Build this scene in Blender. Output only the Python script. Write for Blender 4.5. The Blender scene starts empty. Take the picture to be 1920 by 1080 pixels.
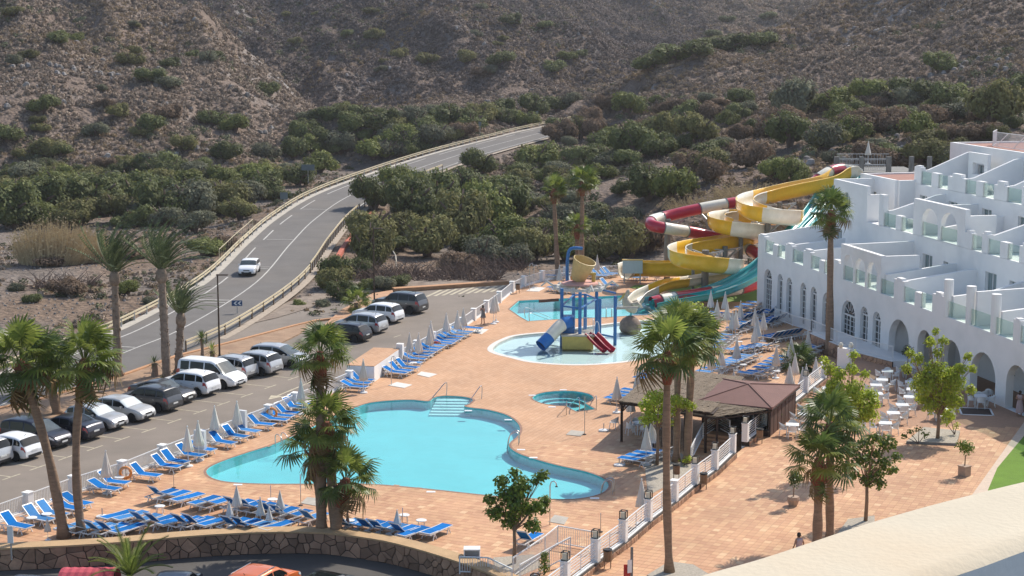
import bpy, math, random
import numpy as np
from mathutils import Vector, Matrix, noise
random.seed(7); np.random.seed(7)
scn = bpy.context.scene
COL = scn.collection
# ------------------------------------------------------------------ camera
H = 26.0; FPX = 3200.0; YH = 40.0
PITCH = math.atan((540 - YH) / FPX)
cam_d = bpy.data.cameras.new("camera"); cam = bpy.data.objects.new("camera", cam_d); COL.objects.link(cam)
cam_d.lens = 60.0; cam_d.sensor_width = 36.0; cam_d.clip_start = 0.2; cam_d.clip_end = 4000
cam.location = (0, 0, H); cam.rotation_euler = (math.pi / 2 - PITCH, 0, 0)
scn.camera = cam
# ------------------------------------------------------------------ light
SUN = Vector((1.0, 1.12, 1.42)).normalized()
elev = math.asin(SUN.z); azim = math.atan2(SUN.x, SUN.y)
world = bpy.data.worlds.new("World"); scn.world = world; world.use_nodes = True
wn = world.node_tree.nodes; bg = wn["Background"]
sky = wn.new("ShaderNodeTexSky"); sky.sky_type = 'NISHITA'; sky.sun_disc = False
sky.sun_elevation = elev; sky.sun_rotation = azim; sky.air_density = 1.0; sky.dust_density = 1.2; sky.altitude = 50
world.node_tree.links.new(sky.outputs[0], bg.inputs[0]); bg.inputs[1].default_value = 0.15
sd = bpy.data.lights.new("sun", 'SUN'); sun = bpy.data.objects.new("sun", sd); COL.objects.link(sun)
sd.energy = 4.3; sd.angle = math.radians(0.55); sd.color = (1.0, 0.93, 0.82)
sun.rotation_euler = SUN.to_track_quat('Z', 'Y').to_euler(); sun.location = (60, 80, 120)
vs = scn.view_settings; vs.view_transform = 'Standard'; vs.look = 'None'; vs.exposure = 0.20; vs.gamma = 1.0; vs.use_curve_mapping = False
scn.cycles.use_denoising = True
scn.cycles.max_bounces = 6; scn.cycles.diffuse_bounces = 2; scn.cycles.glossy_bounces = 2
scn.cycles.transmission_bounces = 4; scn.cycles.transparent_max_bounces = 8
scn.cycles.caustics_reflective = False; scn.cycles.caustics_refractive = False
# ------------------------------------------------------------------ survey helpers: from a sighting to a place on the ground
def ray(px, py):
 a = (px - 960) / FPX; b = (540 - py) / FPX
 return Vector((a, math.cos(PITCH) + b * math.sin(PITCH), -math.sin(PITCH) + b * math.cos(PITCH)))
def P(px, py, z=0.0):
 d = ray(px, py); t = (z - H) / d.z
 return Vector((d.x * t, d.y * t, z))
def PD(px, py, D):
 d = ray(px, py); t = D / d.y
 return Vector((d.x * t, D, H + d.z * t))
# ------------------------------------------------------------------ object helpers
def tag(o, label=None, cat=None, group=None, kind=None):
 if label: o["label"] = label
 if cat: o["category"] = cat
 if group: o["group"] = group
 if kind: o["kind"] = kind
 return o
def thing(name, label, cat, loc=(0, 0, 0), rz=0.0, group=None, scale=None):
 o = bpy.data.objects.new(name, None); COL.objects.link(o)
 o.empty_display_size = 0.2
 o.location = loc; o.rotation_euler = (0, 0, rz)
 if scale: o.scale = (scale, scale, scale)
 return tag(o, label, cat, group)
def dup(root, loc=None, rz=None, label=None, group=None, scale=None, kids=None):
 if kids is None: kids = KIDS
 r = root.copy(); COL.objects.link(r)
 if loc is not None: r.location = loc
 if rz is not None: r.rotation_euler = (0, 0, rz)
 if scale is not None: r.scale = (scale, scale, scale)
 if label: r["label"] = label
 if group: r["group"] = group
 for ch in kids.get(root.name, []):
  c = ch.copy(); COL.objects.link(c); c.parent = r
  KIDS.setdefault(r.name, []).append(c)
  for g in kids.get(ch.name, []):
   d = g.copy(); COL.objects.link(d); d.parent = c
   KIDS.setdefault(c.name, []).append(d)
 return r
KIDS = {}
def setparent(o, par):
 o.parent = par
 KIDS.setdefault(par.name, []).append(o)
class MB:
 def __init__(s): s.v = []; s.f = []; s.m = []
 def add(s, vs, fs, mi=0):
  n = len(s.v); s.v.extend([tuple(p) for p in vs]); s.f.extend([tuple(i + n for i in f) for f in fs]); s.m.extend([mi] * len(fs)); return s
 def box(s, c, size, rz=0.0, mi=0, rx=0.0, ry=0.0):
  hx, hy, hz = size[0] / 2, size[1] / 2, size[2] / 2
  M = Matrix.Rotation(rz, 3, 'Z') @ Matrix.Rotation(ry, 3, 'Y') @ Matrix.Rotation(rx, 3, 'X')
  c = Vector(c)
  vs = [c + M @ Vector((x, y, z)) for z in (-hz, hz) for y in (-hy, hy) for x in (-hx, hx)]
  return s.add(vs, [(0, 2, 3, 1), (4, 5, 7, 6), (0, 1, 5, 4), (2, 6, 7, 3), (0, 4, 6, 2), (1, 3, 7, 5)], mi)
 def bar(s, a, b, w, h=None, mi=0):
  a = Vector(a); b = Vector(b); h = h or w; d = (b - a)
  if d.length < 1e-6: return s
  d.normalize(); up = Vector((0, 0, 1)) if abs(d.z) < 0.95 else Vector((0, 1, 0))
  x = d.cross(up).normalized(); y = x.cross(d).normalized()
  vs = []
  for p in (a, b):
   for sx, sy in ((-1, -1), (1, -1), (1, 1), (-1, 1)): vs.append(p + x * sx * w / 2 + y * sy * h / 2)
  return s.add(vs, [(0, 1, 2, 3), (7, 6, 5, 4), (0, 4, 5, 1), (1, 5, 6, 2), (2, 6, 7, 3), (3, 7, 4, 0)], mi)
 def tube(s, pts, r, n=8, mi=0, caps=True):
  pts = [Vector(p) for p in pts]; rs = r if isinstance(r, (list, tuple)) else [r] * len(pts)
  vs = []; up = Vector((0, 0, 1)); px = None
  for i, p in enumerate(pts):
   d = (pts[min(i + 1, len(pts) - 1)] - pts[max(i - 1, 0)]).normalized()
   if px is None:
    u = up if abs(d.z) < 0.9 else Vector((1, 0, 0))
    px = d.cross(u).normalized()
   px = (px - d * px.dot(d)).normalized(); py = d.cross(px)
   for k in range(n):
    a = 2 * math.pi * k / n
    vs.append(p + (px * math.cos(a) + py * math.sin(a)) * rs[i])
  fs = []
  for i in range(len(pts) - 1):
   for k in range(n):
    k2 = (k + 1) % n
    fs.append((i * n + k, i * n + k2, (i + 1) * n + k2, (i + 1) * n + k))
  if caps: fs.append(tuple(range(n - 1, -1, -1))); fs.append(tuple((len(pts) - 1) * n + k for k in range(n)))
  return s.add(vs, fs, mi)
 def lathe(s, prof, c=(0, 0, 0), n=14, mi=0, caps=True, wob=None):
  c = Vector(c); vs = []
  for (r, z) in prof:
   for k in range(n):
    a = 2 * math.pi * k / n; rr = r * (wob(a, z) if wob else 1)
    vs.append(c + Vector((rr * math.cos(a), rr * math.sin(a), z)))
  fs = []
  for i in range(len(prof) - 1):
   for k in range(n):
    k2 = (k + 1) % n
    fs.append((i * n + k, i * n + k2, (i + 1) * n + k2, (i + 1) * n + k))
  if caps: fs.append(tuple(range(n - 1, -1, -1))); fs.append(tuple((len(prof) - 1) * n + k for k in range(n)))
  return s.add(vs, fs, mi)
 def prism(s, poly, z0, z1, mi=0, top=True, bottom=True):
  n = len(poly); vs = [(p[0], p[1], z0) for p in poly] + [(p[0], p[1], z1) for p in poly]
  fs = [(i, (i + 1) % n, n + (i + 1) % n, n + i) for i in range(n)]
  if top: fs.append(tuple(range(n, 2 * n)))
  if bottom: fs.append(tuple(range(n - 1, -1, -1)))
  return s.add(vs, fs, mi)
 def build(s, name, mats, parent=None, smooth=False, world=False, label=None, loc=None, rot=None, kind=None):
  off = Vector((0, 0, 0))
  if world and parent is not None: off = parent.location.copy()
  me = bpy.data.meshes.new(name)
  vs = s.v if off.length == 0 else [(a[0] - off.x, a[1] - off.y, a[2] - off.z) for a in s.v]
  me.from_pydata(vs, [], s.f)
  mats = mats if isinstance(mats, (list, tuple)) else [mats]
  for m in mats: me.materials.append(m)
  if len(mats) > 1: me.polygons.foreach_set("material_index", s.m)
  if smooth: me.polygons.foreach_set("use_smooth", [True] * len(me.polygons))
  me.update()
  o = bpy.data.objects.new(name, me); COL.objects.link(o)
  if parent is not None: setparent(o, parent)
  if loc is not None: o.location = loc
  if rot is not None: o.rotation_euler = rot
  if label: o["label"] = label
  if kind: o["kind"] = kind
  return o
def place(me_obj, parent, loc, rot=(0, 0, 0), scale=(1, 1, 1)):
 o = me_obj.copy(); COL.objects.link(o); setparent(o, parent); o.location = loc; o.rotation_euler = rot; o.scale = scale
 return o
def linked(name, mesh, parent, loc=(0, 0, 0), rot=(0, 0, 0), scale=(1, 1, 1), kind=None):
 o = bpy.data.objects.new(name, mesh); COL.objects.link(o)
 if parent is not None: setparent(o, parent)
 o.location = loc; o.rotation_euler = rot; o.scale = scale
 if kind: o["kind"] = kind
 return o
def catmull(pts, n=6):
 pts = [Vector(p) for p in pts]; out = []
 for i in range(len(pts) - 1):
  p0 = pts[max(i - 1, 0)]; p1 = pts[i]; p2 = pts[i + 1]; p3 = pts[min(i + 2, len(pts) - 1)]
  for k in range(n):
   t = k / n
   out.append(0.5 * ((2 * p1) + (p2 - p0) * t + (2 * p0 - 5 * p1 + 4 * p2 - p3) * t * t + (3 * p1 - p0 - 3 * p2 + p3) * t ** 3))
 out.append(pts[-1]); return out
ORD = ["nearest", "second", "third", "fourth", "fifth", "sixth", "seventh", "eighth", "ninth", "tenth", "eleventh", "twelfth", "thirteenth", "fourteenth", "fifteenth", "sixteenth", "seventeenth", "eighteenth"]
def nth(i, first="first"): return first if i == 0 else ORD[i]
# ------------------------------------------------------------------ materials
def newmat(name):
 m = bpy.data.materials.new(name); m.use_nodes = True
 nt = m.node_tree; b = nt.nodes["Principled BSDF"]
 return m, nt, b
def simple(name, col, rough=0.6, metal=0.0, var=0.12, scale=3.0, bump=0.0, bscale=40.0, spec=0.4, rnd=0.0, island=0.0, dirt=None, coat=0.0, stretch=(1, 1, 1), coords='Object'):
 """colour with soft noise variation, optional per-object / per-piece value shift, fine bump"""
 m, nt, b = newmat(name); N = nt.nodes; L = nt.links
 tc = N.new("ShaderNodeTexCoord"); mp = N.new("ShaderNodeMapping"); mp.inputs["Scale"].default_value = stretch
 if coords == 'World':
  ge = N.new("ShaderNodeNewGeometry"); L.new(ge.outputs["Position"], mp.inputs["Vector"])
 else: L.new(tc.outputs["Object"], mp.inputs["Vector"])
 no = N.new("ShaderNodeTexNoise"); no.inputs["Scale"].default_value = scale; no.inputs["Detail"].default_value = 5; no.inputs["Roughness"].default_value = 0.65
 L.new(mp.outputs[0], no.inputs["Vector"])
 mr = N.new("ShaderNodeMapRange"); mr.inputs[1].default_value = 0.3; mr.inputs[2].default_value = 0.7; mr.inputs[3].default_value = 1 - var; mr.inputs[4].default_value = 1 + var
 L.new(no.outputs[0], mr.inputs[0]); val = mr.outputs[0]
 if rnd > 0:
  oi = N.new("ShaderNodeObjectInfo"); a = N.new("ShaderNodeMapRange"); a.inputs[3].default_value = 1 - rnd; a.inputs[4].default_value = 1 + rnd
  L.new(oi.outputs["Random"], a.inputs[0]); mu = N.new("ShaderNodeMath"); mu.operation = 'MULTIPLY'; L.new(val, mu.inputs[0]); L.new(a.outputs[0], mu.inputs[1]); val = mu.outputs[0]
 if island > 0:
  g = N.new("ShaderNodeNewGeometry"); a = N.new("ShaderNodeMapRange"); a.inputs[3].default_value = 1 - island; a.inputs[4].default_value = 1 + island
  L.new(g.outputs["Random Per Island"], a.inputs[0]); mu = N.new("ShaderNodeMath"); mu.operation = 'MULTIPLY'; L.new(val, mu.inputs[0]); L.new(a.outputs[0], mu.inputs[1]); val = mu.outputs[0]
 mx = N.new("ShaderNodeMix"); mx.data_type = 'RGBA'; mx.blend_type = 'MULTIPLY'; mx.inputs[0].default_value = 1.0
 mx.inputs[6].default_value = (*col, 1); L.new(val, mx.inputs[7]); out = mx.outputs[2]
 if dirt:
  n2 = N.new("ShaderNodeTexNoise"); n2.inputs["Scale"].default_value = dirt[2]; n2.inputs["Detail"].default_value = 7; L.new(mp.outputs[0], n2.inputs["Vector"])
  r2 = N.new("ShaderNodeMapRange"); r2.inputs[1].default_value = 0.48; r2.inputs[2].default_value = 0.72; r2.inputs[4].default_value = dirt[1]
  L.new(n2.outputs[0], r2.inputs[0]); m2 = N.new("ShaderNodeMix"); m2.data_type = 'RGBA'; L.new(r2.outputs[0], m2.inputs[0]); L.new(out, m2.inputs[6]); m2.inputs[7].default_value = (*dirt[0], 1); out = m2.outputs[2]
 L.new(out, b.inputs["Base Color"])
 b.inputs["Roughness"].default_value = rough; b.inputs["Metallic"].default_value = metal
 b.inputs["Specular IOR Level"].default_value = spec; b.inputs["Coat Weight"].default_value = coat
 if bump > 0:
  n3 = N.new("ShaderNodeTexNoise"); n3.inputs["Scale"].default_value = bscale; n3.inputs["Detail"].default_value = 4; L.new(mp.outputs[0], n3.inputs["Vector"])
  bp = N.new("ShaderNodeBump"); bp.inputs["Strength"].default_value = bump; bp.inputs["Distance"].default_value = 0.05; L.new(n3.outputs[0], bp.inputs["Height"]); L.new(bp.outputs[0], b.inputs["Normal"])
 return m
def leafmat(name, c1, c2, rough=0.55, trans=0.25, rnd=0.25, coords=None):
 m, nt, b = newmat(name); N = nt.nodes; L = nt.links
 g = N.new("ShaderNodeNewGeometry"); oi = N.new("ShaderNodeObjectInfo")
 mx = N.new("ShaderNodeMix"); mx.data_type = 'RGBA'; mx.inputs[6].default_value = (*c1, 1); mx.inputs[7].default_value = (*c2, 1); L.new(g.outputs["Random Per Island"], mx.inputs[0])
 mr = N.new("ShaderNodeMapRange"); mr.inputs[3].default_value = 1 - rnd; mr.inputs[4].default_value = 1 + rnd; L.new(oi.outputs["Random"], mr.inputs[0])
 m2 = N.new("ShaderNodeMix"); m2.data_type = 'RGBA'; m2.blend_type = 'MULTIPLY'; m2.inputs[0].default_value = 1; L.new(mx.outputs[2], m2.inputs[6]); L.new(mr.outputs[0], m2.inputs[7])
 L.new(m2.outputs[2], b.inputs["Base Color"]); b.inputs["Roughness"].default_value = rough; b.inputs["Specular IOR Level"].default_value = 0.3
 if trans > 0:
  tr = N.new("ShaderNodeBsdfTranslucent"); L.new(m2.outputs[2], tr.inputs[0]); ms = N.new("ShaderNodeMixShader"); ms.inputs[0].default_value = trans
  L.new(b.outputs[0], ms.inputs[1]); L.new(tr.outputs[0], ms.inputs[2]); L.new(ms.outputs[0], nt.nodes["Material Output"].inputs[0])
 return m
def glassmat(name, col=(0.75, 0.85, 0.82), opac=0.25, rough=0.03):
 m, nt, b = newmat(name); N = nt.nodes; L = nt.links
 b.inputs["Base Color"].default_value = (*col, 1); b.inputs["Roughness"].default_value = rough
 t = N.new("ShaderNodeBsdfTransparent"); t.inputs[0].default_value = (0.86, 0.93, 0.9, 1); ms = N.new("ShaderNodeMixShader"); ms.inputs[0].default_value = opac
 L.new(t.outputs[0], ms.inputs[1]); L.new(b.outputs[0], ms.inputs[2]); L.new(ms.outputs[0], N["Material Output"].inputs[0]); return m
M = {}
M['white_wall'] = simple('white_render', (0.87, 0.86, 0.84), 0.85, var=0.03, scale=0.6, bump=0.06, bscale=25, spec=0.15, dirt=((0.55, 0.55, 0.54), 0.22, 0.5))
M['white_paint'] = simple('white_paint', (0.78, 0.78, 0.77), 0.5, var=0.03, scale=2)
M['white_plastic'] = simple('white_plastic', (0.76, 0.76, 0.75), 0.4, var=0.04, scale=4, rnd=0.06)
M['blue_fabric'] = simple('blue_mesh_fabric', (0.010, 0.15, 0.45), 0.95, var=0.10, scale=3, rnd=0.2, spec=0.1)
M['blue_fabric_faded'] = simple('faded_blue_mesh_fabric', (0.03, 0.19, 0.46), 0.8, var=0.14, scale=3, rnd=0.2, bump=0.1, bscale=120)
M['blue_fabric_dark'] = simple('dark_blue_fabric_edge', (0.012, 0.04, 0.2), 0.8, var=0.1)
M['canopy'] = simple('umbrella_canvas', (0.66, 0.62, 0.56), 0.9, var=0.09, scale=2.5, rnd=0.1, stretch=(1, 1, 0.3))
M['canopy_brown'] = simple('umbrella_canvas_brown', (0.17, 0.08, 0.06), 0.9, var=0.1)
M['terracotta'] = simple('terracotta_floor', (0.33, 0.155, 0.115), 0.8, var=0.12, scale=2, bump=0.1)
M['dark_metal'] = simple('dark_metal', (0.03, 0.028, 0.026), 0.5, metal=0.3, var=0.2)
M['brown_metal'] = simple('rusty_brown_post_paint', (0.06, 0.035, 0.022), 0.6, var=0.2)
M['steel'] = simple('brushed_steel', (0.55, 0.55, 0.56), 0.28, metal=1.0, var=0.1)
M['galv'] = simple('galvanised_steel', (0.42, 0.43, 0.44), 0.5, metal=0.7, var=0.15)
M['cream_rail'] = simple('cream_guard_rail', (0.62, 0.53, 0.36), 0.6, var=0.1, scale=1.0)
M['wood_post'] = simple('wooden_post', (0.16, 0.11, 0.07), 0.85, var=0.25, scale=6, stretch=(1, 1, 0.15))
M['glass_rail'] = glassmat('balustrade_glass', (0.55, 0.68, 0.64), 0.15)
M['window_glass'] = simple('window_glass', (0.03, 0.042, 0.048), 0.08, var=0.3, scale=0.6, spec=0.6)
M['curtain_glass'] = simple('window_with_curtain', (0.20, 0.26, 0.26), 0.12, var=0.25, scale=1.2, spec=0.9, stretch=(6, 6, 0.3))
M['black_rubber'] = simple('tyre_rubber', (0.015, 0.015, 0.016), 0.85, var=0.15)
M['black_plastic'] = simple('black_plastic', (0.02, 0.02, 0.021), 0.55, var=0.15)
M['car_glass'] = simple('car_glass', (0.012, 0.016, 0.018), 0.08, var=0.2, spec=0.3)
M['screen_glass'] = simple('windscreen_glass', (0.07, 0.09, 0.095), 0.06, var=0.3, scale=2, spec=0.5)
M['sunshade'] = simple('windscreen_with_silver_sunshade', (0.55, 0.60, 0.60), 0.25, var=0.1, scale=3, spec=0.8)
M['rim'] = simple('alloy_rim', (0.45, 0.46, 0.47), 0.35, metal=0.8, var=0.1)
M['lamp_clear'] = simple('headlamp_glass', (0.55, 0.57, 0.58), 0.12, var=0.2, scale=9, spec=0.9)
M['lamp_red'] = simple('tail_lamp_red', (0.42, 0.015, 0.02), 0.15, var=0.2, scale=9, spec=0.8)
M['plate'] = simple('number_plate', (0.75, 0.75, 0.72), 0.4, var=0.05)
M['trunk_fan'] = simple('fan_palm_trunk', (0.27, 0.18, 0.12), 0.95, var=0.28, scale=2.2, bump=0.5, bscale=9, stretch=(1, 1, 4))
M['trunk_boot'] = simple('palm_leaf_bases', (0.22, 0.075, 0.04), 0.9, var=0.3, scale=7, bump=0.5, bscale=14)
M['trunk_date'] = simple('date_palm_trunk', (0.27, 0.20, 0.15), 0.95, var=0.35, scale=3, bump=0.7, bscale=7)
M['bark'] = simple('young_tree_bark', (0.26, 0.17, 0.11), 0.9, var=0.2, scale=6, bump=0.2, bscale=30)
M['twig'] = simple('dry_twig', (0.17, 0.12, 0.095), 0.95, var=0.25, scale=3)
M['leaf_fan'] = leafmat('fan_palm_leaf', (0.13, 0.185, 0.035), (0.27, 0.31, 0.07), 0.42, 0.5, 0.18)
M['leaf_fan_dark'] = leafmat('fan_palm_leaf_dark', (0.065, 0.115, 0.03), (0.14, 0.19, 0.05), 0.42, 0.4, 0.15)
M['leaf_fan_dry'] = leafmat('fan_palm_leaf_dry', (0.20, 0.13, 0.06), (0.30, 0.21, 0.09), 0.8, 0.2, 0.2)
M['leaf_date'] = leafmat('date_palm_leaf', (0.098, 0.137, 0.065), (0.195, 0.234, 0.104), 0.5, 0.3, 0.15)
M['leaf_tree'] = leafmat('tree_leaf', (0.07, 0.125, 0.02), (0.2, 0.27, 0.035), 0.45, 0.35, 0.1)
M['leaf_lime'] = leafmat('lime_tree_leaf', (0.26, 0.36, 0.03), (0.56, 0.62, 0.08), 0.45, 0.55, 0.1)
M['leaf_topiary'] = leafmat('topiary_leaf', (0.012, 0.03, 0.01), (0.03, 0.06, 0.018), 0.5, 0.1, 0.1)
M['bush_green'] = leafmat('bush_leaf_green', (0.085, 0.105, 0.038), (0.19, 0.21, 0.07), 0.7, 0.3, 0.3)
M['bush_bright'] = leafmat('bush_leaf_bright', (0.12, 0.145, 0.04), (0.26, 0.28, 0.075), 0.7, 0.3, 0.22)
M['bush_grey'] = leafmat('bush_leaf_grey_green', (0.115, 0.12, 0.075), (0.23, 0.235, 0.15), 0.8, 0.3, 0.25)
M['bush_olive'] = leafmat('bush_leaf_olive', (0.125, 0.12, 0.048), (0.25, 0.24, 0.09), 0.8, 0.3, 0.25)
M['bush_brown'] = leafmat('bush_dry_brown', (0.15, 0.105, 0.07), (0.28, 0.2, 0.14), 0.9, 0.3, 0.25)
M['reed_dry'] = leafmat('dry_reed', (0.34, 0.25, 0.14), (0.55, 0.43, 0.25), 0.9, 0.15, 0.1)
M['scrub'] = leafmat('hill_scrub', (0.185, 0.14, 0.105), (0.40, 0.31, 0.235), 0.95, 0.05, 0.42)
M['scrub_tan'] = leafmat('hill_dry_grass', (0.24, 0.17, 0.1), (0.44, 0.325, 0.2), 0.95, 0.1, 0.35)
M['scrub_green'] = leafmat('hill_green_scrub', (0.085, 0.095, 0.05), (0.17, 0.175, 0.09), 0.9, 0.05, 0.35)
M['rock'] = simple('pale_rock', (0.25, 0.23, 0.215), 0.95, var=0.3, scale=0.8, bump=0.4, bscale=3, rnd=0.3)
M['thatch'] = simple('brushwood_thatch', (0.25, 0.195, 0.14), 1.0, var=0.4, scale=2.0, bump=0.8, bscale=20, stretch=(1, 6, 1))
M['kiosk_roof'] = simple('brown_roof_felt', (0.185, 0.095, 0.08), 0.85, var=0.10, scale=1.2, bump=0.2, bscale=30)
M['dark_wood'] = simple('dark_brown_wood', (0.035, 0.018, 0.012), 0.7, var=0.3, scale=4)
M['mid_wood'] = simple('brown_slat_wood', (0.11, 0.06, 0.045), 0.75, var=0.2, scale=3)
M['tan_panel'] = simple('tan_panel', (0.24, 0.15, 0.085), 0.7, var=0.2)
M['fg_yellow'] = simple('yellow_fibreglass', (0.9, 0.52, 0.035), 0.28, var=0.07, scale=1.5, coat=0.3)
M['fg_cream'] = simple('white_fibreglass', (0.84, 0.78, 0.64), 0.3, var=0.08, scale=1.5, coat=0.3, dirt=((0.6, 0.5, 0.36), 0.2, 1.0))
M['fg_red'] = simple('red_fibreglass', (0.46, 0.018, 0.045), 0.3, var=0.1, scale=1.5, coat=0.3)
M['fg_teal'] = simple('teal_fibreglass', (0.03, 0.36, 0.38), 0.28, var=0.1, scale=1.5, coat=0.3)
M['fg_blue'] = simple('blue_fibreglass', (0.02, 0.16, 0.48), 0.3, var=0.1, coat=0.3)
M['play_blue'] = simple('blue_play_paint', (0.04, 0.17, 0.42), 0.4, var=0.12)
M['play_yellow'] = simple('yellow_play_panel', (0.56, 0.42, 0.11), 0.5, var=0.1)
M['orange'] = simple('orange_plastic', (0.75, 0.27, 0.06), 0.5, var=0.1)
M['concrete_post'] = simple('grey_concrete_post', (0.22, 0.215, 0.20), 0.9, var=0.2, scale=3, stretch=(1, 1, 0.3))
M['concrete'] = simple('pale_concrete', (0.46, 0.42, 0.36), 0.9, var=0.14, scale=1.5, bump=0.1)
M['kerb_orange'] = simple('orange_painted_kerb', (0.50, 0.27, 0.14), 0.85, var=0.15, scale=1.5)
M['kerb_red'] = simple('red_painted_kerb', (0.48, 0.14, 0.09), 0.85, var=0.2, scale=1.5)
M['skin'] = simple('skin', (0.38, 0.20, 0.13), 0.6, var=0.05)
M['hair'] = simple('dark_hair', (0.02, 0.013, 0.01), 0.6, var=0.2)
M['grey_cloth'] = simple('grey_cloth', (0.18, 0.18, 0.18), 0.9, var=0.2)
M['pink_cloth'] = simple('pale_pink_cloth', (0.48, 0.36, 0.36), 0.9, var=0.1)
M['red_cloth'] = simple('red_cloth', (0.45, 0.05, 0.04), 0.9, var=0.1)
M['grass'] = simple('artificial_grass', (0.125, 0.235, 0.015), 0.9, var=0.12, scale=1.0, bump=0.3, bscale=80)
M['lamp_glass'] = simple('opal_lamp_glass', (0.72, 0.68, 0.55), 0.3, var=0.05)
M['potted_clay'] = simple('clay_planter', (0.42, 0.30, 0.22), 0.8, var=0.12, scale=5)
M['road_line'] = simple('white_road_paint', (0.52, 0.50, 0.46), 0.8, var=0.25, scale=3, coords='World')
M['asphalt'] = simple('asphalt_road', (0.15, 0.138, 0.127), 0.9, var=0.13, scale=0.35, bump=0.25, bscale=40, coords='World', dirt=((0.19, 0.165, 0.14), 0.55, 0.12))
M['asphalt_park'] = simple('asphalt_car_park', (0.24, 0.20, 0.165), 0.9, var=0.10, scale=0.3, bump=0.25, bscale=40, coords='World', dirt=((0.17, 0.145, 0.12), 0.6, 0.22))
M['asphalt_low'] = simple('asphalt_lower_car_park', (0.10, 0.092, 0.085), 0.9, var=0.12, scale=0.3, bump=0.2, coords='World')
# ================================================================== the land
def inpoly(x, y, poly):
 c = False; n = len(poly); j = n - 1
 for i in range(n):
  xi, yi = poly[i][0], poly[i][1]; xj, yj = poly[j][0], poly[j][1]
  if (yi > y) != (yj > y) and x < (xj - xi) * (y - yi) / (yj - yi) + xi: c = not c
  j = i
 return c
def segdist(px, py, pts):
 best = None
 for i in range(len(pts) - 1):
  a = pts[i]; b = pts[i + 1]; dx = b[0] - a[0]; dy = b[1] - a[1]
  t = np.clip(((px - a[0]) * dx + (py - a[1]) * dy) / (dx * dx + dy * dy), 0, 1)
  d = np.hypot(px - a[0] - t * dx, py - a[1] - t * dy); z = a[2] + (b[2] - a[2]) * t
  if best is None: best, bz = d, z
  else:
   m = d < best; best = np.where(m, d, best); bz = np.where(m, z, bz)
 return best, bz
ROAD_PX = [(-120, 812, 0.0), (60, 735, 0.0), (237, 660, 0.0), (350, 612, 0.05), (480, 530, 0.3), (545, 457, 0.8), (592, 410, 1.3), (660, 365, 2.0), (773, 320, 2.8), (873, 287, 3.5), (973, 260, 4.3), (1023, 247, 4.8), (1120, 226, 5.3)]
ROAD = catmull([P(*t) for t in ROAD_PX], 8)
ctrl = []
for t in [(0, 330, 285), (150, 330, 285), (300, 300, 295), (0, 200, 310), (200, 200, 320), (100, 100, 345), (400, 280, 302), (-150, 150, 320), (450, 200, 345), (330, 160, 350), (0, 20, 390), (-150, 0, 380),
  (230, -20, 430), (330, 50, 410), (400, 100, 395), (500, 170, 375), (580, 215, 350), (650, 240, 325),
  (700, 225, 380), (1000, 215, 400), (850, 220, 385), (600, 150, 450), (700, 150, 450), (850, 150, 450), (600, 50, 540), (700, 0, 580), (850, 20, 560), (1000, 60, 540), (1150, 100, 500), (1000, 130, 470), (1190, 150, 480),
  (500, 100, 520), (450, 50, 560), (560, 0, 620), (540, 60, 560), (1000, 0, 700), (1250, 60, 700), (1400, 100, 650), (1300, 112, 600), (1200, 0, 800), (1500, 40, 750), (1500, -10, 800), (1350, 10, 760), (400, -20, 640), (750, -60, 680), (900, -60, 700),
  (1130, 190, 350), (1200, 165, 365), (1300, 135, 380), (1400, 110, 390), (1500, 85, 400), (1600, 45, 410), (1700, 0, 420), (1800, -40, 430), (1950, -90, 440),
  (1300, 200, 330), (1500, 180, 320), (1700, 120, 320), (1900, 60, 310), (1900, 0, 330), (1500, 250, 270), (1700, 230, 265), (1900, 200, 255), (1400, 255, 265), (1400, 310, 228), (1200, 290, 262), (1200, 340, 225),
  (1140, 370, 215), (1180, 430, 205), (1300, 380, 205), (1450, 320, 215), (1600, 300, 215), (1750, 290, 210), (1900, 240, 215), (1050, 300, 300), (1100, 262, 320), (2100, 60, 300), (2100, 200, 240)]:
 p = PD(*t); ctrl.append((p.x, p.y, p.z))
for t in [(230, -20, 430), (330, 50, 410), (400, 100, 395), (500, 170, 375), (580, 215, 350)]:
 p = PD(*t); ctrl.append((p.x + 10, p.y + 55, max(p.z - 19, 2.5))); ctrl.append((p.x + 5, p.y + 22, p.z - 7)); q = PD(t[0] - 14, t[1] + 26, t[2] - 20); ctrl.append((q.x, q.y, q.z))
for t in [(1200, 165, 365), (1300, 135, 380), (1400, 110, 390), (1500, 85, 400), (1600, 45, 410), (1700, 0, 420), (1800, -40, 430)]:
 p = PD(*t); ctrl.append((p.x - 8, p.y + 70, max(p.z - 17, 5))); ctrl.append((p.x - 3, p.y + 22, p.z - 5)); q = PD(t[0] + 8, t[1] + 22, t[2] - 16); ctrl.append((q.x, q.y, q.z))
for t in [(700, 0, 580), (850, 20, 560), (1000, 60, 540), (1150, 100, 500)]:
 p = PD(*t); ctrl.append((p.x, p.y + 70, max(p.z - 12, 8)))
for t in [(900, 400, -0.4), (700, 450, -0.4), (0, 450, -0.5), (200, 520, -0.5), (0, 600, -0.4), (-200, 450, -0.5), (-200, 700, -0.3), (350, 420, -0.6), (150, 390, -0.6), (560, 350, -0.3), (1100, 455, -0.4), (800, 350, -0.2), (700, 520, -0.3), (1000, 480, -0.3), (850, 500, -0.2), (0, 380, -0.6), (1000, 340, 0.2), (620, 300, 0.6)]:
 p = P(*t); ctrl.append((p.x, p.y, p.z))
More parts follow.
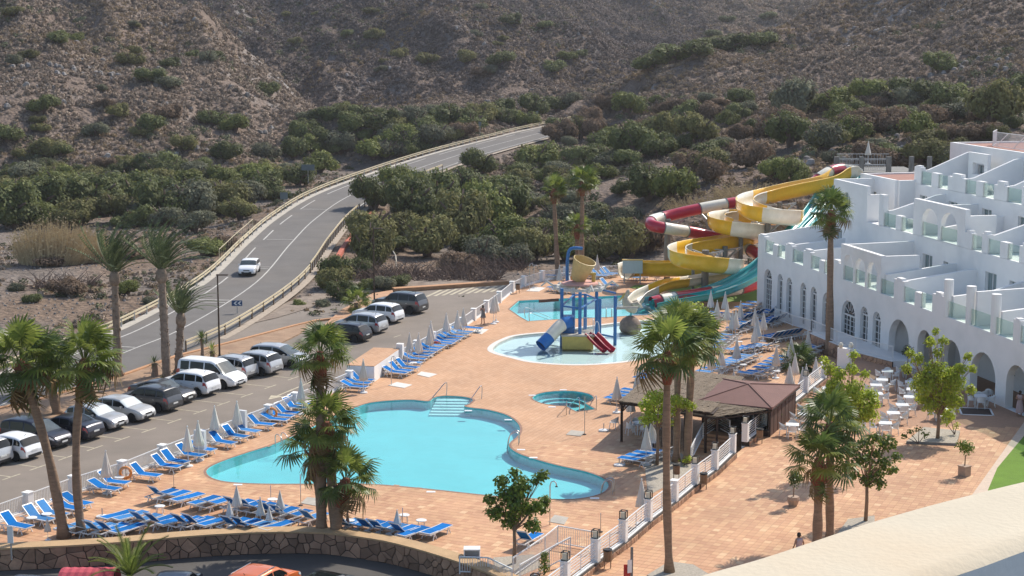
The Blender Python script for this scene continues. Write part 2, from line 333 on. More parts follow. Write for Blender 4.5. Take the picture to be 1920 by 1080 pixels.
ctrl += [(-400, 1000, 70), (-150, 1000, 75), (100, 1000, 60), (300, 1000, 80), (550, 1000, 110), (-450, 700, 70), (-330, 450, 55), (-250, 330, 30), (-200, 200, 8), (-200, 60, 0), (400, 700, 70), (300, 480, 55), (250, 300, 36), (200, 200, 22), (160, 100, 14), (120, 60, 3), (-100, 20, -1), (0, 20, -1), (80, 20, -1), (10, 180, -.2), (45, 195, 2.0), (80, 195, 8), (100, 150, 8), (-30, 230, -.2), (60, 150, 0), (20, 120, -.2), (-60, 110, -.3)]
ctrl = np.array(ctrl, float)
def tps_fit(c, lam=0.3):
 n = len(c); s = 100.0; X = c[:, :2] / s
 d = np.linalg.norm(X[:, None] - X[None], axis=2); K = np.where(d > 0, d * d * np.log(d + 1e-12), 0) + np.eye(n) * lam * 1e-3
 Pm = np.hstack([np.ones((n, 1)), X]); A = np.zeros((n + 3, n + 3)); A[:n, :n] = K; A[:n, n:] = Pm; A[n:, :n] = Pm.T
 return np.linalg.solve(A, np.concatenate([c[:, 2], np.zeros(3)])), X, s
TW, TX, TS = tps_fit(ctrl)
def tps(x, y):
 x = np.asarray(x, float) / TS; y = np.asarray(y, float) / TS; sh = x.shape; x = x.ravel(); y = y.ravel(); out = np.zeros(len(x)); n = len(TX)
 for i in range(0, len(x), 20000):
  xx = x[i:i + 20000]; yy = y[i:i + 20000]; d = np.hypot(xx[:, None] - TX[None, :, 0], yy[:, None] - TX[None, :, 1])
  out[i:i + 20000] = np.where(d > 0, d * d * np.log(d + 1e-12), 0) @ TW[:n] + TW[n] + TW[n + 1] * xx + TW[n + 2] * yy
 return out.reshape(sh)
def hash2(ix, iy, k):
 h = np.sin(ix * 127.1 + iy * 311.7 + k * 74.7) * 43758.5453; return h - np.floor(h)
def vnoise(x, y, k=0):
 ix = np.floor(x); iy = np.floor(y); fx = x - ix; fy = y - iy; fx = fx * fx * (3 - 2 * fx); fy = fy * fy * (3 - 2 * fy)
 a = hash2(ix, iy, k); b = hash2(ix + 1, iy, k); c = hash2(ix, iy + 1, k); d = hash2(ix + 1, iy + 1, k)
 return (a * (1 - fx) + b * fx) * (1 - fy) + (c * (1 - fx) + d * fx) * fy
def fbm(x, y, o=4, k=0, ridge=False):
 s = 0; a = 1; t = 0
 for i in range(o):
  v = vnoise(x, y, k + i); v = 1 - np.abs(2 * v - 1) if ridge else v
  s = s + v * a; t += a; a *= 0.5; x = x * 2.03 + 11.3; y = y * 2.03 + 7.7
 return s / t
RESORT = [(-75, 40), (-75, 75), (-52, 105), (-36, 130), (-27, 147), (-14, 152), (-4.2, 161.5), (0.3, 169.5), (2.5, 173), (6, 176.5), (12, 179), (24, 183), (44, 184), (60, 178), (75, 150), (75, 40)]
DECKISH = [(-27, 87), (-22, 97), (-17.5, 108), (-12.5, 119), (-9, 129), (-4.5, 145), (0, 161), (4, 170), (12, 174), (30, 178), (60, 178), (75, 150), (75, 40), (-75, 40), (-60, 84)]
def height(x, y):
 x = np.asarray(x, float); y = np.asarray(y, float)
 z = tps(x, y)
 dist = np.hypot(x, y)
 hill = np.clip((z - 1.0) / 6.0, 0, 1)
 z = z + hill * (fbm(x / 38, y / 38, 4, 3, True) - 0.55) * np.clip(dist / 60, 0, 9) * 0.85
 far = np.clip((dist - 290) / 120, 0, 1) * hill; xr = x + 0.35 * y; yr = y - 0.35 * x
 z = z + far * ((fbm(xr / 42, y / 120, 3, 13, True) - 0.55) * 15 + (fbm((x - .5 * y) / 24, y / 70, 3, 17, True) - .5) * 6)
 z = z + (fbm(x / 9, y / 9, 3, 9) - 0.5) * (0.5 + 1.5 * hill)
 z = np.maximum(z, -1.2)
 rd, rz = segdist(x, y, ROAD)
 w = np.clip((rd - 6.0) / 9.0, 0, 1); w = w * w * (3 - 2 * w)
 z = z * w + (rz - 0.25) * (1 - w)
 return z, rd
def make_terrain():
 rows = 300; cols = 420
 D = 45 * (1150 / 45) ** (np.linspace(0, 1, rows)); A = np.linspace(-0.52, 0.52, cols)
 X = D[:, None] * A[None] ; Y = np.repeat(D[:, None], cols, 1)
 Z, rd = height(X, Y)
 xs = X.ravel(); ys = Y.ravel(); zs = Z.ravel().copy(); inside = np.array([inpoly(a, b, RESORT) for a, b in zip(xs, ys)])
 near = (ys < 190) & (~inside)
 zs[inside] = np.where(np.array([inpoly(a, b, DECKISH) for a, b in zip(xs[inside], ys[inside])]), -3.6, -0.35)
 fr = inside & (ys < 82); zs[fr] = -3.6
 # shape of zones
 n1 = fbm(xs / 14, ys / 14, 4, 21); n2 = fbm(xs / 4, ys / 4, 3, 31); n3 = fbm(xs / 45, ys / 45, 3, 41)
 gx = np.gradient(Z, axis=1) / np.gradient(X, axis=1); gy = np.gradient(Z, axis=0) / np.gradient(Y, axis=0); slope = np.hypot(gx, gy).ravel()
 hill = np.clip((zs - 1.0) / 4, 0, 1)
 soil = np.array([0.19, 0.145, 0.12]); tan = np.array([0.225, 0.17, 0.132]); grey = np.array([0.21, 0.185, 0.165]); rock = np.array([0.30, 0.285, 0.275]); river = np.array([0.215, 0.18, 0.155]); earth = np.array([0.235, 0.17, 0.125])
 c = soil[None] * (1 - n1[:, None]) + tan[None] * n1[:, None]
 rk = np.clip((slope - 0.55) * 2.2, 0, 1) * np.clip((n1 - 0.45) * 5, 0, 1) + np.clip((n3 - 0.66) * 8, 0, 1) * np.clip((n2 - 0.5) * 5, 0, 1) * 0.8
 rk = np.clip(rk, 0, 1)[:, None]
 c = c * (1 - rk) + rock[None] * rk
 c = c * (1 - 0.25 * np.clip((ys - 420) / 40, 0, 1) * (xs < 70))[:, None]  # shade of the central hill's slopes put into its soil colour
 flat = (1 - hill)[:, None]; rv = river[None] * (0.75 + 0.5 * n2[:, None]); ev = earth[None] * (0.8 + 0.4 * n1[:, None]); mixf = np.clip((n1 - 0.42) * 6, 0, 1)[:, None]
 c = c * (1 - flat) + (rv * mixf + ev * (1 - mixf)) * flat
 me = bpy.data.meshes.new("hillside")
 idx = np.arange(rows * cols).reshape(rows, cols)
 f = np.stack([idx[:-1, :-1], idx[:-1, 1:], idx[1:, 1:], idx[1:, :-1]], -1).reshape(-1, 4)
 me.vertices.add(rows * cols); me.vertices.foreach_set("co", np.stack([xs, ys, zs], 1).ravel())
 me.loops.add(f.size); me.loops.foreach_set("vertex_index", f.ravel())
 me.polygons.add(len(f)); me.polygons.foreach_set("loop_start", np.arange(len(f)) * 4); me.polygons.foreach_set("loop_total", np.full(len(f), 4)); me.polygons.foreach_set("use_smooth", np.ones(len(f), bool))
 me.update()
 at = me.color_attributes.new("zone", 'FLOAT_COLOR', 'POINT'); at.data.foreach_set("color", np.concatenate([c, np.ones((len(c), 1))], 1).ravel())
 m, nt, b = newmat("dry_hill_soil"); N = nt.nodes; L = nt.links
 ca = N.new("ShaderNodeVertexColor"); ca.layer_name = "zone"; g = N.new("ShaderNodeNewGeometry")
 n = N.new("ShaderNodeTexNoise"); n.inputs["Scale"].default_value = 0.9; n.inputs["Detail"].default_value = 9; n.inputs["Roughness"].default_value = 0.75; L.new(g.outputs["Position"], n.inputs["Vector"])
 mr = N.new("ShaderNodeMapRange"); mr.inputs[1].default_value = 0.3; mr.inputs[2].default_value = 0.7; mr.inputs[3].default_value = 0.55; mr.inputs[4].default_value = 1.4; L.new(n.outputs[0], mr.inputs[0])
 mx = N.new("ShaderNodeMix"); mx.data_type = 'RGBA'; mx.blend_type = 'MULTIPLY'; mx.inputs[0].default_value = 1; L.new(ca.outputs[0], mx.inputs[6]); L.new(mr.outputs[0], mx.inputs[7])
 vo = N.new("ShaderNodeTexVoronoi"); vo.inputs["Scale"].default_value = 1.6; L.new(g.outputs["Position"], vo.inputs["Vector"])
 L.new(mx.outputs[2], b.inputs["Base Color"]); b.inputs["Roughness"].default_value = 0.95; b.inputs["Specular IOR Level"].default_value = 0.1
 ad = N.new("ShaderNodeMath"); ad.operation = 'ADD'; L.new(n.outputs[0], ad.inputs[0]); L.new(vo.outputs[0], ad.inputs[1])
 bp = N.new("ShaderNodeBump"); bp.inputs["Strength"].default_value = 0.7; bp.inputs["Distance"].default_value = 0.5; L.new(ad.outputs[0], bp.inputs["Height"]); L.new(bp.outputs[0], b.inputs["Normal"])
 me.materials.append(m)
 o = bpy.data.objects.new("hillside", me); COL.objects.link(o); o["kind"] = "structure"
 return o
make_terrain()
# ------------------------------------------------------------------ scatter on the land (instances of a few clump meshes)
def clump_mesh(name, n, rx, rz, leaf, mat, seed, up=0.2, flat=1.0):
 r = random.Random(seed); mb = MB()
 for i in range(n):
  a = r.random() * 6.283; e = math.acos(r.random()) ; rad = r.uniform(0.55, 1.0)
  d = Vector((math.sin(e) * math.cos(a), math.sin(e) * math.sin(a), math.cos(e)))
  p = Vector((d.x * rx * rad, d.y * rx * rad, d.z * rz * rad + 0.02))
  nn = (d + Vector((r.uniform(-.6, .6), r.uniform(-.6, .6), r.uniform(-.4, .6)))).normalized()
  t = nn.cross(Vector((r.uniform(-1, 1), r.uniform(-1, 1), r.uniform(-1, 1)))).normalized(); s = nn.cross(t)
  l = leaf * r.uniform(0.6, 1.4)
  mb.add([p - t * l * .5, p + s * l * .4, p + t * l * .6 + d * up * l, p - s * l * .35], [(0, 1, 2, 3)])
 me = bpy.data.meshes.new(name); me.from_pydata(mb.v, [], mb.f); me.materials.append(mat); me.update(); return me
def points_object(name, pts, scales, rots, protos, kind="stuff"):
 """one object that instances small clumps on its own points (geometry nodes)"""
 me = bpy.data.meshes.new(name); me.from_pydata([tuple(p) for p in pts], [], [])
 a = me.attributes.new("psc", 'FLOAT', 'POINT'); a.data.foreach_set("value", np.array(scales, np.float32))
 a = me.attributes.new("prot", 'FLOAT', 'POINT'); a.data.foreach_set("value", np.array(rots, np.float32))
 a = me.attributes.new("pid", 'INT', 'POINT'); a.data.foreach_set("value", np.random.randint(0, len(protos), len(pts)).astype(np.int32))
 o = bpy.data.objects.new(name, me); COL.objects.link(o); o["kind"] = kind
 ng = bpy.data.node_groups.new(name + "_nodes", 'GeometryNodeTree')
 ng.interface.new_socket("Geometry", in_out='INPUT', socket_type='NodeSocketGeometry'); ng.interface.new_socket("Geometry", in_out='OUTPUT', socket_type='NodeSocketGeometry')
 N = ng.nodes; L = ng.links; gi = N.new("NodeGroupInput"); go = N.new("NodeGroupOutput"); jn = N.new("GeometryNodeJoinGeometry")
 idn = N.new("GeometryNodeInputNamedAttribute"); idn.data_type = 'INT'; idn.inputs[0].default_value = "pid"
 sc = N.new("GeometryNodeInputNamedAttribute"); sc.data_type = 'FLOAT'; sc.inputs[0].default_value = "psc"
 ro = N.new("GeometryNodeInputNamedAttribute"); ro.data_type = 'FLOAT'; ro.inputs[0].default_value = "prot"
 cx = N.new("ShaderNodeCombineXYZ"); L.new(ro.outputs[0], cx.inputs[2])
 for i, pm in enumerate(protos):
  oi = N.new("GeometryNodeObjectInfo"); oi.inputs[0].default_value = pm; oi.transform_space = 'ORIGINAL'
  cp = N.new("FunctionNodeCompare"); cp.data_type = 'INT'; cp.operation = 'EQUAL'; L.new(idn.outputs[0], cp.inputs[2]); cp.inputs[3].default_value = i
  ip = N.new("GeometryNodeInstanceOnPoints"); L.new(gi.outputs[0], ip.inputs[0]); L.new(cp.outputs[0], ip.inputs[1]); L.new(oi.outputs["Geometry"], ip.inputs[2])
  L.new(cx.outputs[0], ip.inputs[5]); L.new(sc.outputs[0], ip.inputs[6]); L.new(ip.outputs[0], jn.inputs[0])
 L.new(jn.outputs[0], go.inputs[0])
 md = o.modifiers.new("scatter", 'NODES'); md.node_group = ng
 return o
PROTO_COL = bpy.data.collections.new("clump_sources")     # not linked to the scene: only read by the scatter nodes
def proto(name, me):
 o = bpy.data.objects.new(name, me); PROTO_COL.objects.link(o); return o
def zone_sample(n, amin, amax, dmin, dmax, test):
 pts = [];
 A = np.random.uniform(amin, amax, n); D = np.sqrt(np.random.uniform(dmin ** 2, dmax ** 2, n)); x = A * D; y = D
 z, rd = height(x, y); k = test(x, y, z, rd)
 return np.stack([x, y, z], 1)[k]
def scatter_all():
 sc = [proto("scrub_clump", clump_mesh("scrub_clump", 46, 0.5, 0.62, 0.26, M['scrub'], s)) for s in (1, 2, 3)]
 dk = [proto('dark_scrub_clump', clump_mesh('dark_scrub_clump', 46, 0.5, 0.62, 0.26, leafmat('dark_hill_scrub', (0.115, 0.09, 0.078), (0.25, 0.20, 0.17), 0.95, 0.05, 0.42), s)) for s in (11, 12)]  # darker copy of the hill scrub, with slope shade put into its colour
 tn = [proto("dry_grass_clump", clump_mesh("dry_grass_clump", 40, 0.45, 0.45, 0.24, M['scrub_tan'], s, up=.6)) for s in (4, 5)]
 gn = [proto("green_scrub_clump", clump_mesh("green_scrub_clump", 60, 0.8, 0.85, 0.28, M['scrub_green'], s)) for s in (6, 7)]
 rk = []
 for s in (8, 9, 10):
  r = random.Random(s); mb = MB(); mb.lathe([(0.05, -.3), (.5, -.2), (.55, .1), (.35, .4), (.05, .5)], n=6, wob=lambda a, z: 0.7 + 0.5 * noise.noise(Vector((math.cos(a) * 2 + s, math.sin(a) * 2, z * 3))))
  me = bpy.data.meshes.new("stone"); me.from_pydata(mb.v, [], mb.f); me.materials.append(M['rock']); rk.append(proto("stone", me))
 def inres(p): return np.array([not inpoly(a, b, RESORT) for a, b in zip(p[:, 0], p[:, 1])], bool)
 def vis(x, y, z, rd): return (rd > 6.5)
 # dense dry scrub on the slopes
 p = zone_sample(300000, -0.36, 0.36, 240, 900, lambda x, y, z, rd: (z > 1.2) & (rd > 7) & (fbm(x / 7, y / 7, 2, 51) + 0.25 * fbm(x / 40, y / 40, 2, 52) > 0.36))
 s = np.random.uniform(0.55, 1.35, len(p)) * (1 + np.clip((p[:, 1] - 300) / 500, 0, 1.0)); k = (p[:, 1] > 425) & (p[:, 0] < 80); rz = np.random.uniform(0, 6.28, len(p)); points_object("hillside_scrub", (p - [0, 0, .12])[~k], s[~k], rz[~k], sc); points_object("dark_hillside_scrub", (p - [0, 0, .12])[k], s[k], rz[k], dk)  # clumps on the central hill take the copy with painted-in shade
 p = zone_sample(95000, -0.36, 0.36, 190, 800, lambda x, y, z, rd: (z > 1.5) & (rd > 7) & (fbm(x / 30, y / 30, 3, 61) + 0.20 * (x > 15) * (z > 8) * (y < 430) + .06 * (x < -60) * (y < 430) > 0.56))
 s = np.random.uniform(0.6, 1.4, len(p)) * (1 + np.clip((p[:, 1] - 300) / 600, 0, .8)); points_object("hillside_dry_grass", p - [0, 0, .1], s, np.random.uniform(0, 6.28, len(p)), tn)
 p = zone_sample(26000, -0.36, 0.36, 200, 900, lambda x, y, z, rd: (rd > 8) & (((z > 1) & (fbm(x / 28, y / 28, 3, 71) > 0.60)) | ((y > 520) & (fbm(x / 50, y / 50, 2, 72) > 0.56))))
 s = np.random.uniform(0.6, 1.7, len(p)); points_object("hillside_green_scrub", p - [0, 0, .15], s, np.random.uniform(0, 6.28, len(p)), gn)
 # riverbed and roadside: low weeds, dead brush and pebbles
 p = zone_sample(26000, -0.42, 0.2, 118, 330, lambda x, y, z, rd: (z < 2.5) & (rd > 5.8) & (fbm(x / 12, y / 12, 3, 81) > 0.47)); p = p[inres(p)]
 points_object("riverbed_brush", p - [0, 0, .08], np.random.uniform(0.25, 0.95, len(p)), np.random.uniform(0, 6.28, len(p)), sc + tn + gn[:1])
 p = zone_sample(34000, -0.42, 0.36, 118, 330, lambda x, y, z, rd: (z < 9) & (rd > 5.5) & (fbm(x / 16, y / 16, 3, 91) > 0.46) & ((z < 3) | (x > 15))); p = p[inres(p)]
 points_object("riverbed_stones", p, np.random.uniform(0.08, 0.42, len(p)) ** 1.2, np.random.uniform(0, 6.28, len(p)), rk)
 # pale rock outcrops on the slopes: screes along streaks
 p = zone_sample(60000, -0.34, 0.36, 215, 800, lambda x, y, z, rd: (z > 2.5) & (rd > 8) & (np.abs(fbm((x + 0.6 * y) / 60, (y - .6 * x) / 16, 3, 95) - 0.62) < 0.03))
 points_object("hillside_rocks", p, np.random.uniform(0.2, 1.5, len(p)) ** 1.5, np.random.uniform(0, 6.28, len(p)), rk)
scatter_all()
# ================================================================== roads
def tess(loops, z, name, mat, kind="structure", holes_z=None):
 from mathutils.geometry import tessellate_polygon
 vl = [[Vector((p[0], p[1], 0)) for p in l] for l in loops]
 tr = tessellate_polygon(vl); flat = [v for l in vl for v in l]
 fs = []
 for t in tr:
  a, b, c = [flat[i] for i in t]
  if (b - a).cross(c - a).z < 0: t = (t[0], t[2], t[1])
  fs.append(t)
 mb = MB(); mb.add([(v.x, v.y, z) for v in flat], fs)
 o = mb.build(name, mat); o["kind"] = kind; return o
def ribbon(pts, w0, w1, dz=0.0, mb=None, closed=False, mi=0, taper=None):
 """strip from lateral offset w0 to w1 (left negative) along pts"""
 mb = mb or MB(); vs = []; n = len(pts)
 for i, p in enumerate(pts):
  d = pts[min(i + 1, n - 1)] - pts[max(i - 1, 0)]; d = Vector((d.x, d.y, 0)).normalized(); r = Vector((d.y, -d.x, 0))
  vs += [p + r * w0 + Vector((0, 0, dz)), p + r * w1 + Vector((0, 0, dz))]
 return mb.add(vs, [(2 * i, 2 * i + 1, 2 * i + 3, 2 * i + 2) for i in range(n - 1)], mi)
def offs(pts, w, dz=0):
 out = []; n = len(pts)
 for i, p in enumerate(pts):
  d = pts[min(i + 1, n - 1)] - pts[max(i - 1, 0)]; d = Vector((d.x, d.y, 0)).normalized(); r = Vector((d.y, -d.x, 0)); out.append(p + r * w + Vector((0, 0, dz)))
 return out
def resample(pts, step):
 out = [pts[0].copy()]; acc = 0
 for a, b in zip(pts, pts[1:]):
  L = (b - a).length;
  if L < 1e-6: continue
  t = step - acc
  while t <= L: out.append(a + (b - a) * (t / L)); t += step
  acc = (acc + L) % step if True else 0
  acc = L - (t - step)
 return out
RW = 3.75
ribbon(ROAD, -RW - 1.0, RW + 0.7, 0.02).build("road", M['asphalt'])["kind"] = "structure"
tag(ribbon(ROAD, -RW - 1.9, -RW - 1.0, 0.03).build("road_verge_path", M['concrete']), kind="structure")
tag(ribbon(ROAD, RW + 0.7, RW + 1.5, -0.03).build("road_shoulder", simple('pale_dusty_soil', (0.40, 0.33, 0.26), 0.95, var=0.2, coords='World', bump=0.3, bscale=6)), kind="structure")
mk = MB(); ribbon(ROAD, -0.07, 0.07, 0.028, mk)
ribbon([p for p in ROAD if p.y > 205], RW - 0.1, RW + 0.05, 0.028, mk);
le = [p for p in ROAD if p.y < 172]; ribbon(le, -RW + 0.2, -RW + 0.36, 0.028, mk)
le = [p for p in ROAD if p.y > 178]
for i in range(0, len(le) - 4, 5): ribbon(le[i:i + 4], -RW + 0.1, -RW + 0.26, 0.028, mk)
rs = resample(ROAD, 1.0)
for (px, py) in [(220, 625 + 20), (385, 560), (492, 505), (530, 455), (566, 407), (640, 361)]:
 q = P(px, py, 0.5); k = min(range(len(rs) - 1), key=lambda i: (rs[i] - q).length);
 for o in (0, 1.4):
  a = rs[min(k + int(o), len(rs) - 2)];
  # rows of the traffic calming marks across the left lane
  d = rs[k + 1] - rs[k]; d = Vector((d.x, d.y, 0)).normalized(); r = Vector((d.y, -d.x, 0)); c = rs[k] + d * o
  vs = [c + r * (-RW + .5) , c + r * -0.15, c + r * -0.15 + d * .22, c + r * (-RW + .5) + d * .22]
  mk.add([v + Vector((0, 0, .028 + 0.02)) for v in vs], [(0, 1, 2, 3)])
tag(mk.build("road_markings", M['road_line']), kind="structure")
# ------------------------------------------------------------------ car park and access road
def pz(L, z=0.0): return [P(a, b, z) for a, b in L]
FENCE_T = [(-90, 975), (52, 925), (137, 894), (229, 866), (304, 836), (376, 809), (447, 782), (503, 761), (553, 738), (602, 719), (655, 697)]
FENCE_A = [P(a, b, 1.0) for a, b in FENCE_T]
FENCE_B = [P(a, b, 1.0) for a, b in [(750, 655), (781, 640), (813, 624), (840, 610), (863, 597), (888, 580), (912, 565), (936, 548), (960, 529), (982, 519), (1017, 509), (1061, 502), (1115, 499), (1165, 497)]]
park = [Vector((-75, 45, 0)), Vector((-75, 75, 0))] + pz([(-300, 800), (60, 752), (240, 700), (330, 668), (428, 600), (470, 587), (640, 553), (737, 549), (955, 534)]) + [Vector((p.x, p.y, 0)) for p in reversed(FENCE_A + FENCE_B[:9])] + [Vector((-28, 84, 0)), Vector((-30, 45, 0))]
tess([park], -0.012, "car_park", M['asphalt_park'])
bayp = [(21, 894), (72, 876), (125, 857.5), (178, 840), (229, 823), (279, 806.5), (327, 789.5), (375, 772), (419, 756.5), (463, 741), (507, 725), (550, 709)]
mk = MB(); fd = (FENCE_A[6] - FENCE_A[2]); fd.z = 0; fd.normalize(); bn = Vector((-fd.y, fd.x, 0))
for k, (a, b) in enumerate(bayp):
 q = P(a, b, 0.0); e = fd * 0.75; w = bn * 0.06
 mk.add([q - e - w, q + e - w, q + e + w, q - e + w], [(0, 1, 2, 3)])
 mk.add([q - fd * .05, q + fd * .05, q + fd * .05 + bn * 4.8, q - fd * .05 + bn * 4.8], [(0, 1, 2, 3)])
for (a, b) in [(575, 685), (620, 668), (655, 652), (745, 630)]:
 q = P(a, b, 0); mk.add([q - fd * .6 - bn * .05, q + fd * .6 - bn * .05, q + fd * .6 + bn * .05, q - fd * .6 + bn * .05], [(0, 1, 2, 3)])
for i in range(9):      # hatched area under the kerb
 a = P(800 + i * 15, 556 - i * 1.1, 0); b = P(822 + i * 15, 550 - i * 1.1, 0) + Vector((0.2, 2.2, 0)); s = Vector((0.16, 0, 0)); mk.add([a - s, a + s, b + s, b - s], [(0, 1, 2, 3)])
a = P(520, 742, 0); b = P(592, 712, 0); ribbon([a, b], -.08, .08, 0, mk); c = P(508, 748, 0); d = (a - b).normalized(); r = Vector((d.y, -d.x, 0)); mk.add([a - r * .5, a + r * .5, a + d * 1.3], [(0, 1, 2)])
for (a_, b_) in [((165, 936), (330, 868)), ((690, 600), (612, 612))]:
 ribbon(pz([a_, b_]), -.04, .04, 0, mk)
mk.v = [(v[0], v[1], -0.006 + 0.0) for v in mk.v]
tag(mk.build("parking_bay_markings", simple('cream_road_paint', (0.50, 0.44, 0.32), 0.85, var=0.25, scale=3, coords='World')), kind="structure")
# planted strip of bare earth behind the parked cars, with its orange kerb
strip = pz([(-330, 838), (60, 755), (240, 702), (330, 670), (440, 642), (550, 613), (592, 603), (560, 628), (480, 668), (405, 682), (320, 716), (180, 762), (60, 800), (-60, 838), (-330, 900)])
def raised(name, poly, z, mat, bump=0.08):
 n = len(poly); mb = MB(); mb.prism([(p.x, p.y) for p in poly], -0.02, z, bottom=False, top=False)
 o = mb.build(name, mat); tess([poly], z, name, mat); o["kind"] = "structure"; return o
earth = simple('reddish_bare_earth', (0.36, 0.235, 0.15), 0.95, var=0.22, scale=0.8, bump=0.6, bscale=8, coords='World', dirt=((0.25, 0.15, 0.095), 0.6, 0.5))
raised("planted_strip", strip, 0.09, earth)
kb = MB(); kl = pz([(-330, 838), (60, 755), (240, 702), (330, 670), (440, 642), (550, 613), (592, 603), (642, 597)])
def kerb(mb, pts, w, z, mi=0):
 a = offs(pts, -w / 2); b = offs(pts, w / 2)
 for i in range(len(pts) - 1): mb.prism([(b[i].x, b[i].y), (b[i + 1].x, b[i + 1].y), (a[i + 1].x, a[i + 1].y), (a[i].x, a[i].y)], -0.02, z, mi)
kerb(kb, kl, 0.35, 0.16)
tag(kb.build("kerb", M['kerb_orange']), kind="structure")
path = pz([(588, 630), (640, 583), (700, 552), (737, 546), (737, 553), (700, 574), (640, 612), (600, 640)])
raised("footpath", path, 0.14, simple('orange_paving', (0.50, 0.29, 0.17), 0.85, var=0.14, scale=2, coords='World'))
kb = MB(); kerb(kb, pz([(737, 546), (800, 542), (870, 537), (952, 532)]), 0.9, 0.32)
tag(kb.build("kerb", M['kerb_orange']), kind="structure")
kb = MB(); kr = offs([p for p in ROAD if 184 < p.y < 222], RW + 2.6)
for a, b in zip(kr, kr[1:]): kb.bar(a - Vector((0, 0, .1)), b - Vector((0, 0, .1)), .5, .5)
tag(kb.build("kerb", M['kerb_red']), kind="structure")
verge = pz([(248, 702), (335, 668), (440, 640), (548, 610), (640, 594), (645, 590), (560, 600), (470, 618), (400, 640)])
# gravelly bank between the main road and the access lane
bank = pz([(420, 622), (480, 587), (560, 560), (640, 532), (720, 522), (952, 528), (735, 543), (650, 556), (600, 572), (520, 596), (450, 612)])
# the slip lane: asphalt joins the road, earth bank between
tess([bank], 0.035, "bank_of_earth", simple('grey_rubbly_soil', (0.27, 0.215, 0.17), 0.95, var=0.3, scale=1.5, bump=0.8, bscale=7, coords='World', dirt=((0.17, 0.125, 0.095), 0.7, 0.4)))
# ================================================================== pool deck, plaza, pools
UF = (P(1511, 706, 2.1) - P(1117, 1010, 2.1)); UF.z = 0; UF.normalize(); VF = Vector((-UF.y, UF.x, 0))
def smooth_closed(pts, n=5):
 pts = [Vector(p) for p in pts]; N_ = len(pts); out = []
 for i in range(N_):
  p0, p1, p2, p3 = pts[i - 1], pts[i], pts[(i + 1) % N_], pts[(i + 2) % N_]
  for k in range(n):
   t = k / n; out.append(0.5 * ((2 * p1) + (p2 - p0) * t + (2 * p0 - 5 * p1 + 4 * p2 - p3) * t * t + (3 * p1 - p0 - 3 * p2 + p3) * t ** 3))
 return out
MAIN = smooth_closed(pz([(384, 886), (393, 874), (428, 861), (470, 845), (517, 833), (575, 808), (625, 783), (665, 765), (700, 756), (735, 752), (772, 750), (803, 752)])[:], 4)
mp = pz([(387, 886), (395, 875), (428, 861), (470, 847), (517, 832), (575, 806), (625, 781), (665, 765), (692, 756), (730, 751.5), (772, 750), (803, 752.5), (814, 746), (833, 742.5), (867, 744), (886, 749), (880, 757), (870, 761.5), (885, 765), (911, 768), (946, 777), (966, 789), (975, 803), (970, 818), (957, 829), (955, 838), (973, 851), (1006, 862), (1046, 873), (1100, 885), (1130, 897), (1141, 909), (1134, 921), (1111, 930), (1073, 935.5), (1019, 935), (955, 932), (900, 927), (808, 917), (721, 909), (650, 906), (580, 907), (500, 907), (433, 904), (400, 897)])
MAIN = smooth_closed(mp, 4)
LEIS = pz([(955, 579.7), (973, 564), (1012, 562), (1053, 560), (1125, 556), (1173, 553.5), (1215, 550), (1245, 552), (1258, 566), (1250, 580), (1216, 590.5), (1180, 592), (1149, 594), (1090, 597), (1038, 599), (990, 602), (975.6, 594)])
sp = pz([(924, 655), (932, 645), (950, 636), (968, 630), (1000, 626), (1036, 623), (1080, 616), (1120, 611), (1161, 606), (1200, 602), (1245, 600), (1290, 604), (1318, 618), (1318, 634), (1290, 650), (1255, 662), (1207, 671), (1149, 679.6), (1077, 683), (1004, 678.5), (963, 669.5), (934, 662)])
SPLASH = smooth_closed(sp, 4)
jc = P(1056, 745, 0); jr = (P(1113, 745, 0) - P(999, 745, 0)).length / 2
jz = [(998, 746), (1003, 741), (1011, 738.2), (1023, 735.5), (1039, 733.8), (1058, 733), (1076, 733.5), (1092, 735.8), (1103.7, 738.7), (1110, 742), (1112.6, 746), (1109, 751.7), (1097, 756), (1115.7, 767.4), (1096, 770), (1081.5, 771.7), (1060, 761), (1044, 760.5), (1029.6, 758.4), (1018, 756.3), (1009, 753.5), (1001, 750)]
JAC = pz(jz)
FT = lambda L: [P(a, b, 2.1) for a, b in L]
PILL_R = FT([(945, 1138), (1003, 1095), (1060, 1052), (1117, 1010), (1169, 974), (1216, 936), (1265, 901), (1304, 870), (1341, 844), (1374, 814)])
PILL_R2 = FT([(1398, 794), (1435, 765), (1473, 736), (1511, 706), (1545, 680)])
def g0(v, z=0.0): return Vector((v.x, v.y, z))
BO = Vector((22.5, 154.8, 0)); BU = Vector((0.223, -0.975, 0)).normalized(); BV = Vector((-BU.y, BU.x, 0))
def B(u, v, z=0.0): return BO + BU * u + BV * v + Vector((0, 0, z))
WCAP_T = [(-140, 1034), (0, 1028), (120, 1023), (240, 1015), (360, 1004.5), (480, 998), (600, 998), (700, 1010), (760, 1023), (820, 1040), (880, 1060), (925, 1078), (965, 1098)]
WCAP = [P(a, b, 0.4) for a, b in WCAP_T]      # front edge of the stone wall's cap
WB = offs(WCAP, -0.85)                          # its back edge
step_v = 0.0
deck_out = [g0(p) for p in FENCE_A] + [g0(P(702, 712, 0)), g0(P(750, 680, 0))] + [g0(p) for p in FENCE_B] + [P(1300, 496, 0.0), P(1480, 496, 0.0), B(-2, 12), B(-0.3, 0), B(26.8, -0.0), B(26.8, -3.0)] + [g0(PILL_R2[4])] + [g0(p) for p in reversed(PILL_R2[:4])] + [g0(p) for p in reversed(PILL_R)] + [g0(p) for p in reversed(WB[:-1])] + [Vector((-40, 76, 0))]
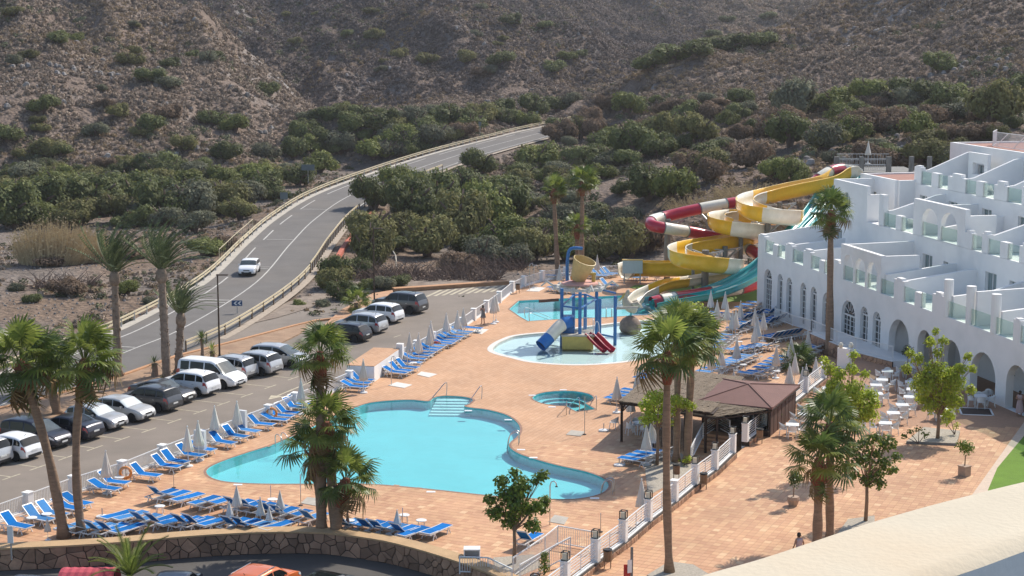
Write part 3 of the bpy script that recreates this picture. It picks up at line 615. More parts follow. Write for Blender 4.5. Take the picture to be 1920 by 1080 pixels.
# clean the polygon so that it is simple
def tile_mat(name, base, light, dark, px=0.62, py=0.31, big=False):
 m, nt, b = newmat(name); N = nt.nodes; L = nt.links; g = N.new("ShaderNodeNewGeometry"); mpn = N.new("ShaderNodeMapping")
 mpn.vector_type = 'POINT'; mpn.inputs["Rotation"].default_value = (0, 0, -math.atan2(UF.y, UF.x)); L.new(g.outputs["Position"], mpn.inputs["Vector"])
 br = N.new("ShaderNodeTexBrick"); br.inputs["Scale"].default_value = 1.0; br.inputs["Brick Width"].default_value = px; br.inputs["Row Height"].default_value = py; br.inputs["Mortar Size"].default_value = 0.012; br.inputs["Mortar Smooth"].default_value = 0.3; br.inputs["Bias"].default_value = -0.2; br.offset = 0.5
 br.inputs["Color1"].default_value = (*base, 1); br.inputs["Color2"].default_value = (*light, 1); br.inputs["Mortar"].default_value = (*dark, 1); L.new(mpn.outputs[0], br.inputs["Vector"])
 n = N.new("ShaderNodeTexNoise"); n.inputs["Scale"].default_value = 0.22; n.inputs["Detail"].default_value = 6; L.new(g.outputs["Position"], n.inputs["Vector"])
 mr = N.new("ShaderNodeMapRange"); mr.inputs[1].default_value = 0.3; mr.inputs[2].default_value = 0.7; mr.inputs[3].default_value = 0.88; mr.inputs[4].default_value = 1.1; L.new(n.outputs[0], mr.inputs[0])
 n2 = N.new("ShaderNodeTexNoise"); n2.inputs["Scale"].default_value = 1.6; n2.inputs["Detail"].default_value = 2
 m3 = N.new("ShaderNodeMapping"); m3.inputs["Rotation"].default_value = (0, 0, -math.atan2(UF.y, UF.x)); m3.inputs["Scale"].default_value = (1.0, 2.6, 1); L.new(g.outputs["Position"], m3.inputs["Vector"]); L.new(m3.outputs[0], n2.inputs["Vector"])
 r2 = N.new("ShaderNodeMapRange"); r2.inputs[1].default_value = 0.62; r2.inputs[2].default_value = 0.72; r2.inputs[3].default_value = 1.0; r2.inputs[4].default_value = 0.84; L.new(n2.outputs[0], r2.inputs[0])
 mu = N.new("ShaderNodeMath"); mu.operation = 'MULTIPLY'; L.new(mr.outputs[0], mu.inputs[0]); L.new(r2.outputs[0], mu.inputs[1])
 mx = N.new("ShaderNodeMix"); mx.data_type = 'RGBA'; mx.blend_type = 'MULTIPLY'; mx.inputs[0].default_value = 1; L.new(br.outputs[0], mx.inputs[6]); L.new(mu.outputs[0], mx.inputs[7])
 L.new(mx.outputs[2], b.inputs["Base Color"]); b.inputs["Roughness"].default_value = 0.7; b.inputs["Specular IOR Level"].default_value = 0.25; return m
M['deck_tiles'] = tile_mat("terracotta_deck_paving", (0.56, 0.325, 0.185), (0.62, 0.38, 0.23), (0.38, 0.20, 0.12))
M['joint'] = simple('paving_joint', (0.40, 0.235, 0.15), 0.9, var=0.1, coords='World')
def tiles_mat2():
 m, nt, b = newmat("terracotta_paving_tile"); N = nt.nodes; L = nt.links; g = N.new("ShaderNodeNewGeometry"); oi = N.new("ShaderNodeObjectInfo")
 ad = N.new("ShaderNodeMath"); ad.operation = 'ADD'; L.new(g.outputs["Random Per Island"], ad.inputs[0]); L.new(oi.outputs["Random"], ad.inputs[1]); fr = N.new("ShaderNodeMath"); fr.operation = 'FRACT'; L.new(ad.outputs[0], fr.inputs[0])
 cr = N.new("ShaderNodeValToRGB"); e = cr.color_ramp.elements; e[0].position = 0; e[0].color = (0.50, 0.265, 0.149, 1); e[1].position = 1; e[1].color = (0.70, 0.46, 0.270, 1)
 for p, c in ((0.12, (0.55, 0.30, 0.172, 1)), (0.5, (0.59, 0.335, 0.191, 1)), (0.82, (0.62, 0.36, 0.200, 1)), (0.93, (0.66, 0.41, 0.233, 1))): x = e.new(p); x.color = c
 L.new(fr.outputs[0], cr.inputs[0]); n = N.new("ShaderNodeTexNoise"); n.inputs["Scale"].default_value = 0.25; n.inputs["Detail"].default_value = 7; L.new(g.outputs["Position"], n.inputs["Vector"])
 mr = N.new("ShaderNodeMapRange"); mr.inputs[1].default_value = 0.3; mr.inputs[2].default_value = 0.7; mr.inputs[3].default_value = 0.84; mr.inputs[4].default_value = 1.12; L.new(n.outputs[0], mr.inputs[0])
 mx = N.new("ShaderNodeMix"); mx.data_type = 'RGBA'; mx.blend_type = 'MULTIPLY'; mx.inputs[0].default_value = 1; L.new(cr.outputs[0], mx.inputs[6]); L.new(mr.outputs[0], mx.inputs[7]); L.new(mx.outputs[2], b.inputs["Base Color"]); b.inputs["Roughness"].default_value = 0.65; b.inputs["Specular IOR Level"].default_value = 0.25; return m
M['tile'] = tiles_mat2()
deck = tess([deck_out, MAIN, LEIS, SPLASH, JAC], 0.0, "pool_deck", M['deck_tiles'])
# plaza, 0.7 m higher
PZ = 0.7
plaza_poly = [g0(p, PZ) for p in PILL_R] + [g0(p, PZ) for p in PILL_R2] + [B(26.8, -3.0, PZ), B(26.8, 0, PZ), B(63, 0, PZ)] + [P(1925, 800, PZ), P(1655, 950, PZ) , Vector((14, 62, PZ)), Vector((0, 62, PZ))]
plaza_poly = [g0(p, PZ) for p in PILL_R] + [g0(p, PZ) for p in PILL_R2] + [B(26.8, -3.0, PZ), B(26.8, 4, PZ), B(63, 4, PZ), Vector((40, 66, PZ)), Vector((14, 55, PZ)), Vector((-2, 62, PZ))]
plaza = tess([plaza_poly], PZ, "plaza", M['joint'])
# loose-laid tiles with open joints: individually for the ones that show largest, one joined part for the rest
TL, TW_ = 0.46, 0.36
def tile_rows(poly, z, ymax, ymin, holes, fr=0.0, mk=None):
 xs = [p.x * UF.x + p.y * UF.y for p in poly]; ys = [p.x * VF.x + p.y * VF.y for p in poly]; out = []
 j = 0; b = min(ys)
 while b < max(ys):
  a = min(xs)
  while a < max(xs):
   c = UF * (a + TL / 2) + VF * (b + TW_ / 2)
   if ymin < c.y < ymax and abs(c.x) < c.y * 0.315 and inpoly(c.x, c.y, poly) and not any(inpoly(c.x, c.y, h) for h in holes): out.append(c)
   a += TL
  b += TW_; j += 1
 return out
def tile_bm(mb, c, z, rng, g=0.014):
 hx = TL / 2 - g; hy = TW_ / 2 - g; t = 0.005 + rng.random() * 0.003
 a = UF * hx; b = VF * hy; q = [c - a - b, c + a - b, c + a + b, c - a + b]
 vs = [(p.x, p.y, z + t) for p in q]; a2 = UF * 0.012; b2 = VF * 0.012
 q2 = [c - a - b - a2 * .5 - b2 * .5, c + a - b + a2 * .5 - b2 * .5, c + a + b + a2 * .5 + b2 * .5, c - a + b - a2 * .5 + b2 * .5]
 vs += [(p.x, p.y, z + 0.001) for p in q2]
 mb.add(vs, [(0, 1, 2, 3), (4, 5, 1, 0), (5, 6, 2, 1), (6, 7, 3, 2), (7, 4, 0, 3)])
rng = random.Random(3)
STAIR_A = P(1330, 840, 0);
pt = tile_rows(plaza_poly, PZ, 105, 64, [])
pt.sort(key=lambda c: c.y)
vis = [c for c in pt if 70 < c.y]
def in_frame(c, z):
 d = c.y * math.cos(PITCH) + (H - z) * math.sin(PITCH); up = c.y * math.sin(PITCH) + (z - H) * math.cos(PITCH)
 return 540 - FPX * up / d, 960 + FPX * c.x / d
near = [c for c in vis if (lambda yx: yx[0] < 1075 and 1130 < yx[1] < 1900 and yx[0] < 1078 - (yx[1] - 1270) * 0.275)(in_frame(c, PZ))][:290]
ns = set(id(c) for c in near)
mbt = MB()
for c in pt:
 if id(c) not in ns: tile_bm(mbt, c, PZ, rng)
mbt.build("tiles", M['tile'], plaza, kind="stuff")
one = MB(); tile_bm(one, Vector((0, 0, 0)), 0, rng); tm = bpy.data.meshes.new("tile"); tm.from_pydata(one.v, [], one.f); tm.materials.append(M['tile']); tm.update()
for c in near: linked("tile", tm, plaza, (c.x, c.y, PZ))
dt = tile_rows(deck_out, 0, 106, 76, [MAIN, JAC]); mbt = MB()
mn = lambda c, L: min((Vector((c.x - p.x, c.y - p.y, 0))).length for p in L[::2])
dt = [c for c in dt if c.y < 100 or fbm(np.array(c.x / 3.0), np.array(c.y / 3.0), 2, 5) > (c.y - 100) / 8]
dt = [c for c in dt if mn(c, MAIN) > 0.55]
for c in dt: tile_bm(mbt, c, 0.0, rng)
mbt.build("tiles", M['tile'], deck, kind="stuff")
# ------------------------------------------------------------------ pools
def water_mat(name, tint, gl=0.9):
 m, nt, b = newmat(name); N = nt.nodes; L = nt.links
 t = N.new("ShaderNodeBsdfTransparent"); t.inputs[0].default_value = (*tint, 1); gs = N.new("ShaderNodeBsdfGlossy"); gs.inputs["Roughness"].default_value = 0.06
 fr = N.new("ShaderNodeFresnel"); fr.inputs[0].default_value = 1.28; n = N.new("ShaderNodeTexNoise"); n.inputs["Scale"].default_value = 1.2; n.inputs["Detail"].default_value = 4
 g = N.new("ShaderNodeNewGeometry"); L.new(g.outputs["Position"], n.inputs["Vector"]); bp = N.new("ShaderNodeBump"); bp.inputs["Strength"].default_value = 0.3; bp.inputs["Distance"].default_value = 0.06; L.new(n.outputs[0], bp.inputs["Height"])
 L.new(bp.outputs[0], gs.inputs["Normal"]); L.new(bp.outputs[0], fr.inputs["Normal"])
 ms = N.new("ShaderNodeMixShader"); L.new(fr.outputs[0], ms.inputs[0]); L.new(t.outputs[0], ms.inputs[1]); L.new(gs.outputs[0], ms.inputs[2]); L.new(ms.outputs[0], N["Material Output"].inputs[0]); return m
M['water'] = water_mat("pool_water", (0.70, 0.955, 0.965)); M['water_thin'] = water_mat("shallow_water", (0.92, 0.985, 0.985))
M['basin'] = simple('pale_blue_mosaic', (0.31, 0.77, 0.83), 0.6, var=0.06, scale=0.35, coords='World')
M['basin_wall'] = simple('turquoise_mosaic_wall', (0.24, 0.70, 0.72), 0.5, var=0.08, scale=4, coords='World')
M['basin_pale'] = simple('pale_pool_paint', (0.76, 0.93, 0.94), 0.6, var=0.03, scale=0.5, coords='World', dirt=((0.74, 0.86, 0.85), 0.4, 0.25))
M['coping'] = simple('brown_coping', (0.30, 0.17, 0.12), 0.8, var=0.2, scale=3, coords='World'); M['coping_white'] = simple('white_coping', (0.72, 0.68, 0.62), 0.8, var=0.08, coords='World')
def ccw(L): return sum(a.x * b.y - b.x * a.y for a, b in zip(L, L[1:] + L[:1])) > 0
def pool(loop, depth, wz, wallm, floorm, waterm, cop, copw=0.28, group=None):
 n = len(loop); mb = MB(); vs = [(p.x, p.y, 0.0) for p in loop] + [(p.x, p.y, -depth) for p in loop]
 fs = [(i, n + i, n + (i + 1) % n, (i + 1) % n) for i in range(n)]
 if not ccw(loop): fs = [f[::-1] for f in fs]
 mb.add(vs, fs); o = mb.build("pool_wall", wallm); o["kind"] = "structure"
 tess([loop], -depth, "pool_floor", floorm); tess([loop], wz, "water", waterm)
 closed = loop + [loop[0]]; sgn = 1 if ccw(loop) else -1
 mb = MB(); ribbon(closed, 0.0 if sgn > 0 else -copw, copw if sgn > 0 else 0.0, 0.010, mb); o = mb.build("pool_coping", cop); o["kind"] = "structure"
pool(MAIN, 0.62, -0.045, M['basin_wall'], M['basin'], M['water'], M['coping'], 0.16)
pool(LEIS, 1.1, -0.10, M['basin_wall'], M['basin'], M['water'], M['coping'], 0.16)
pool(SPLASH, 0.24, -0.05, M['coping_white'], M['basin_pale'], M['water_thin'], M['coping_white'], 0.45)
pool(JAC, 0.9, -0.08, M['basin_wall'], M['basin'], M['water'], M['coping'], 0.14)
# seat ring and steps inside the whirlpool, steps of the big pool
mb = MB()
for k, (r0, z) in enumerate(((1.95, -0.45), (1.55, -0.62))):
 n = 30; a0 = [Vector((jc.x + r0 * math.cos(6.283 * i / n), jc.y + r0 * math.sin(6.283 * i / n), z)) for i in range(n + 1)]; ribbon(a0, -0.42, 0.0, 0, mb)
tag(mb.build("pool_seat_ring", M['basin']), kind="structure")
mb = MB(); sc0 = P(850, 743, 0); dn = (P(838, 775, 0) - sc0); dn.z = 0; dn.normalize(); sd_ = Vector((-dn.y, dn.x, 0))
for k in range(6):
 c = sc0 + dn * (0.5 + k * 0.55); wv = 1.15 + 0.05 * k; z = -0.14 - 0.08 * k
 mb.prism([tuple((c - sd_ * wv - dn * .31)[:2]), tuple((c + sd_ * wv - dn * .31)[:2]), tuple((c + sd_ * wv + dn * .31)[:2]), tuple((c - sd_ * wv + dn * .31)[:2])], -0.61, z)
tag(mb.build("pool_steps", M['basin_pale']), kind="structure")
# lighter scuppers around the pools
mb = MB()
for (a, b) in [(446, 908.5), (808, 922), (977, 843), (1000, 858), (1115, 934), (998, 741), (1056, 731), (1035, 763), (953, 787), (878, 770)]:
 q = P(a, b, 0.012); mb.box((q.x, q.y, 0.012), (0.5, 0.28, 0.01))
tag(mb.build("skimmer_covers", M['white_plastic']), kind="stuff")
# shower trays, paler slabs on the deck
def slab(name, px, z, mat, h=0.03):
 L = pz(px, z); mb = MB(); mb.prism([(p.x, p.y) for p in (L if ccw(L) else L[::-1])], z, z + h); o = mb.build(name, mat); o["kind"] = "structure"; return o
slab("shower_tray", [(1061, 815.5), (1071, 807), (1097, 810), (1089, 818.5)], 0.0, M['concrete'])
slab("shower_tray", [(564, 944), (576, 933), (598, 935), (592, 949)], 0.0, M['concrete'])
slab("shower_tray", [(728, 723), (744, 717), (773, 722), (758, 728)], 0.0, M['coping_white'])
slab("shower_tray", [(782, 703), (790, 697), (820, 702), (804, 708)], 0.0, M['coping_white'])
slab("shower_tray", [(885, 622), (893, 617), (916, 618), (903, 627)], 0.0, M['coping_white'])
slab("shower_tray", [(986, 546), (1000, 538), (1023, 540), (1010, 547)], 0.0, M['coping_white'])
slab("shower_tray", [(1028, 979), (1040, 966), (1066, 971), (1058, 984)], 0.0, M['concrete'])
# ================================================================== lower car park, lawn, beds
low = [Vector((-60, 40, 0))] + [g0(p) for p in offs(WCAP, -0.2)] + [Vector((1.5, 70, 0)), Vector((4, 40, 0))]
tess([[Vector((p.x, p.y, 0)) for p in low]], -0.75, "lower_car_park", M['asphalt_low'])
lawn = [P(1853, 918, PZ), P(1870, 878, PZ), P(1925, 812, PZ), P(2080, 800, PZ), P(2080, 1000, PZ), P(1840, 960, PZ)]
tess([lawn], PZ + 0.03, "lawn", M['grass'])
curb = [P(1818, 935, PZ), P(1925, 785, PZ), P(1925, 812, PZ), P(1870, 878, PZ), P(1853, 918, PZ), P(1846, 950, PZ)]
tess([curb], PZ + 0.024, "lawn_border", simple('pale_stone_border', (0.60, 0.47, 0.36), 0.8, var=0.1, coords='World'))
turf2 = [P(1270, 566, 0), P(1420, 566, 0), P(1425, 538, 0), P(1400, 528, 0), P(1190, 535, 0), P(1180, 540, 0), P(1262, 547, 0)]
tess([turf2], 0.012, "slide_lawn", simple('green_turf', (0.17, 0.27, 0.05), 0.9, var=0.15, scale=0.5, coords='World'))
gravel = simple('grey_gravel', (0.42, 0.37, 0.30), 0.95, var=0.25, scale=9, bump=0.5, bscale=30, coords='World')
def bed(name, px, z, h=0.09):
 L = pz(px, z); L = L if ccw(L) else L[::-1]; mb = MB(); mb.prism([(p.x, p.y) for p in L], z, z + h, mi=0, top=False); mb.v; o = mb.build(name, M['concrete_post']); o["kind"] = "structure"
 tess([L], z + h, "gravel_bed", gravel); return o
bed("bed_kerb", [(1699, 832), (1732, 805), (1800, 812), (1794, 836)], PZ, 0.16)
bed("bed_kerb", [(1213, 1082), (1255, 1056), (1300, 1062), (1345, 1090), (1290, 1110)], PZ, 0.1)
bed("bed_kerb", [(1560, 1015), (1590, 975), (1640, 968), (1640, 1000)], PZ, 0.05)
L_ = pz([(1208, 868), (1262, 843), (1300, 862), (1306, 872), (1262, 905), (1215, 930)]); tess([L_], 0.02, "gravel_bed", gravel)
L_ = pz([(925, 1046), (1000, 1040), (1018, 1062), (965, 1085), (930, 1078)]); tess([L_], 0.02, "gravel_bed", gravel)
# ------------------------------------------------------------------ stones: a voronoi of a strip, each cell a stone of its own
def voronoi(w, h, size, seed, jit=0.5, squash=0.75):
 r = random.Random(seed); nx = max(1, int(w / size)); ny = max(1, int(round(h / (size * squash)))); S = []
 for j in range(ny):
  for i in range(nx): S.append(((i + .5 + (0.5 * (j % 2)) + r.uniform(-jit, jit)) * w / nx, (j + .5 + r.uniform(-jit, jit) * .9) * h / ny))
 S = [(x, min(max(y, 0.03), h - 0.03)) for x, y in S if r.random() > 0.12]
 cells = []
 for i, (sx, sy) in enumerate(S):
  poly = [(max(0, sx - size * 1.6), 0), (min(w, sx + size * 1.6), 0), (min(w, sx + size * 1.6), h), (max(0, sx - size * 1.6), h)]
  for k, (tx, ty) in enumerate(S):
   if k == i or abs(tx - sx) > size * 3.2: continue
   mx, my = (sx + tx) / 2, (sy + ty) / 2; nx_, ny_ = tx - sx, ty - sy; out = []
   for a, b in zip(poly, poly[1:] + poly[:1]):
    da = (a[0] - mx) * nx_ + (a[1] - my) * ny_; db = (b[0] - mx) * nx_ + (b[1] - my) * ny_
    if da <= 0: out.append(a)
    if (da < 0) != (db < 0) and abs(da - db) > 1e-9: t = da / (da - db); out.append((a[0] + (b[0] - a[0]) * t, a[1] + (b[1] - a[1]) * t))
   poly = out
   if len(poly) < 3: break
  if len(poly) >= 3: cells.append(((sx, sy), poly))
 return cells
def path_at(pts):
 L = [0]
 for a, b in zip(pts, pts[1:]): L.append(L[-1] + (b - a).length)
 def f(s):
  s = min(max(s, 0), L[-1] - 1e-6)
  for i in range(len(pts) - 1):
   if s <= L[i + 1]:
    t = (s - L[i]) / (L[i + 1] - L[i]); d = (pts[i + 1] - pts[i]).normalized(); return pts[i] + (pts[i + 1] - pts[i]) * t, d
 return f, L[-1]
M['wall_stone'] = simple('brown_rubble_stone', (0.37, 0.225, 0.145), 0.92, var=0.28, scale=2.2, bump=0.5, bscale=9, rnd=0.42, dirt=((0.13, 0.085, 0.065), 0.6, 1.1))
M['mortar'] = simple('dark_joint', (0.055, 0.04, 0.032), 0.95, var=0.2)
M['cap'] = simple('ochre_wall_cap', (0.50, 0.335, 0.185), 0.9, var=0.14, scale=1.6, bump=0.3, bscale=14, coords='World')
def stone_wall(name, label, front, zb, zt, size, seed, face=1, depth=0.05, core=0.5, cap=None, capov=0.06, mat='wall_stone', limit=300, zoff=0.0, xr=None):
 """front: line of the visible face; face=+1 the face looks to the right of the walking direction"""
 root = thing(name, label, 'wall', (front[0].x, front[0].y, zb)); f, L = path_at([g0(p) for p in front])
 F = [g0(p) for p in front]; a = offs(F, 0.0); b = offs(F, -core * face)
 mb = MB();
 for i in range(len(F) - 1):
  q = [a[i], a[i + 1], b[i + 1], b[i]]; q = q if ccw(q) else q[::-1]; mb.prism([(p.x, p.y) for p in q], zb, zt, bottom=False)
 mb.build("core", M['mortar'], root, world=True)
 h = zt - zb; n = 0; rest = MB()
 for (sx, sy), poly in voronoi(L, h, size, seed):
  r = random.Random(int(sx * 1000 + sy * 77)); c = (sum(p[0] for p in poly) / len(poly), sum(p[1] for p in poly) / len(poly)); g = 0.022 if size > .4 else 0.014
  def pt(x, y, out):
   p, d = f(x); rr = Vector((d.y, -d.x, 0)) * face; return p + rr * out + Vector((0, 0, zb + y))
  m = len(poly); dd = depth * r.uniform(0.5, 1.3); outer = []; inner = []
  for (x, y) in poly:
   vx, vy = x - c[0], y - c[1]; l = math.hypot(vx, vy) + 1e-6
   k1 = max(0.2, (l - g) / l); k2 = max(0.15, (l - g - 0.035) / l)
   outer.append(pt(c[0] + vx * k1, c[1] + vy * k1, 0.002)); inner.append(pt(c[0] + vx * k2, c[1] + vy * k2, dd))
  fs = [tuple(range(m, 2 * m))] + [(i, (i + 1) % m, m + (i + 1) % m, m + i) for i in range(m)]
  if face < 0: fs = [q for q in fs]
  s = MB() if n < limit else rest; s.add(outer + inner, fs)
  if n < limit: s.build("stone", M[mat], root, world=True)
  n += 1
 if rest.v: rest.build("stones", M[mat], root, world=True, kind="stuff")
 if cap:
  a = offs(F, capov * face); b = offs(F, (-core - 0.02) * face); mb = MB()
  for i in range(len(F) - 1):
   q = [a[i], a[i + 1], b[i + 1], b[i]]; q = q if ccw(q) else q[::-1]; mb.prism([(p.x, p.y) for p in q], zt, zt + cap)
  mb.build("cap", M['cap'], root, world=True)
 return root
wl = catmull([g0(p) for p in WCAP], 3)
stone_wall('stone_wall', 'long curved wall of brown rubble stone with an ochre cap, between pool deck and lower car park', wl, -0.75, 0.33, 0.45, 5, face=1, core=0.85, cap=0.09)
# ------------------------------------------------------------------ white fence between car park and deck
def balusters(mb, a, b, z0, z1, step=0.12, w=0.028, mi=0):
 n = max(2, int((b - a).length / step));
 for i in range(1, n):
  p = a + (b - a) * (i / n); mb.box((p.x, p.y, (z0 + z1) / 2), (w, w, z1 - z0), mi=mi)
def white_fence(pts, label, z=0.0, ph=1.05, pw=0.42, kerbh=0.12, panel='bars', rail_h=0.95, skip=(), step=0.12, group=None):
 root = thing('white_fence', label, 'fence', (pts[0].x, pts[0].y, z), group=group)
 bars = MB(); n = len(pts)
 for i, p in enumerate(pts):
  d = (pts[min(i + 1, n - 1)] - pts[max(i - 1, 0)]); rz = math.atan2(d.y, d.x)
  mb = MB(); mb.box((0, 0, ph / 2), (pw, pw, ph), rz); mb.box((0, 0, ph + 0.02), (pw + .06, pw + .06, 0.05), rz); o = mb.build("pillar", M['white_wall'], root); o.location = (p.x - root.location.x, p.y - root.location.y, z - root.location.z)
 for i in range(n - 1):
  if i in skip: continue
  a = g0(pts[i], z); b = g0(pts[i + 1], z); d = (b - a).normalized(); a2 = a + d * pw / 2; b2 = b - d * pw / 2; up = Vector((0, 0, 1))
  mb = MB(); mb.bar(a2 + up * kerbh / 2, b2 + up * kerbh / 2, 0.2, kerbh); mb.build("kerb", M['white_wall'], root, world=True)
  for hz in (rail_h, kerbh + 0.06):
   mb = MB(); mb.bar(a2 + up * hz, b2 + up * hz, 0.05, 0.05); mb.build("rail", M['white_paint'], root, world=True)
  if panel == 'bars': balusters(bars, a2, b2, z + kerbh + .06, z + rail_h, step)
  else:
   for hz in (0.28, 0.42, 0.56, 0.70, 0.82): bars.bar(a2 + up * (hz), b2 + up * hz, 0.018, 0.05)
   m_ = (a2 + b2) / 2; bars.bar(m_ + up * (kerbh + .06), m_ + up * rail_h, .04, .04)
 bars.build("balusters", M['white_paint'], root, world=True, kind="stuff")
 return root
white_fence([g0(p) for p in FENCE_A], 'white barred fence between the parked cars and the pool, up to the white block')
white_fence([g0(p) for p in FENCE_B], 'white barred fence curving from the white block behind the play pool', step=0.14)
# white block with terracotta top standing in the fence line
bl = [P(702, 716, 0), P(750, 681, 0)]; dd = (bl[1] - bl[0]); pr = Vector((-dd.y, dd.x, 0)).normalized()
root = thing('plant_room', 'low white service block with flat terracotta top set into the car park fence', 'service block', tuple(bl[0]))
q = [bl[0], bl[1], bl[1] + pr * 2.1, bl[0] + pr * 2.1]; q = q if ccw(q) else q[::-1]
mb = MB(); mb.prism([(p.x, p.y) for p in q], 0, 1.12); mb.build("wall", M['white_wall'], root, world=True)
c = sum(q, Vector()) / 4; q2 = [c + (p - c) * 0.99 for p in q]; mb = MB(); mb.prism([(p.x, p.y) for p in q2], 1.125, 1.16); mb.build("roof", M['deck_tiles'], root, world=True)
e = bl[1]; mb = MB(); mb.box((e.x, e.y + .2, .75), (0.5, .5, 1.5), math.atan2(dd.y, dd.x)); mb.build("pillar", M['white_wall'], root, world=True)
# ------------------------------------------------------------------ railing on stone plinth between deck and plaza, with lanterns
def lantern(parent, p):
 mb = MB(); s = .15
 for sx in (-1, 1):
  for sy in (-1, 1): mb.box((sx * s, sy * s, .2), (.035, .035, .40))
 for z in (.02, .40):
  for a in (-1, 1): mb.box((0, a * s, z), (2 * s + .035, .035, .035)); mb.box((a * s, 0, z), (.035, 2 * s - .035, .035))
 fr = mb.build("lantern", M['dark_metal'], parent); fr.location = p; fr.rotation_euler = (0, 0, math.atan2(UF.y, UF.x))
 g = MB(); g.box((0, 0, .2), (.23, .23, .3)); g.build("lamp_glass", M['lamp_glass'], fr)
for pl, lab, skip in ((PILL_R, 'white railing with lantern-topped pillars on a stone plinth, lower run beside the stairs', ()), (PILL_R2, 'white railing with pillars on a stone plinth, upper run beside the brown-roofed kiosk', (0, 1))):
 root = white_fence([g0(p, 1.0) for p in pl], lab, z=1.0, ph=1.1, pw=0.36, kerbh=0.06, panel='lines', rail_h=0.98, skip=())
 for i, p in enumerate(pl):
  if (pl is PILL_R and i in (1, 2, 3, 4, 5, 7, 8, 9)) or (pl is PILL_R2 and i in (0, 3)): lantern(root, Vector((p.x - root.location.x, p.y - root.location.y, 1.13)))
 fl = offs([g0(p) for p in pl], 0.26)
 rr = stone_wall('stone_plinth', 'low stone plinth under the ' + ('lower' if pl is PILL_R else 'upper') + ' run of white railing along the plaza', fl, PZ, 1.0, 0.30, 9, face=1, depth=0.03, core=0.5, limit=150)
 mb = MB(); a = offs([g0(p) for p in pl], 0.2); b = offs([g0(p) for p in pl], -0.22)
 for i in range(len(pl) - 1):
  q = [a[i], a[i + 1], b[i + 1], b[i]]; q = q if ccw(q) else q[::-1]; mb.prism([(p.x, p.y) for p in q], -0.02, PZ)
 mb.build("footing", M['white_wall'], rr, world=True)
# pale end wall with two lamps where the railing meets the building terrace
c = P(1583, 690, PZ); root = thing('lamp_wall', 'short white wall with two round lamps at the end of the plaza railing', 'wall', tuple(c))
mb = MB(); mb.box((0, 0, .75), (1.0, .4, 1.5), math.atan2(UF.y, UF.x) + 1.3); mb.build("wall", M['white_wall'], root)
for k in (-.3, .45):
 mb = MB(); mb.lathe([(.05, 1.5), (.16, 1.55), (.18, 1.75), (.1, 1.9), (.02, 1.92)], n=10); o = mb.build("lamp", M['lamp_glass'], root); o.location = (k, 0, 0)
# stair from the plaza down to the deck
sa = P(1352, 815, PZ); sb = P(1305, 858, 0);
root = thing('staircase', 'tiled steps with white railings going down from plaza gate to pool deck beside the pergola', 'stairs', (sa.x, sa.y, 0))
dirv = g0(sb - sa); Ls = dirv.length; dirv.normalize(); sdv = Vector((-dirv.y, dirv.x, 0)); w = 1.0
mb = MB(); c = g0(sa) - dirv * 1.0; mb.box((c.x, c.y, PZ / 2), (2.4, 2 * w, PZ - .005), math.atan2(dirv.y, dirv.x)); mb.build("landing", M['tile'], root, world=True)
for k in range(4):
 c = g0(sa) + dirv * (0.36 * k + .38); hh = PZ - 0.16 * (k + 1); mb = MB(); mb.box((c.x, c.y, hh / 2), (.36, 2 * w, hh), math.atan2(dirv.y, dirv.x)); mb.build("step", M['tile'], root, world=True)
for sgn in (-1,):
 a = P(1344, 804, PZ + .05); b_ = P(1318, 822, PZ + .05); c_ = P(1295, 868, 0.05); e_ = P(1368, 817, PZ + .05)
 L_ = [e_, a, b_, c_]; mb = MB(); up = Vector((0, 0, .95))
 for i in range(3):
  mb.bar(L_[i] + up, L_[i + 1] + up, .06); mb.bar(L_[i] + up * .15, L_[i + 1] + up * .15, .05)
  for t in (.3, .45, .6, .75, .88): mb.bar(L_[i] + up * t, L_[i + 1] + up * t, .02)
 for p in L_: mb.bar(p, p + up, .06)
 mb.build("railing", M['white_paint'], root, world=True)
# access ramp with railings at the near end of the deck
pts = [P(966, 1046, 0), P(1044, 1020, 0), P(1160, 1034, 0)]
up = Vector((0, 0, .95))
def rail_run(name, label, L_, h=1.0, step=.12, mat='white_paint', cat='railing', low=.12):
 root = thing(name, label, cat, tuple(L_[0])); up = Vector((0, 0, h)); mb = MB(); bb = MB()
 for a, b in zip(L_, L_[1:]):
  mb.bar(a + up, b + up, .055); mb.bar(a + Vector((0, 0, low)), b + Vector((0, 0, low)), .05)
  n = max(2, int((b - a).length / step))
  for i in range(1, n):
   p = a + (b - a) * (i / n); bb.bar(p + Vector((0, 0, low)), p + up, .022)
 for p in L_: mb.bar(p, p + up, .06)
 mb.build("rail", M[mat], root, world=True); bb.build("balusters", M[mat], root, world=True, kind="stuff"); return root
rail_run('ramp_railing', 'tall white railing climbing from the round-leaved tree then turning along the ramp', [P(962, 1084, 0), P(1022, 1042, 0), P(1046, 1022, 0), P(1120, 1035, 0)])
rail_run('ramp_railing', 'inner white handrail in the middle of the ramp beside the lantern pillars', [P(975, 1098, 0), P(1030, 1066, 0.1), P(1069, 1045, 0.35)])
rail_run('ramp_railing', 'low white barred railing behind the stone wall beside the white box', [P(862, 1076, 0), P(915, 1078, 0), P(960, 1100, 0)], h=.85)
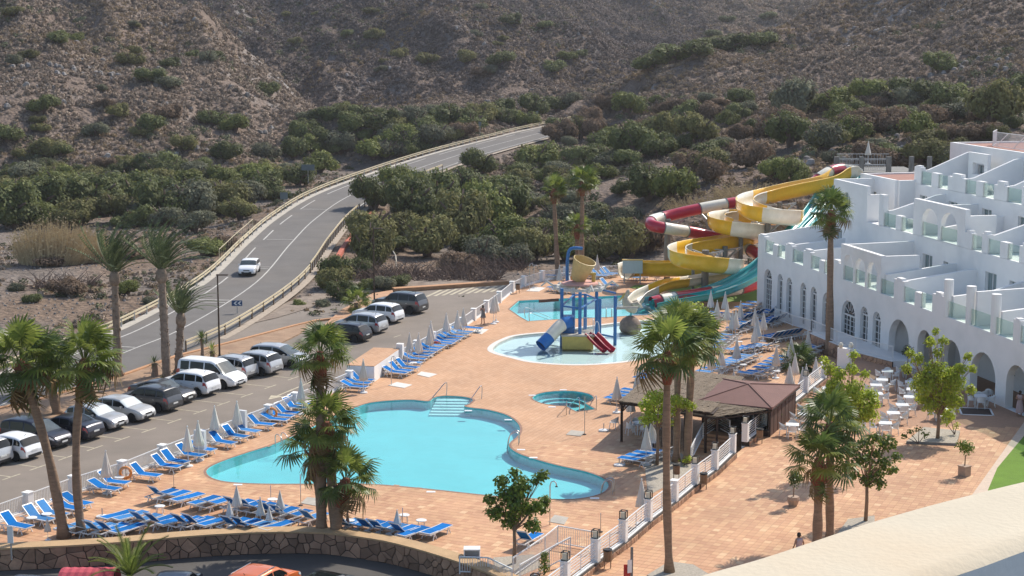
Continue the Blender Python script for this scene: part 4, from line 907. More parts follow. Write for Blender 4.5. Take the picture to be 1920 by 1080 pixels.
# ================================================================== the white terraced hotel
HROT = math.atan2(BU.y, BU.x)
hotel = thing('terraced_hotel', 'white terraced hotel with arched ground floor windows and glass-fronted terraces stepping uphill', 'hotel', tuple(BO), HROT)
HX = 64.0
def Bl(o): return o      # hotel-local coordinates: x along the facade (towards the camera), y into the building, z up
def arch(u0, u1, z0, zt, n=10):
 r = (u1 - u0) / 2; c = (u0 + u1) / 2; zs = zt - min(r, zt - z0 - .1) ; k = (zt - zs) / r
 pts = [(u0, z0), (u1, z0)] + [(c + r * math.cos(math.pi * i / n), zs + r * k * math.sin(math.pi * i / n)) for i in range(n + 1)]
 # drop the doubled spring points when the sides are straight
 return pts
def wall(name, u0, u1, z0, z1, y, holes=(), th=0.45, outline=None, mat='white_wall', face=-1):
 """vertical wall in the plane y, with holes cut through and reveals of thickness th"""
 from mathutils.geometry import tessellate_polygon
 outer = outline or [(u0, z0), (u1, z0), (u1, z1), (u0, z1)]
 loops = [outer] + [list(h) for h in holes]; flat = [p for l in loops for p in l]
 tr = tessellate_polygon([[Vector((p[0], p[1], 0)) for p in l] for l in loops]); mb = MB(); n = len(flat)
 fs = []
 for t in tr:
  a, b, c = [Vector((flat[i][0], flat[i][1], 0)) for i in t]
  fs.append(tuple(t) if (b - a).cross(c - a).z > 0 else (t[0], t[2], t[1]))
 mb.add([(p[0], y, p[1]) for p in flat], fs); mb.add([(p[0], y + th, p[1]) for p in flat], [f[::-1] for f in fs])
 off = 0
 for l in loops:
  m = len(l); vs = [(p[0], y, p[1]) for p in l] + [(p[0], y + th, p[1]) for p in l]
  mb.add(vs, [(i, (i + 1) % m, m + (i + 1) % m, m + i) for i in range(m)])
 return mb.build(name, M[mat], hotel)
def hbox(name, u0, u1, y0, y1, z0, z1, mat='white_wall', parent=None):
 mb = MB(); mb.box(((u0 + u1) / 2, (y0 + y1) / 2, (z0 + z1) / 2), (u1 - u0, y1 - y0, z1 - z0)); return mb.build(name, M[mat], parent or hotel)
def arched_window(u0, u1, z0, zt, y, cols=2, rows=5, fan=True):
 """frame, panes and glazing bars set deep in the wall"""
 r = (u1 - u0) / 2; c = (u0 + u1) / 2; n = 10; zs = zt - r * 0.95; k = (zt - zs) / r
 g = MB(); pts = [(u0, z0), (u1, z0)] + [(c + r * math.cos(math.pi * i / n), zs + r * k * math.sin(math.pi * i / n)) for i in range(n + 1)]
 g.add([(p[0], y, p[1]) for p in pts], [tuple(range(len(pts)))]); w = MB(); t = 0.09; f = 0.075
 for x in (u0, u1 - f): w.box((x + f / 2, y - t / 2, (z0 + zs) / 2), (f, t, zs - z0))
 w.box((c, y - t / 2, zs), (u1 - u0, t, 0.12)); w.box((c, y - t / 2, z0 + .06), (u1 - u0, t, .12))
 for i in range(n):
  a = math.pi * i / n; b = math.pi * (i + 1) / n
  w.bar((c + (r - f / 2) * math.cos(a), y - t / 2, zs + (r - f / 2) * k * math.sin(a)), (c + (r - f / 2) * math.cos(b), y - t / 2, zs + (r - f / 2) * k * math.sin(b)), f, t)
 for i in range(1, cols):
  x = u0 + (u1 - u0) * i / cols; w.box((x, y - t / 2, (z0 + zs) / 2), (0.10 if i == cols // 2 else .035, t * .8, zs - z0))
 for i in range(1, rows): w.box((c, y - t / 2 + .01, z0 + (zs - z0) * i / rows), (u1 - u0, t * .6, .035))
 for a in (30, 60, 90, 120, 150):
  a = math.radians(a); w.bar((c + r * .35 * math.cos(a), y - t / 2, zs + r * .35 * k * math.sin(a)), (c + r * math.cos(a) * .95, y - t / 2, zs + r * .95 * k * math.sin(a)), .035, t * .6)
 fr = w.build("arched_window", M['white_paint'], hotel); g.build("pane", M['window_glass'], fr)
def slider(u0, u1, z0, z1, y, name="window", mat='curtain_glass'):
 w = MB(); f = .08;
 for x in (u0, (u0 + u1) / 2 - f / 2, u1 - f): w.box((x + f / 2, y - .04, (z0 + z1) / 2), (f, .08, z1 - z0))
 for z in (z0 + .04, z1 - .04): w.box(((u0 + u1) / 2, y - .04, z), (u1 - u0, .08, .08))
 fr = w.build(name, M['white_paint'], hotel); g = MB(); g.box(((u0 + u1) / 2, y - .012, (z0 + z1) / 2), (u1 - u0 - .1, .012, z1 - z0 - .1)); g.build("pane", M[mat], fr)
GF = 0.15
wins = [(1.7, 3.6, GF, 3.93, 1), (4.95, 6.2, GF, 3.91, 0), (7.05, 8.35, GF, 3.9, 0), (10.2, 11.5, GF, 3.91, 0), (12.45, 13.75, GF, 3.9, 0), (15.0, 17.0, GF, 3.88, 1), (18.9, 21.5, GF, 3.87, 1), (22.5, 23.9, GF, 3.86, 0), (24.8, 26.2, GF, 3.84, 0)]
holes = [arch(a, b, c, d) for a, b, c, d, e in wins]
holes += [arch(27.7, 31.2, 1.15, 3.9)]
arc = [(32.5, 34.8), (36.2, 39.2), (40.6, 44.1), (45.5, 48.2), (49.8, 52.6), (54, 57), (58.4, 61.5)]
holes += [arch(a, b, PZ + .02, 3.84) for a, b in arc]
wall('facade_wall', 0, HX, -0.3, 5.36, 0.0, holes, th=0.55)
for a, b, c, d, e in wins: arched_window(a + .02, b - .02, c, d - .03, 0.26, 4 if e else 2, 6)
arched_window(28.6, 31.1, 1.15, 3.75, 1.7, 4, 5)
hbox('recess_wall', 27.2, 31.7, 1.72, 1.9, -0.3, 5.2)
hbox('end_wall', 0.0, 0.4, 0.55, 24, -0.3, 5.36)
hbox('arcade_wall', 31.7, HX, 3.3, 3.6, -0.3, 5.1); hbox('arcade_wall', 27.2, 27.5, .55, 3.6, -.3, 5.1); hbox('arcade_wall', 31.7, 32.0, .55, 3.6, -0.3, 5.1)
hbox('interior_wall', 0.4, 27.2, 2.4, 2.5, -0.3, 5.1, 'grey_cloth')
hbox('terrace_floor', 0.4, HX, .55, 12.0, 5.06, 5.34, 'white_wall')
# parapet posts of the first terraces: (u0, u1, top)
def post(u0, u1, zt, z0, y, stepped=0.0, th=0.42):
 hbox('parapet_post', u0, u1, y, y + th, z0, zt);
 if stepped: hbox('parapet_post', u0 + (u1 - u0) * .25, u1 - (u1 - u0) * .25, y + .003, y + th - .003, zt, zt + stepped)
def glass(u0, u1, z0, y, h=1.12):
 g = MB(); g.box(((u0 + u1) / 2, y + .12, z0 + h / 2), (u1 - u0 - .02, .02, h)); g.build("glass_panel", M['glass_rail'], hotel)
 m = MB(); m.box((u0 + .03, y + .12, z0 + h / 2), (.05, .05, h)); m.build("glazing_post", M['steel'], hotel)
L1 = 5.36
for u0, u1, zt, st in [(0, 1.75, 6.75, 0.15), (3.65, 4.75, 6.35, 0), (6.55, 8.2, 6.72, .15), (10.65, 12.3, 6.7, .2), (14.1, 15.1, 6.35, 0), (16.6, 18.45, 6.6, .2), (28.3, 29.95, 6.85, .15), (31.8, 32.75, 6.4, 0), (34.6, 36.4, 6.7, .2), (46.1, 47.0, 6.8, .1), (49.4, 50.4, 6.4, 0), (53, 54.6, 6.8, .2), (57.4, 58.4, 6.5, 0)]: post(u0, u1, zt, L1, 0, st)
for u0, u1 in [(1.75, 3.65), (4.75, 6.55), (8.2, 10.65), (12.3, 14.1), (15.1, 16.6), (25.95, 28.3), (29.95, 31.8), (32.75, 34.6), (36.9, 39.6), (40.2, 43.1), (43.65, 46.1), (47, 49.4), (50.4, 53), (54.6, 57.4), (58.4, 62)]: glass(u0, u1, L1 + .02, 0)
for u, zt in ((36.6, 8.0), (39.9, 8.02), (43.37, 8.0)):
 mb = MB(); mb.lathe([(.33, 0), (.33, zt - L1)], n=16); o = mb.build("round_column", M['white_wall'], hotel, smooth=False); o.location = (u, .22, L1)
def half(u0, u1, z0, ta): return arch(u0, u1, z0, ta)
wall('arched_screen', 18.45, 25.95, L1, 8.25, 0.0, [arch(18.95, 20.9, L1 + .06, 7.55), arch(21.15, 23.15, L1 + .06, 7.55), arch(23.45, 25.25, L1 + .06, 7.55)], th=0.38)
for a, b in ((18.95, 20.9), (21.15, 23.15), (23.45, 25.25)): glass(a, b, L1 + .06, 0.05)
def partition(name, u, y0, y1, z0, prof, th=0.28):
 """wall running into the building; prof: (fraction, top z)"""
 n = len(prof); ys = [y0 + (y1 - y0) * p[0] for p in prof]; mb = MB()
 vs = [];
 for x in (u - th / 2, u + th / 2):
  vs += [(x, y, z0) for y in ys] + [(x, y, p[1]) for y, p in zip(ys, prof)]
 m = 2 * n; fs = []
 for i in range(n - 1):
  fs += [(i, n + i, n + i + 1, i + 1), (m + i, m + i + 1, m + n + i + 1, m + n + i), (n + i, m + n + i, m + n + i + 1, n + i + 1)]
 fs += [(0, m, m + n, n), (n - 1, 2 * n - 1, m + 2 * n - 1, m + n - 1)]
 mb.add(vs, fs); return mb.build(name, M['white_wall'], hotel)
sw = [(0, 6.82), (.06, 6.84), (.85, 7.45), (1, 7.5)]
for u in (1.75 - 1.55, 26.1, 29.3, 46.5, 53.8, 61): partition('partition_wall', u, .35, 6.2, L1, sw)
partition('partition_wall', 18.65, .35, 6.2, L1, [(0, 8.22), (1, 8.3)]); partition('partition_wall', 25.8, .35, 3.2, L1, [(0, 8.2), (1, 8.2)])
for u in (7.4, 11.5): partition('partition_wall', u, .35, 5.2, L1, [(0, 6.75), (.5, 6.95), (1, 7.2)])
partition('partition_wall', 37.0, .35, 6.2, L1, [(0, 6.85), (.5, 7.1), (.9, 7.7), (1, 7.75)]); partition('partition_wall', 40.4, .35, 6.2, L1, [(0, 7.7), (.5, 7.8), (1, 7.9)]); partition('partition_wall', 43.9, .35, 6.2, L1, [(0, 6.9), (1, 7.4)])
# ---- second tier, front wall at y = 6.2
Y2 = 6.2; L2 = 8.88; Y3 = 11.8; L3 = 11.88; Y4 = 17.0; ZR = 15.15
win2 = [(2.9, 4.5), (13.1, 14.7), (20.4, 22.1), (30.7, 32.4), (37.9, 39.6), (45.0, 46.7), (54, 55.7)]
hs = [[(a, L1 + .05), (b, L1 + .05), (b, 7.55), (a, 7.55)] for a, b in win2] + [[(a, 6.5), (a + .9, 6.5), (a + .9, 7.4), (a, 7.4)] for a in (24.0, 34.3, 41.6)]
wall('front_wall', 0.4, HX, 5.3, 8.86, Y2, hs, th=0.35)
for a, b in win2: slider(a, b, L1 + .05, 7.55, Y2 + .25)
for a in (24.0, 34.3, 41.6): slider(a, a + .9, 6.5, 7.4, Y2 + .25)
hbox('terrace_floor', 0.4, HX, Y2 + .35, Y3, 8.5, 8.84)
wall('front_wall', 2.4, 9.6, 8.86, 11.94, Y2 + .002, [arch(4.3, 6.1, 9.6, 11.0)], th=.3); hbox('side_wall', 2.4, 2.7, Y2 + .3, 10.0, 8.86, 11.94); hbox('side_wall', 9.3, 9.6, Y2 + .3, Y3 - 4.2, 8.86, 11.2)
slider(4.3, 6.1, 9.6, 11.0, Y2 + .28)
for u0, u1, zt, st in [(12.0, 12.9, 11.5, 0), (15.3, 16.3, 10.07, 0), (27.3, 28.4, 10.1, .2), (30.0, 30.9, 10.3, .2), (32.72, 33.8, 10.05, 0), (35.5, 37.2, 10.1, .25), (40.2, 41.1, 10.05, 0), (43.4, 45, 10.2, .2), (48, 49, 10.1, 0), (52, 53.5, 10.2, .2), (57, 58, 10.1, 0)]: post(u0, u1, zt, L2, Y2, st)
for u0, u1 in [(12.9, 15.3), (16.3, 18.5), (28.4, 30.0), (30.9, 32.72), (33.8, 35.5), (37.2, 40.2), (41.1, 43.4), (45, 48), (49, 52), (53.5, 57), (58, 62)]: glass(u0, u1, L2 + .02, Y2)
wall('arched_screen', 18.5, 27.3, L2, 11.8, Y2 - .002, [arch(19.95, 22.85, L2 + .05, 11.27), arch(23.2, 26.1, L2 + .05, 11.27)], th=0.4)
for a, b in ((19.95, 22.85), (23.2, 26.1)): glass(a, b, L2 + .05, Y2 + .05)
hbox('side_wall', 18.5, 18.8, Y2 + .4, Y3, L2, 11.2); hbox('side_wall', 27.0, 27.3, Y2 + .4, Y2 + 2.6, L2, 11.3)
s2 = [(0, 10.2), (.08, 10.22), (.82, 11.38), (.9, 11.45), (1, 11.45)]
for u in (13.0, 30.45, 36.6, 44.4, 52.6): partition('partition_wall', u, Y2 + .4, Y3, L2, s2)
partition('partition_wall', 22.9, Y2 + .4, Y3, L2, [(0, 9.9), (.5, 10.3), (1, 10.7)])
# ---- third tier, front wall at y = 11.8
win3 = [(8.2, 9.6), (13.6, 15.2), (19.4, 21.0), (25.2, 26.9), (32.0, 33.6), (39, 40.6), (47, 48.6)]
hs = [[(a, L2 + .05), (b, L2 + .05), (b, 10.95), (a, 10.95)] for a, b in win3] + [[(a, 9.9), (a + 1.0, 9.9), (a + 1.0, 10.7), (a, 10.7)] for a in (28.3, 35)]
wall('front_wall', 7.0, HX, 8.84, 11.86, Y3, hs, th=.35)
for a, b in win3: slider(a, b, L2 + .05, 10.95, Y3 + .25)
for a in (28.3, 35): slider(a, a + 1, 9.9, 10.7, Y3 + .25)
hbox('terrace_floor', 7.0, HX, Y3 + .35, Y4, 11.5, 11.84)
for u0, u1, zt, st in [(7.0, 8.3, 13.35, .12), (10.32, 11.55, 13.08, 0), (13.32, 16.4, 13.05, .3), (18.27, 19.4, 13.08, 0), (21.22, 23.3, 13.05, .35), (25.6, 26.5, 13.3, 0), (29, 31, 13.1, .3), (34, 35, 13.1, 0), (38, 40, 13.1, .3)]: post(u0, u1, zt, L3, Y3, st)
for u0, u1 in [(8.3, 10.32), (11.55, 13.32), (16.4, 18.27), (19.4, 21.22), (23.3, 25.6), (26.5, 29), (31, 34), (35, 38), (40, 44)]: glass(u0, u1, L3 + .02, Y3)
s3 = [(0, 13.1), (.08, 13.12), (.85, 14.6), (.92, 14.65), (1, 14.65)]
for u in (8.1, 16.3, 23.0, 31): partition('partition_wall', u, Y3 + .4, Y4, L3, s3)
hbox('side_wall', 7.0, 7.3, Y3 + .35, Y4 + 6, 8.84, 12.0)
# ---- top block, front wall at y = 17
win4 = [(4.85, 6.9), (12.9, 14.9), (20.5, 22.5), (29, 31)]
hs = [[(a, L3 + .05), (b, L3 + .05), (b, 13.7), (a, 13.7)] for a, b in win4] + [[(8.7, 12.7), (9.9, 12.7), (9.9, 13.55), (8.7, 13.55)]]
wall('front_wall', 3.4, HX, 11.84, ZR, Y4, hs, th=.35)
for a, b in win4: slider(a, b, L3 + .05, 13.7, Y4 + .25)
slider(8.7, 9.9, 12.7, 13.55, Y4 + .25)
wall('arched_screen', 9.6, 13.0, L3, 14.75, Y4 - 1.4, [[(10.4, 12.9), (12.4, 12.9), (12.4, 13.9), (10.4, 13.9)]], th=.3)
hbox('side_wall', 3.4, 3.8, Y4 + .35, Y4 + 14, 8.0, ZR); hbox('roof', 3.8, HX, Y4 + .35, Y4 + 14, ZR - .25, ZR - .12, 'terracotta'); hbox('roof_edge', 3.4, 9.5, Y4 + 9.0, Y4 + 9.4, ZR - .1, ZR + .12, 'kiosk_roof')
# ---- lower roof on the left with terracotta deck
wall('front_wall', 0.0, 7.0, 8.0, 12.15, 10.0, [[(1.4, 9.4), (3.2, 9.4), (3.2, 10.75), (1.4, 10.75)], arch(4.6, 5.6, 9.3, 10.6)], th=.3)
hbox('side_wall', 6.85, 7.3, 10.3, 12.16, 8.8, 12.13); hbox('side_wall', 6.7, 7.0, 10.3, 11.8, 5, 8.9); slider(1.4, 3.2, 9.4, 10.75, 10.25); slider(4.6, 5.6, 9.3, 10.6, 10.28)
hbox('roof', 0.2, 7.0, 10.3, 24, 11.85, 12.02, 'terracotta'); hbox('side_wall', -0.3, 0.1, 10.0, 24, 5.0, 12.15); hbox('roof_edge', 0.1, 3.4, 19.2, 19.5, 12.0, 12.35, 'kiosk_roof')
hbox('side_wall', 0.0, 0.4, 6.2, 10.0, 5.0, 8.9)
hbox('back_wall', 0, HX, 30, 30.4, -0.3, 14)
# roof-top railing with cross braces
rt = MB(); rb = MB()
def hp(u, y, z): return Vector((u, y, z))
seg = [hp(5.6, Y4 + 3.4, ZR - .12), hp(8.2, Y4 + 1.6, ZR - .12), hp(26, Y4 + 1.6, ZR - .12)]
for a, b in zip(seg, seg[1:]):
 for h in (.12, 1.35): rt.bar(a + Vector((0, 0, h)), b + Vector((0, 0, h)), .05)
 n = int((b - a).length / .16)
 for i in range(n + 1):
  p = a + (b - a) * i / n; rb.bar(p + Vector((0, 0, .1)), p + Vector((0, 0, 1.35)), .022)
for i in range(4): rt.bar(hp(8.5 + i * 3, Y4 + 1.8, ZR), hp(10.5 + i * 3, Y4 + 1.8, ZR + 1.2), .06)
rt.build("roof_railing", M['white_paint'], hotel); rb.build("balusters", M['white_paint'], hotel, kind="stuff")
# slide start deck behind the hotel: posts and railings
root = thing('slide_tower_deck', 'grey starting platform with railings and posts above the top of the slides', 'platform', tuple(PD(1640, 330, 182)))
c0 = PD(1575, 324, 182); zt = c0.z
mb = MB(); a = PD(1570, 326, 184); b = PD(1720, 326, 184); mb.box(((a.x + b.x) / 2, 187, zt - .2), (b.x - a.x, 7, .3)); mb.build("deck", M['concrete_post'], root, world=True)
for px in (1568, 1615, 1666): p = PD(px, 318, 183.5); mb = MB(); mb.box((p.x, p.y, (zt + 1.6) / 2), (.5, .5, zt + 1.6)); mb.build("post", M['concrete_post'], root, world=True)
for px in (1709, 1743): p = PD(px, 300, 184); mb = MB(); mb.lathe([(.28, -3), (.28, 1.6)], (p.x, p.y, zt), n=12); mb.build("post", M['concrete_post'], root, world=True)
mb = MB(); bb = MB()
for (x0, x1, y0, y1) in ((1568, 1615, 183.6, 183.6), (1615, 1666, 183.6, 183.6), (1568, 1600, 190, 190), (1600, 1666, 190, 190)):
 a = PD(x0, 324, y0); b = PD(x1, 324, y1); a.z = b.z = zt
 for h in (.15, .75, 1.4): mb.bar(a + Vector((0, 0, h)), b + Vector((0, 0, h)), .06)
 for i in range(1, 12): p = a + (b - a) * i / 12; bb.bar(p + Vector((0, 0, .15)), p + Vector((0, 0, 1.4)), .03)
mb.build("railing", M['galv'], root, world=True); bb.build("balusters", M['galv'], root, world=True, kind="stuff")
# terrace along the ground floor: low stone base with barred railing
def hw(u, v, z): return B(u, v, z)
rail_run('terrace_railing', 'white barred railing on dark stone base under the arched hotel windows', [hw(19.0, -2.6, 1.2), hw(24, -2.6, 1.2), hw(27.0, -2.4, 1.2), hw(31.0, -1.2, 1.2)], h=1.0, step=.13)
rail_run('terrace_railing', 'white sloping handrail beside the shaded loungers under the hotel windows', [hw(8.0, -1.4, 0.35), hw(13.0, -1.8, 0.6), hw(19.0, -2.6, 1.2)], h=.95, step=.2)
q = [hw(19, -.02, 0), hw(19, -2.8, 0), hw(27, -2.6, 0), hw(31.3, -1.4, 0), hw(31.3, -.02, 0)]
mb = MB(); q = q if ccw(q) else q[::-1]; mb.prism([(p.x, p.y) for p in q], 0, 1.16); tag(mb.build("raised_terrace", M['white_wall']), kind="structure")
stone_wall('terrace_base_wall', 'dark stone base wall of the raised terrace behind the white tables', [hw(19, -2.82, 0), hw(27, -2.62, 0), hw(31.4, -1.42, 0)], PZ - .7, 1.1, 0.4, 12, face=1, depth=.04, core=.1, limit=60)
# balcony parapet in the foreground: rough sunlit top, shaded inner face
def fg(px, py, z): return P(px, py, z)
ZP = H - 0.95
outer = [fg(a, b, ZP) for a, b in [(1180, 1108), (1300, 1071), (1400, 1044), (1500, 1012), (1600, 979), (1700, 950), (1800, 924), (1920, 895), (2080, 858), (2400, 790)]]
inner = [fg(a, b, ZP) for a, b in [(1520, 1190), (1600, 1150), (1660, 1118), (1720, 1087), (1780, 1066), (1840, 1046), (1900, 1024), (1960, 1003), (2120, 950), (2460, 845)]]
root = thing('balcony_parapet', 'cream textured top of the nearby balcony wall with grey inner face, bottom right corner', 'balcony wall', tuple(outer[4]))
mb = MB(); n = len(outer); SUB = 10
O2 = catmull(outer, SUB); I2 = catmull(inner, SUB); vs = []; K = 12
for i in range(len(O2)):
 for k in range(K + 1):
  t = k / K; p = O2[i] * (1 - t) + I2[i] * t; ed = min(t, 1 - t); rr = 0.018 * (1 - min(1, ed / .09)) ** 2
  p = p + Vector((0, 0, -rr + 0.0008 * noise.noise(p * 5))); vs.append(p)
fs = [(i * (K + 1) + k, i * (K + 1) + k + 1, (i + 1) * (K + 1) + k + 1, (i + 1) * (K + 1) + k) for i in range(len(O2) - 1) for k in range(K)]
mb.add(vs, fs)
M['parapet'] = simple('rough_cream_render', (0.62, 0.55, 0.43), 0.95, var=0.06, scale=2.2, bump=0.08, bscale=70, spec=0.1, dirt=((0.60, 0.48, 0.34), 0.65, 1.9))
mb.build("coping", M['parapet'], root, smooth=True, world=True)
def skirt(L_, rev, name, mat):
 mb = MB(); n = len(L_); mb.add([p for p in L_] + [p - Vector((0, 0, 1.15)) for p in L_], [((i, i + 1, n + i + 1, n + i) if rev else (i + 1, i, n + i, n + i + 1)) for i in range(n - 1)]); mb.build(name, M[mat], root, world=True, smooth=True)
skirt([p - Vector((0, 0, .018)) for p in O2], False, "outer_face", 'parapet'); skirt([p - Vector((0, 0, .018)) for p in I2], True, "inner_face", 'white_wall')
# ================================================================== palms
def frond_fan(seed, n=26, L=1.15, droop=0.5, pet=1.0, dry=False):
 """one costapalmate leaf: petiole along +x then a fan of narrow segments with hanging tips"""
 r = random.Random(seed); mb = MB(); mb.bar((0, 0, 0), (pet * .6, 0, .12), .05, .03, 1); mb.bar((pet * .6, 0, .12), (pet, 0, .10), .035, .025, 1)
 o = Vector((pet, 0, .10));
 for i in range(n):
  a = (i / (n - 1) - .5) * math.radians(275); l = L * (1 - 0.25 * abs(a) / 2.4) * r.uniform(.88, 1.08); w = 0.05 * l / L * 1.2
  d = Vector((math.cos(a), math.sin(a), 0.10 + 0.16 * math.cos(a * 2)))
  s = Vector((-math.sin(a), math.cos(a), 0)); z1 = -0.10 * droop; z2 = -0.62 * droop * r.uniform(.7, 1.4)
  p0 = o; p1 = o + d * l * .55 + Vector((0, 0, z1)); p2 = o + d * l * .82 + Vector((0, 0, z1 * 2.2 + z2 * .35)); p3 = o + d * l * .96 + Vector((0, 0, z2))
  mb.add([p0, p1 - s * w, p1 + s * w, p2 - s * w * .6, p2 + s * w * .6, p3], [(0, 1, 2), (1, 3, 4, 2), (3, 5, 4)])
 return mb
def mesh_from(mb, name, mats, smooth=False):
 me = bpy.data.meshes.new(name); me.from_pydata(mb.v, [], mb.f)
 for m in mats: me.materials.append(m)
 me.polygons.foreach_set("material_index", mb.m); me.update(); return me
FAN = [mesh_from(frond_fan(s, 26, 1.1, 0.45 + .2 * (s % 3)), "frond", [M['leaf_fan'], M['leaf_fan']]) for s in range(4)]
FAN_D = [mesh_from(frond_fan(s + 10, 26, 1.1, 0.8), "frond", [M['leaf_fan_dark'], M['leaf_fan']]) for s in range(3)]
FAN_DRY = [mesh_from(frond_fan(s + 20, 18, .95, 1.5), "frond", [M['leaf_fan_dry'], M['leaf_fan_dry']]) for s in range(2)]
def trunk_pts(h, lean, bend, r0, r1, n=14):
 pts = []; rs = []
 for i in range(n + 1):
  t = i / n; pts.append(Vector((lean[0] * t + bend[0] * math.sin(math.pi * t), lean[1] * t + bend[1] * math.sin(math.pi * t), h * t)))
  rs.append(r0 + (r1 - r0) * (1 - (1 - t) ** 1.6) + 0.02 * math.sin(i * 5.1))
 rs[0] = r0 * 1.35; return pts, rs
def fan_palm(label, base, h, nf=32, lean=(0, 0), bend=(0, 0), r0=.24, r1=.15, fs=1.0, wind=(0.3, 0), seed=0, boot=True, dark=0.35, group=None, drop=0):
 root = thing('fan_palm', label, 'palm', tuple(base), group=group); r = random.Random(seed)
 pts, rs = trunk_pts(h, lean, bend, r0, r1); mb = MB(); mb.tube(pts, rs, 12); mb.build("trunk", M['trunk_fan'], root, smooth=True)
 top = pts[-1]
 if boot:
  mb = MB(); k = max(2, int(len(pts) * (1 - 1.0 / h))); a = pts[-3]; d = (top - pts[-3]).normalized()
  mb.tube([top - d * 1.3, top - d * .8, top - d * .2, top + d * .25], [r1 * 1.15, r1 * 1.75, r1 * 1.8, r1 * .8], 10)
  for i in range(26):
   an = r.random() * 6.28; z = r.uniform(-1.1, -.1); p = top + Vector((math.cos(an) * r1 * 1.5, math.sin(an) * r1 * 1.5, z)); mb.bar(p, p + Vector((math.cos(an) * .16, math.sin(an) * .16, .22)), .07, .03)
  mb.build("leaf_bases", M['trunk_boot'], root)
 for i in range(nf):
  t = (i + .5) / nf; an = i * 2.39996 + r.uniform(-.3, .3); el = math.radians(82 - 118 * t ** 0.85 + r.uniform(-9, 9))
  d = Vector((math.cos(an) * math.cos(el), math.sin(an) * math.cos(el), math.sin(el))) + Vector((wind[0], wind[1], 0)) * (0.5 + .5 * t); d.normalize()
  x = d; up = Vector((0, 0, 1)) - x * x.z
  if up.length < .05: up = Vector((1, 0, 0))
  z = up.normalized(); y = z.cross(x); R_ = Matrix((x, y, z)).transposed().to_euler()
  s = fs * r.uniform(.85, 1.12); me = (FAN_DRY if t > .93 else FAN_D if r.random() < dark else FAN)[r.randrange(2)]
  linked("frond", me, root, top + Vector((0, 0, .1)) + d * r1, R_, (s, s, s))
 for i in range(drop):      # hanging fronds well below the crown
  an = r.random() * 6.28; d = Vector((math.cos(an) * .25, math.sin(an) * .25, -1)).normalized(); z = Vector((math.cos(an), math.sin(an), .3)); z = (z - d * z.dot(d)).normalized(); y = z.cross(d)
  linked("frond", FAN_DRY[0] if r.random() < .5 else FAN_D[0], root, top + Vector((0, 0, -.3)), Matrix((d, y, z)).transposed().to_euler(), (fs, fs, fs))
 return root
def date_palm(label, base, h, nf=52, L=2.6, wind=(0.9, 0.0), lean=(0, 0), r0=.26, seed=0, group=None):
 root = thing('date_palm', label, 'palm', tuple(base), group=group); r = random.Random(seed)
 pts, rs = trunk_pts(h, lean, (0, 0), r0, r0 * .8); mb = MB(); mb.tube(pts, rs, 12)
 for i in range(70):
  t = r.random(); k = int(t * 13); p = pts[k] + (pts[k + 1] - pts[k]) * (t * 13 - k); an = r.random() * 6.28; rr = rs[k]; mb.bar(p + Vector((math.cos(an) * rr * .9, math.sin(an) * rr * .9, 0)), p + Vector((math.cos(an) * (rr + .05), math.sin(an) * (rr + .05), .12)), .1, .04)
 mb.build("trunk", M['trunk_date'], root, smooth=True); top = pts[-1]
 mb = MB(); mb.lathe([(r0 * .8, -.6), (r0 * 1.3, -.3), (r0 * 1.25, .1), (r0 * .6, .6)], (top.x, top.y, top.z), n=12); mb.build("leaf_bases", M['trunk_date'], root, smooth=True)
 for i in range(nf):
  t = (i + .5) / nf; an = i * 2.39996; el = math.radians(88 - 52 * t + r.uniform(-6, 6)); d = Vector((math.cos(an) * math.cos(el), math.sin(an) * math.cos(el), math.sin(el)))
  p = Vector(); mid = [p.copy()]; l = L * r.uniform(.85, 1.1); n = 10; v = d.copy()
  for k in range(n):
   v = (v + Vector((wind[0] * .10, wind[1] * .1, -0.035 - .05 * t)) * (.4 + k / n * 1.5)).normalized(); p = p + v * l / n; mid.append(p.copy())
  mb = MB(); mb.tube(mid, [.035 * (1 - i_ / (n + 2)) + .006 for i_ in range(n + 1)], 4, caps=False)
  for k in range(2, n + 1):
   for q in (0, .5):
    if k == n and q: continue
    c = mid[k] if not q else (mid[k] + mid[k - 1]) / 2; dd = (mid[k] - mid[k - 1]).normalized(); s = dd.cross(Vector((0, 0, 1))).normalized(); u = s.cross(dd); ll = .48 * (1 - abs(k / n - .5) * .9)
    for sg in (-1, 1):
     e = c + (dd * .75 + s * sg * .62 + u * .18 + Vector((wind[0] * .25, 0, -.12))) * ll; w = dd * .085; mb.add([c - w, c + w, e], [(0, 1, 2)])
  o = mb.build("frond", M['leaf_date'], root); o.location = top + Vector((0, 0, .25))
 return root
def hgt(px, ytop, base):      # height of a point seen above a base point
 D = base.y; return PD(px, ytop, D).z - base.z
def FP_(label, bx, by, z, cy, cx=None, **k):
 b = P(bx, by, z); h = hgt(bx, cy, b); lean = (0, 0)
 if cx is not None: q = PD(cx, cy, b.y); lean = (q.x - b.x, 0)
 return fan_palm(label, b, h, lean=lean, **k)
FP_('tall fan palm rising from behind the stone wall at far left, trunk leaning left', 120, 1008, 0, 683, 38, nf=28, fs=1.2, r0=.30, r1=.2, wind=(.35, 0), seed=1, bend=(.25, 0), dark=.25, drop=3)
FP_('tall fan palm with slightly curved trunk beside the leaning one at left', 153, 1004, 0, 680, 158, nf=28, fs=1.12, r0=.25, r1=.19, wind=(.5, 0), seed=2, bend=(-.35, 0), dark=.25, drop=3)
FP_('dark fan palm with thick shaggy trunk on the planted strip behind the parked cars', 108, 776, 0.05, 690, 88, nf=28, fs=1.15, r0=.34, r1=.3, wind=(.3, 0), seed=3, dark=.8)
FP_('tallest palm of the clump in front of the big pool', 603, 1003, 0, 668, 600, nf=26, fs=0.85, r0=.3, r1=.2, wind=(.25, 0), seed=4, dark=.25, drop=4)
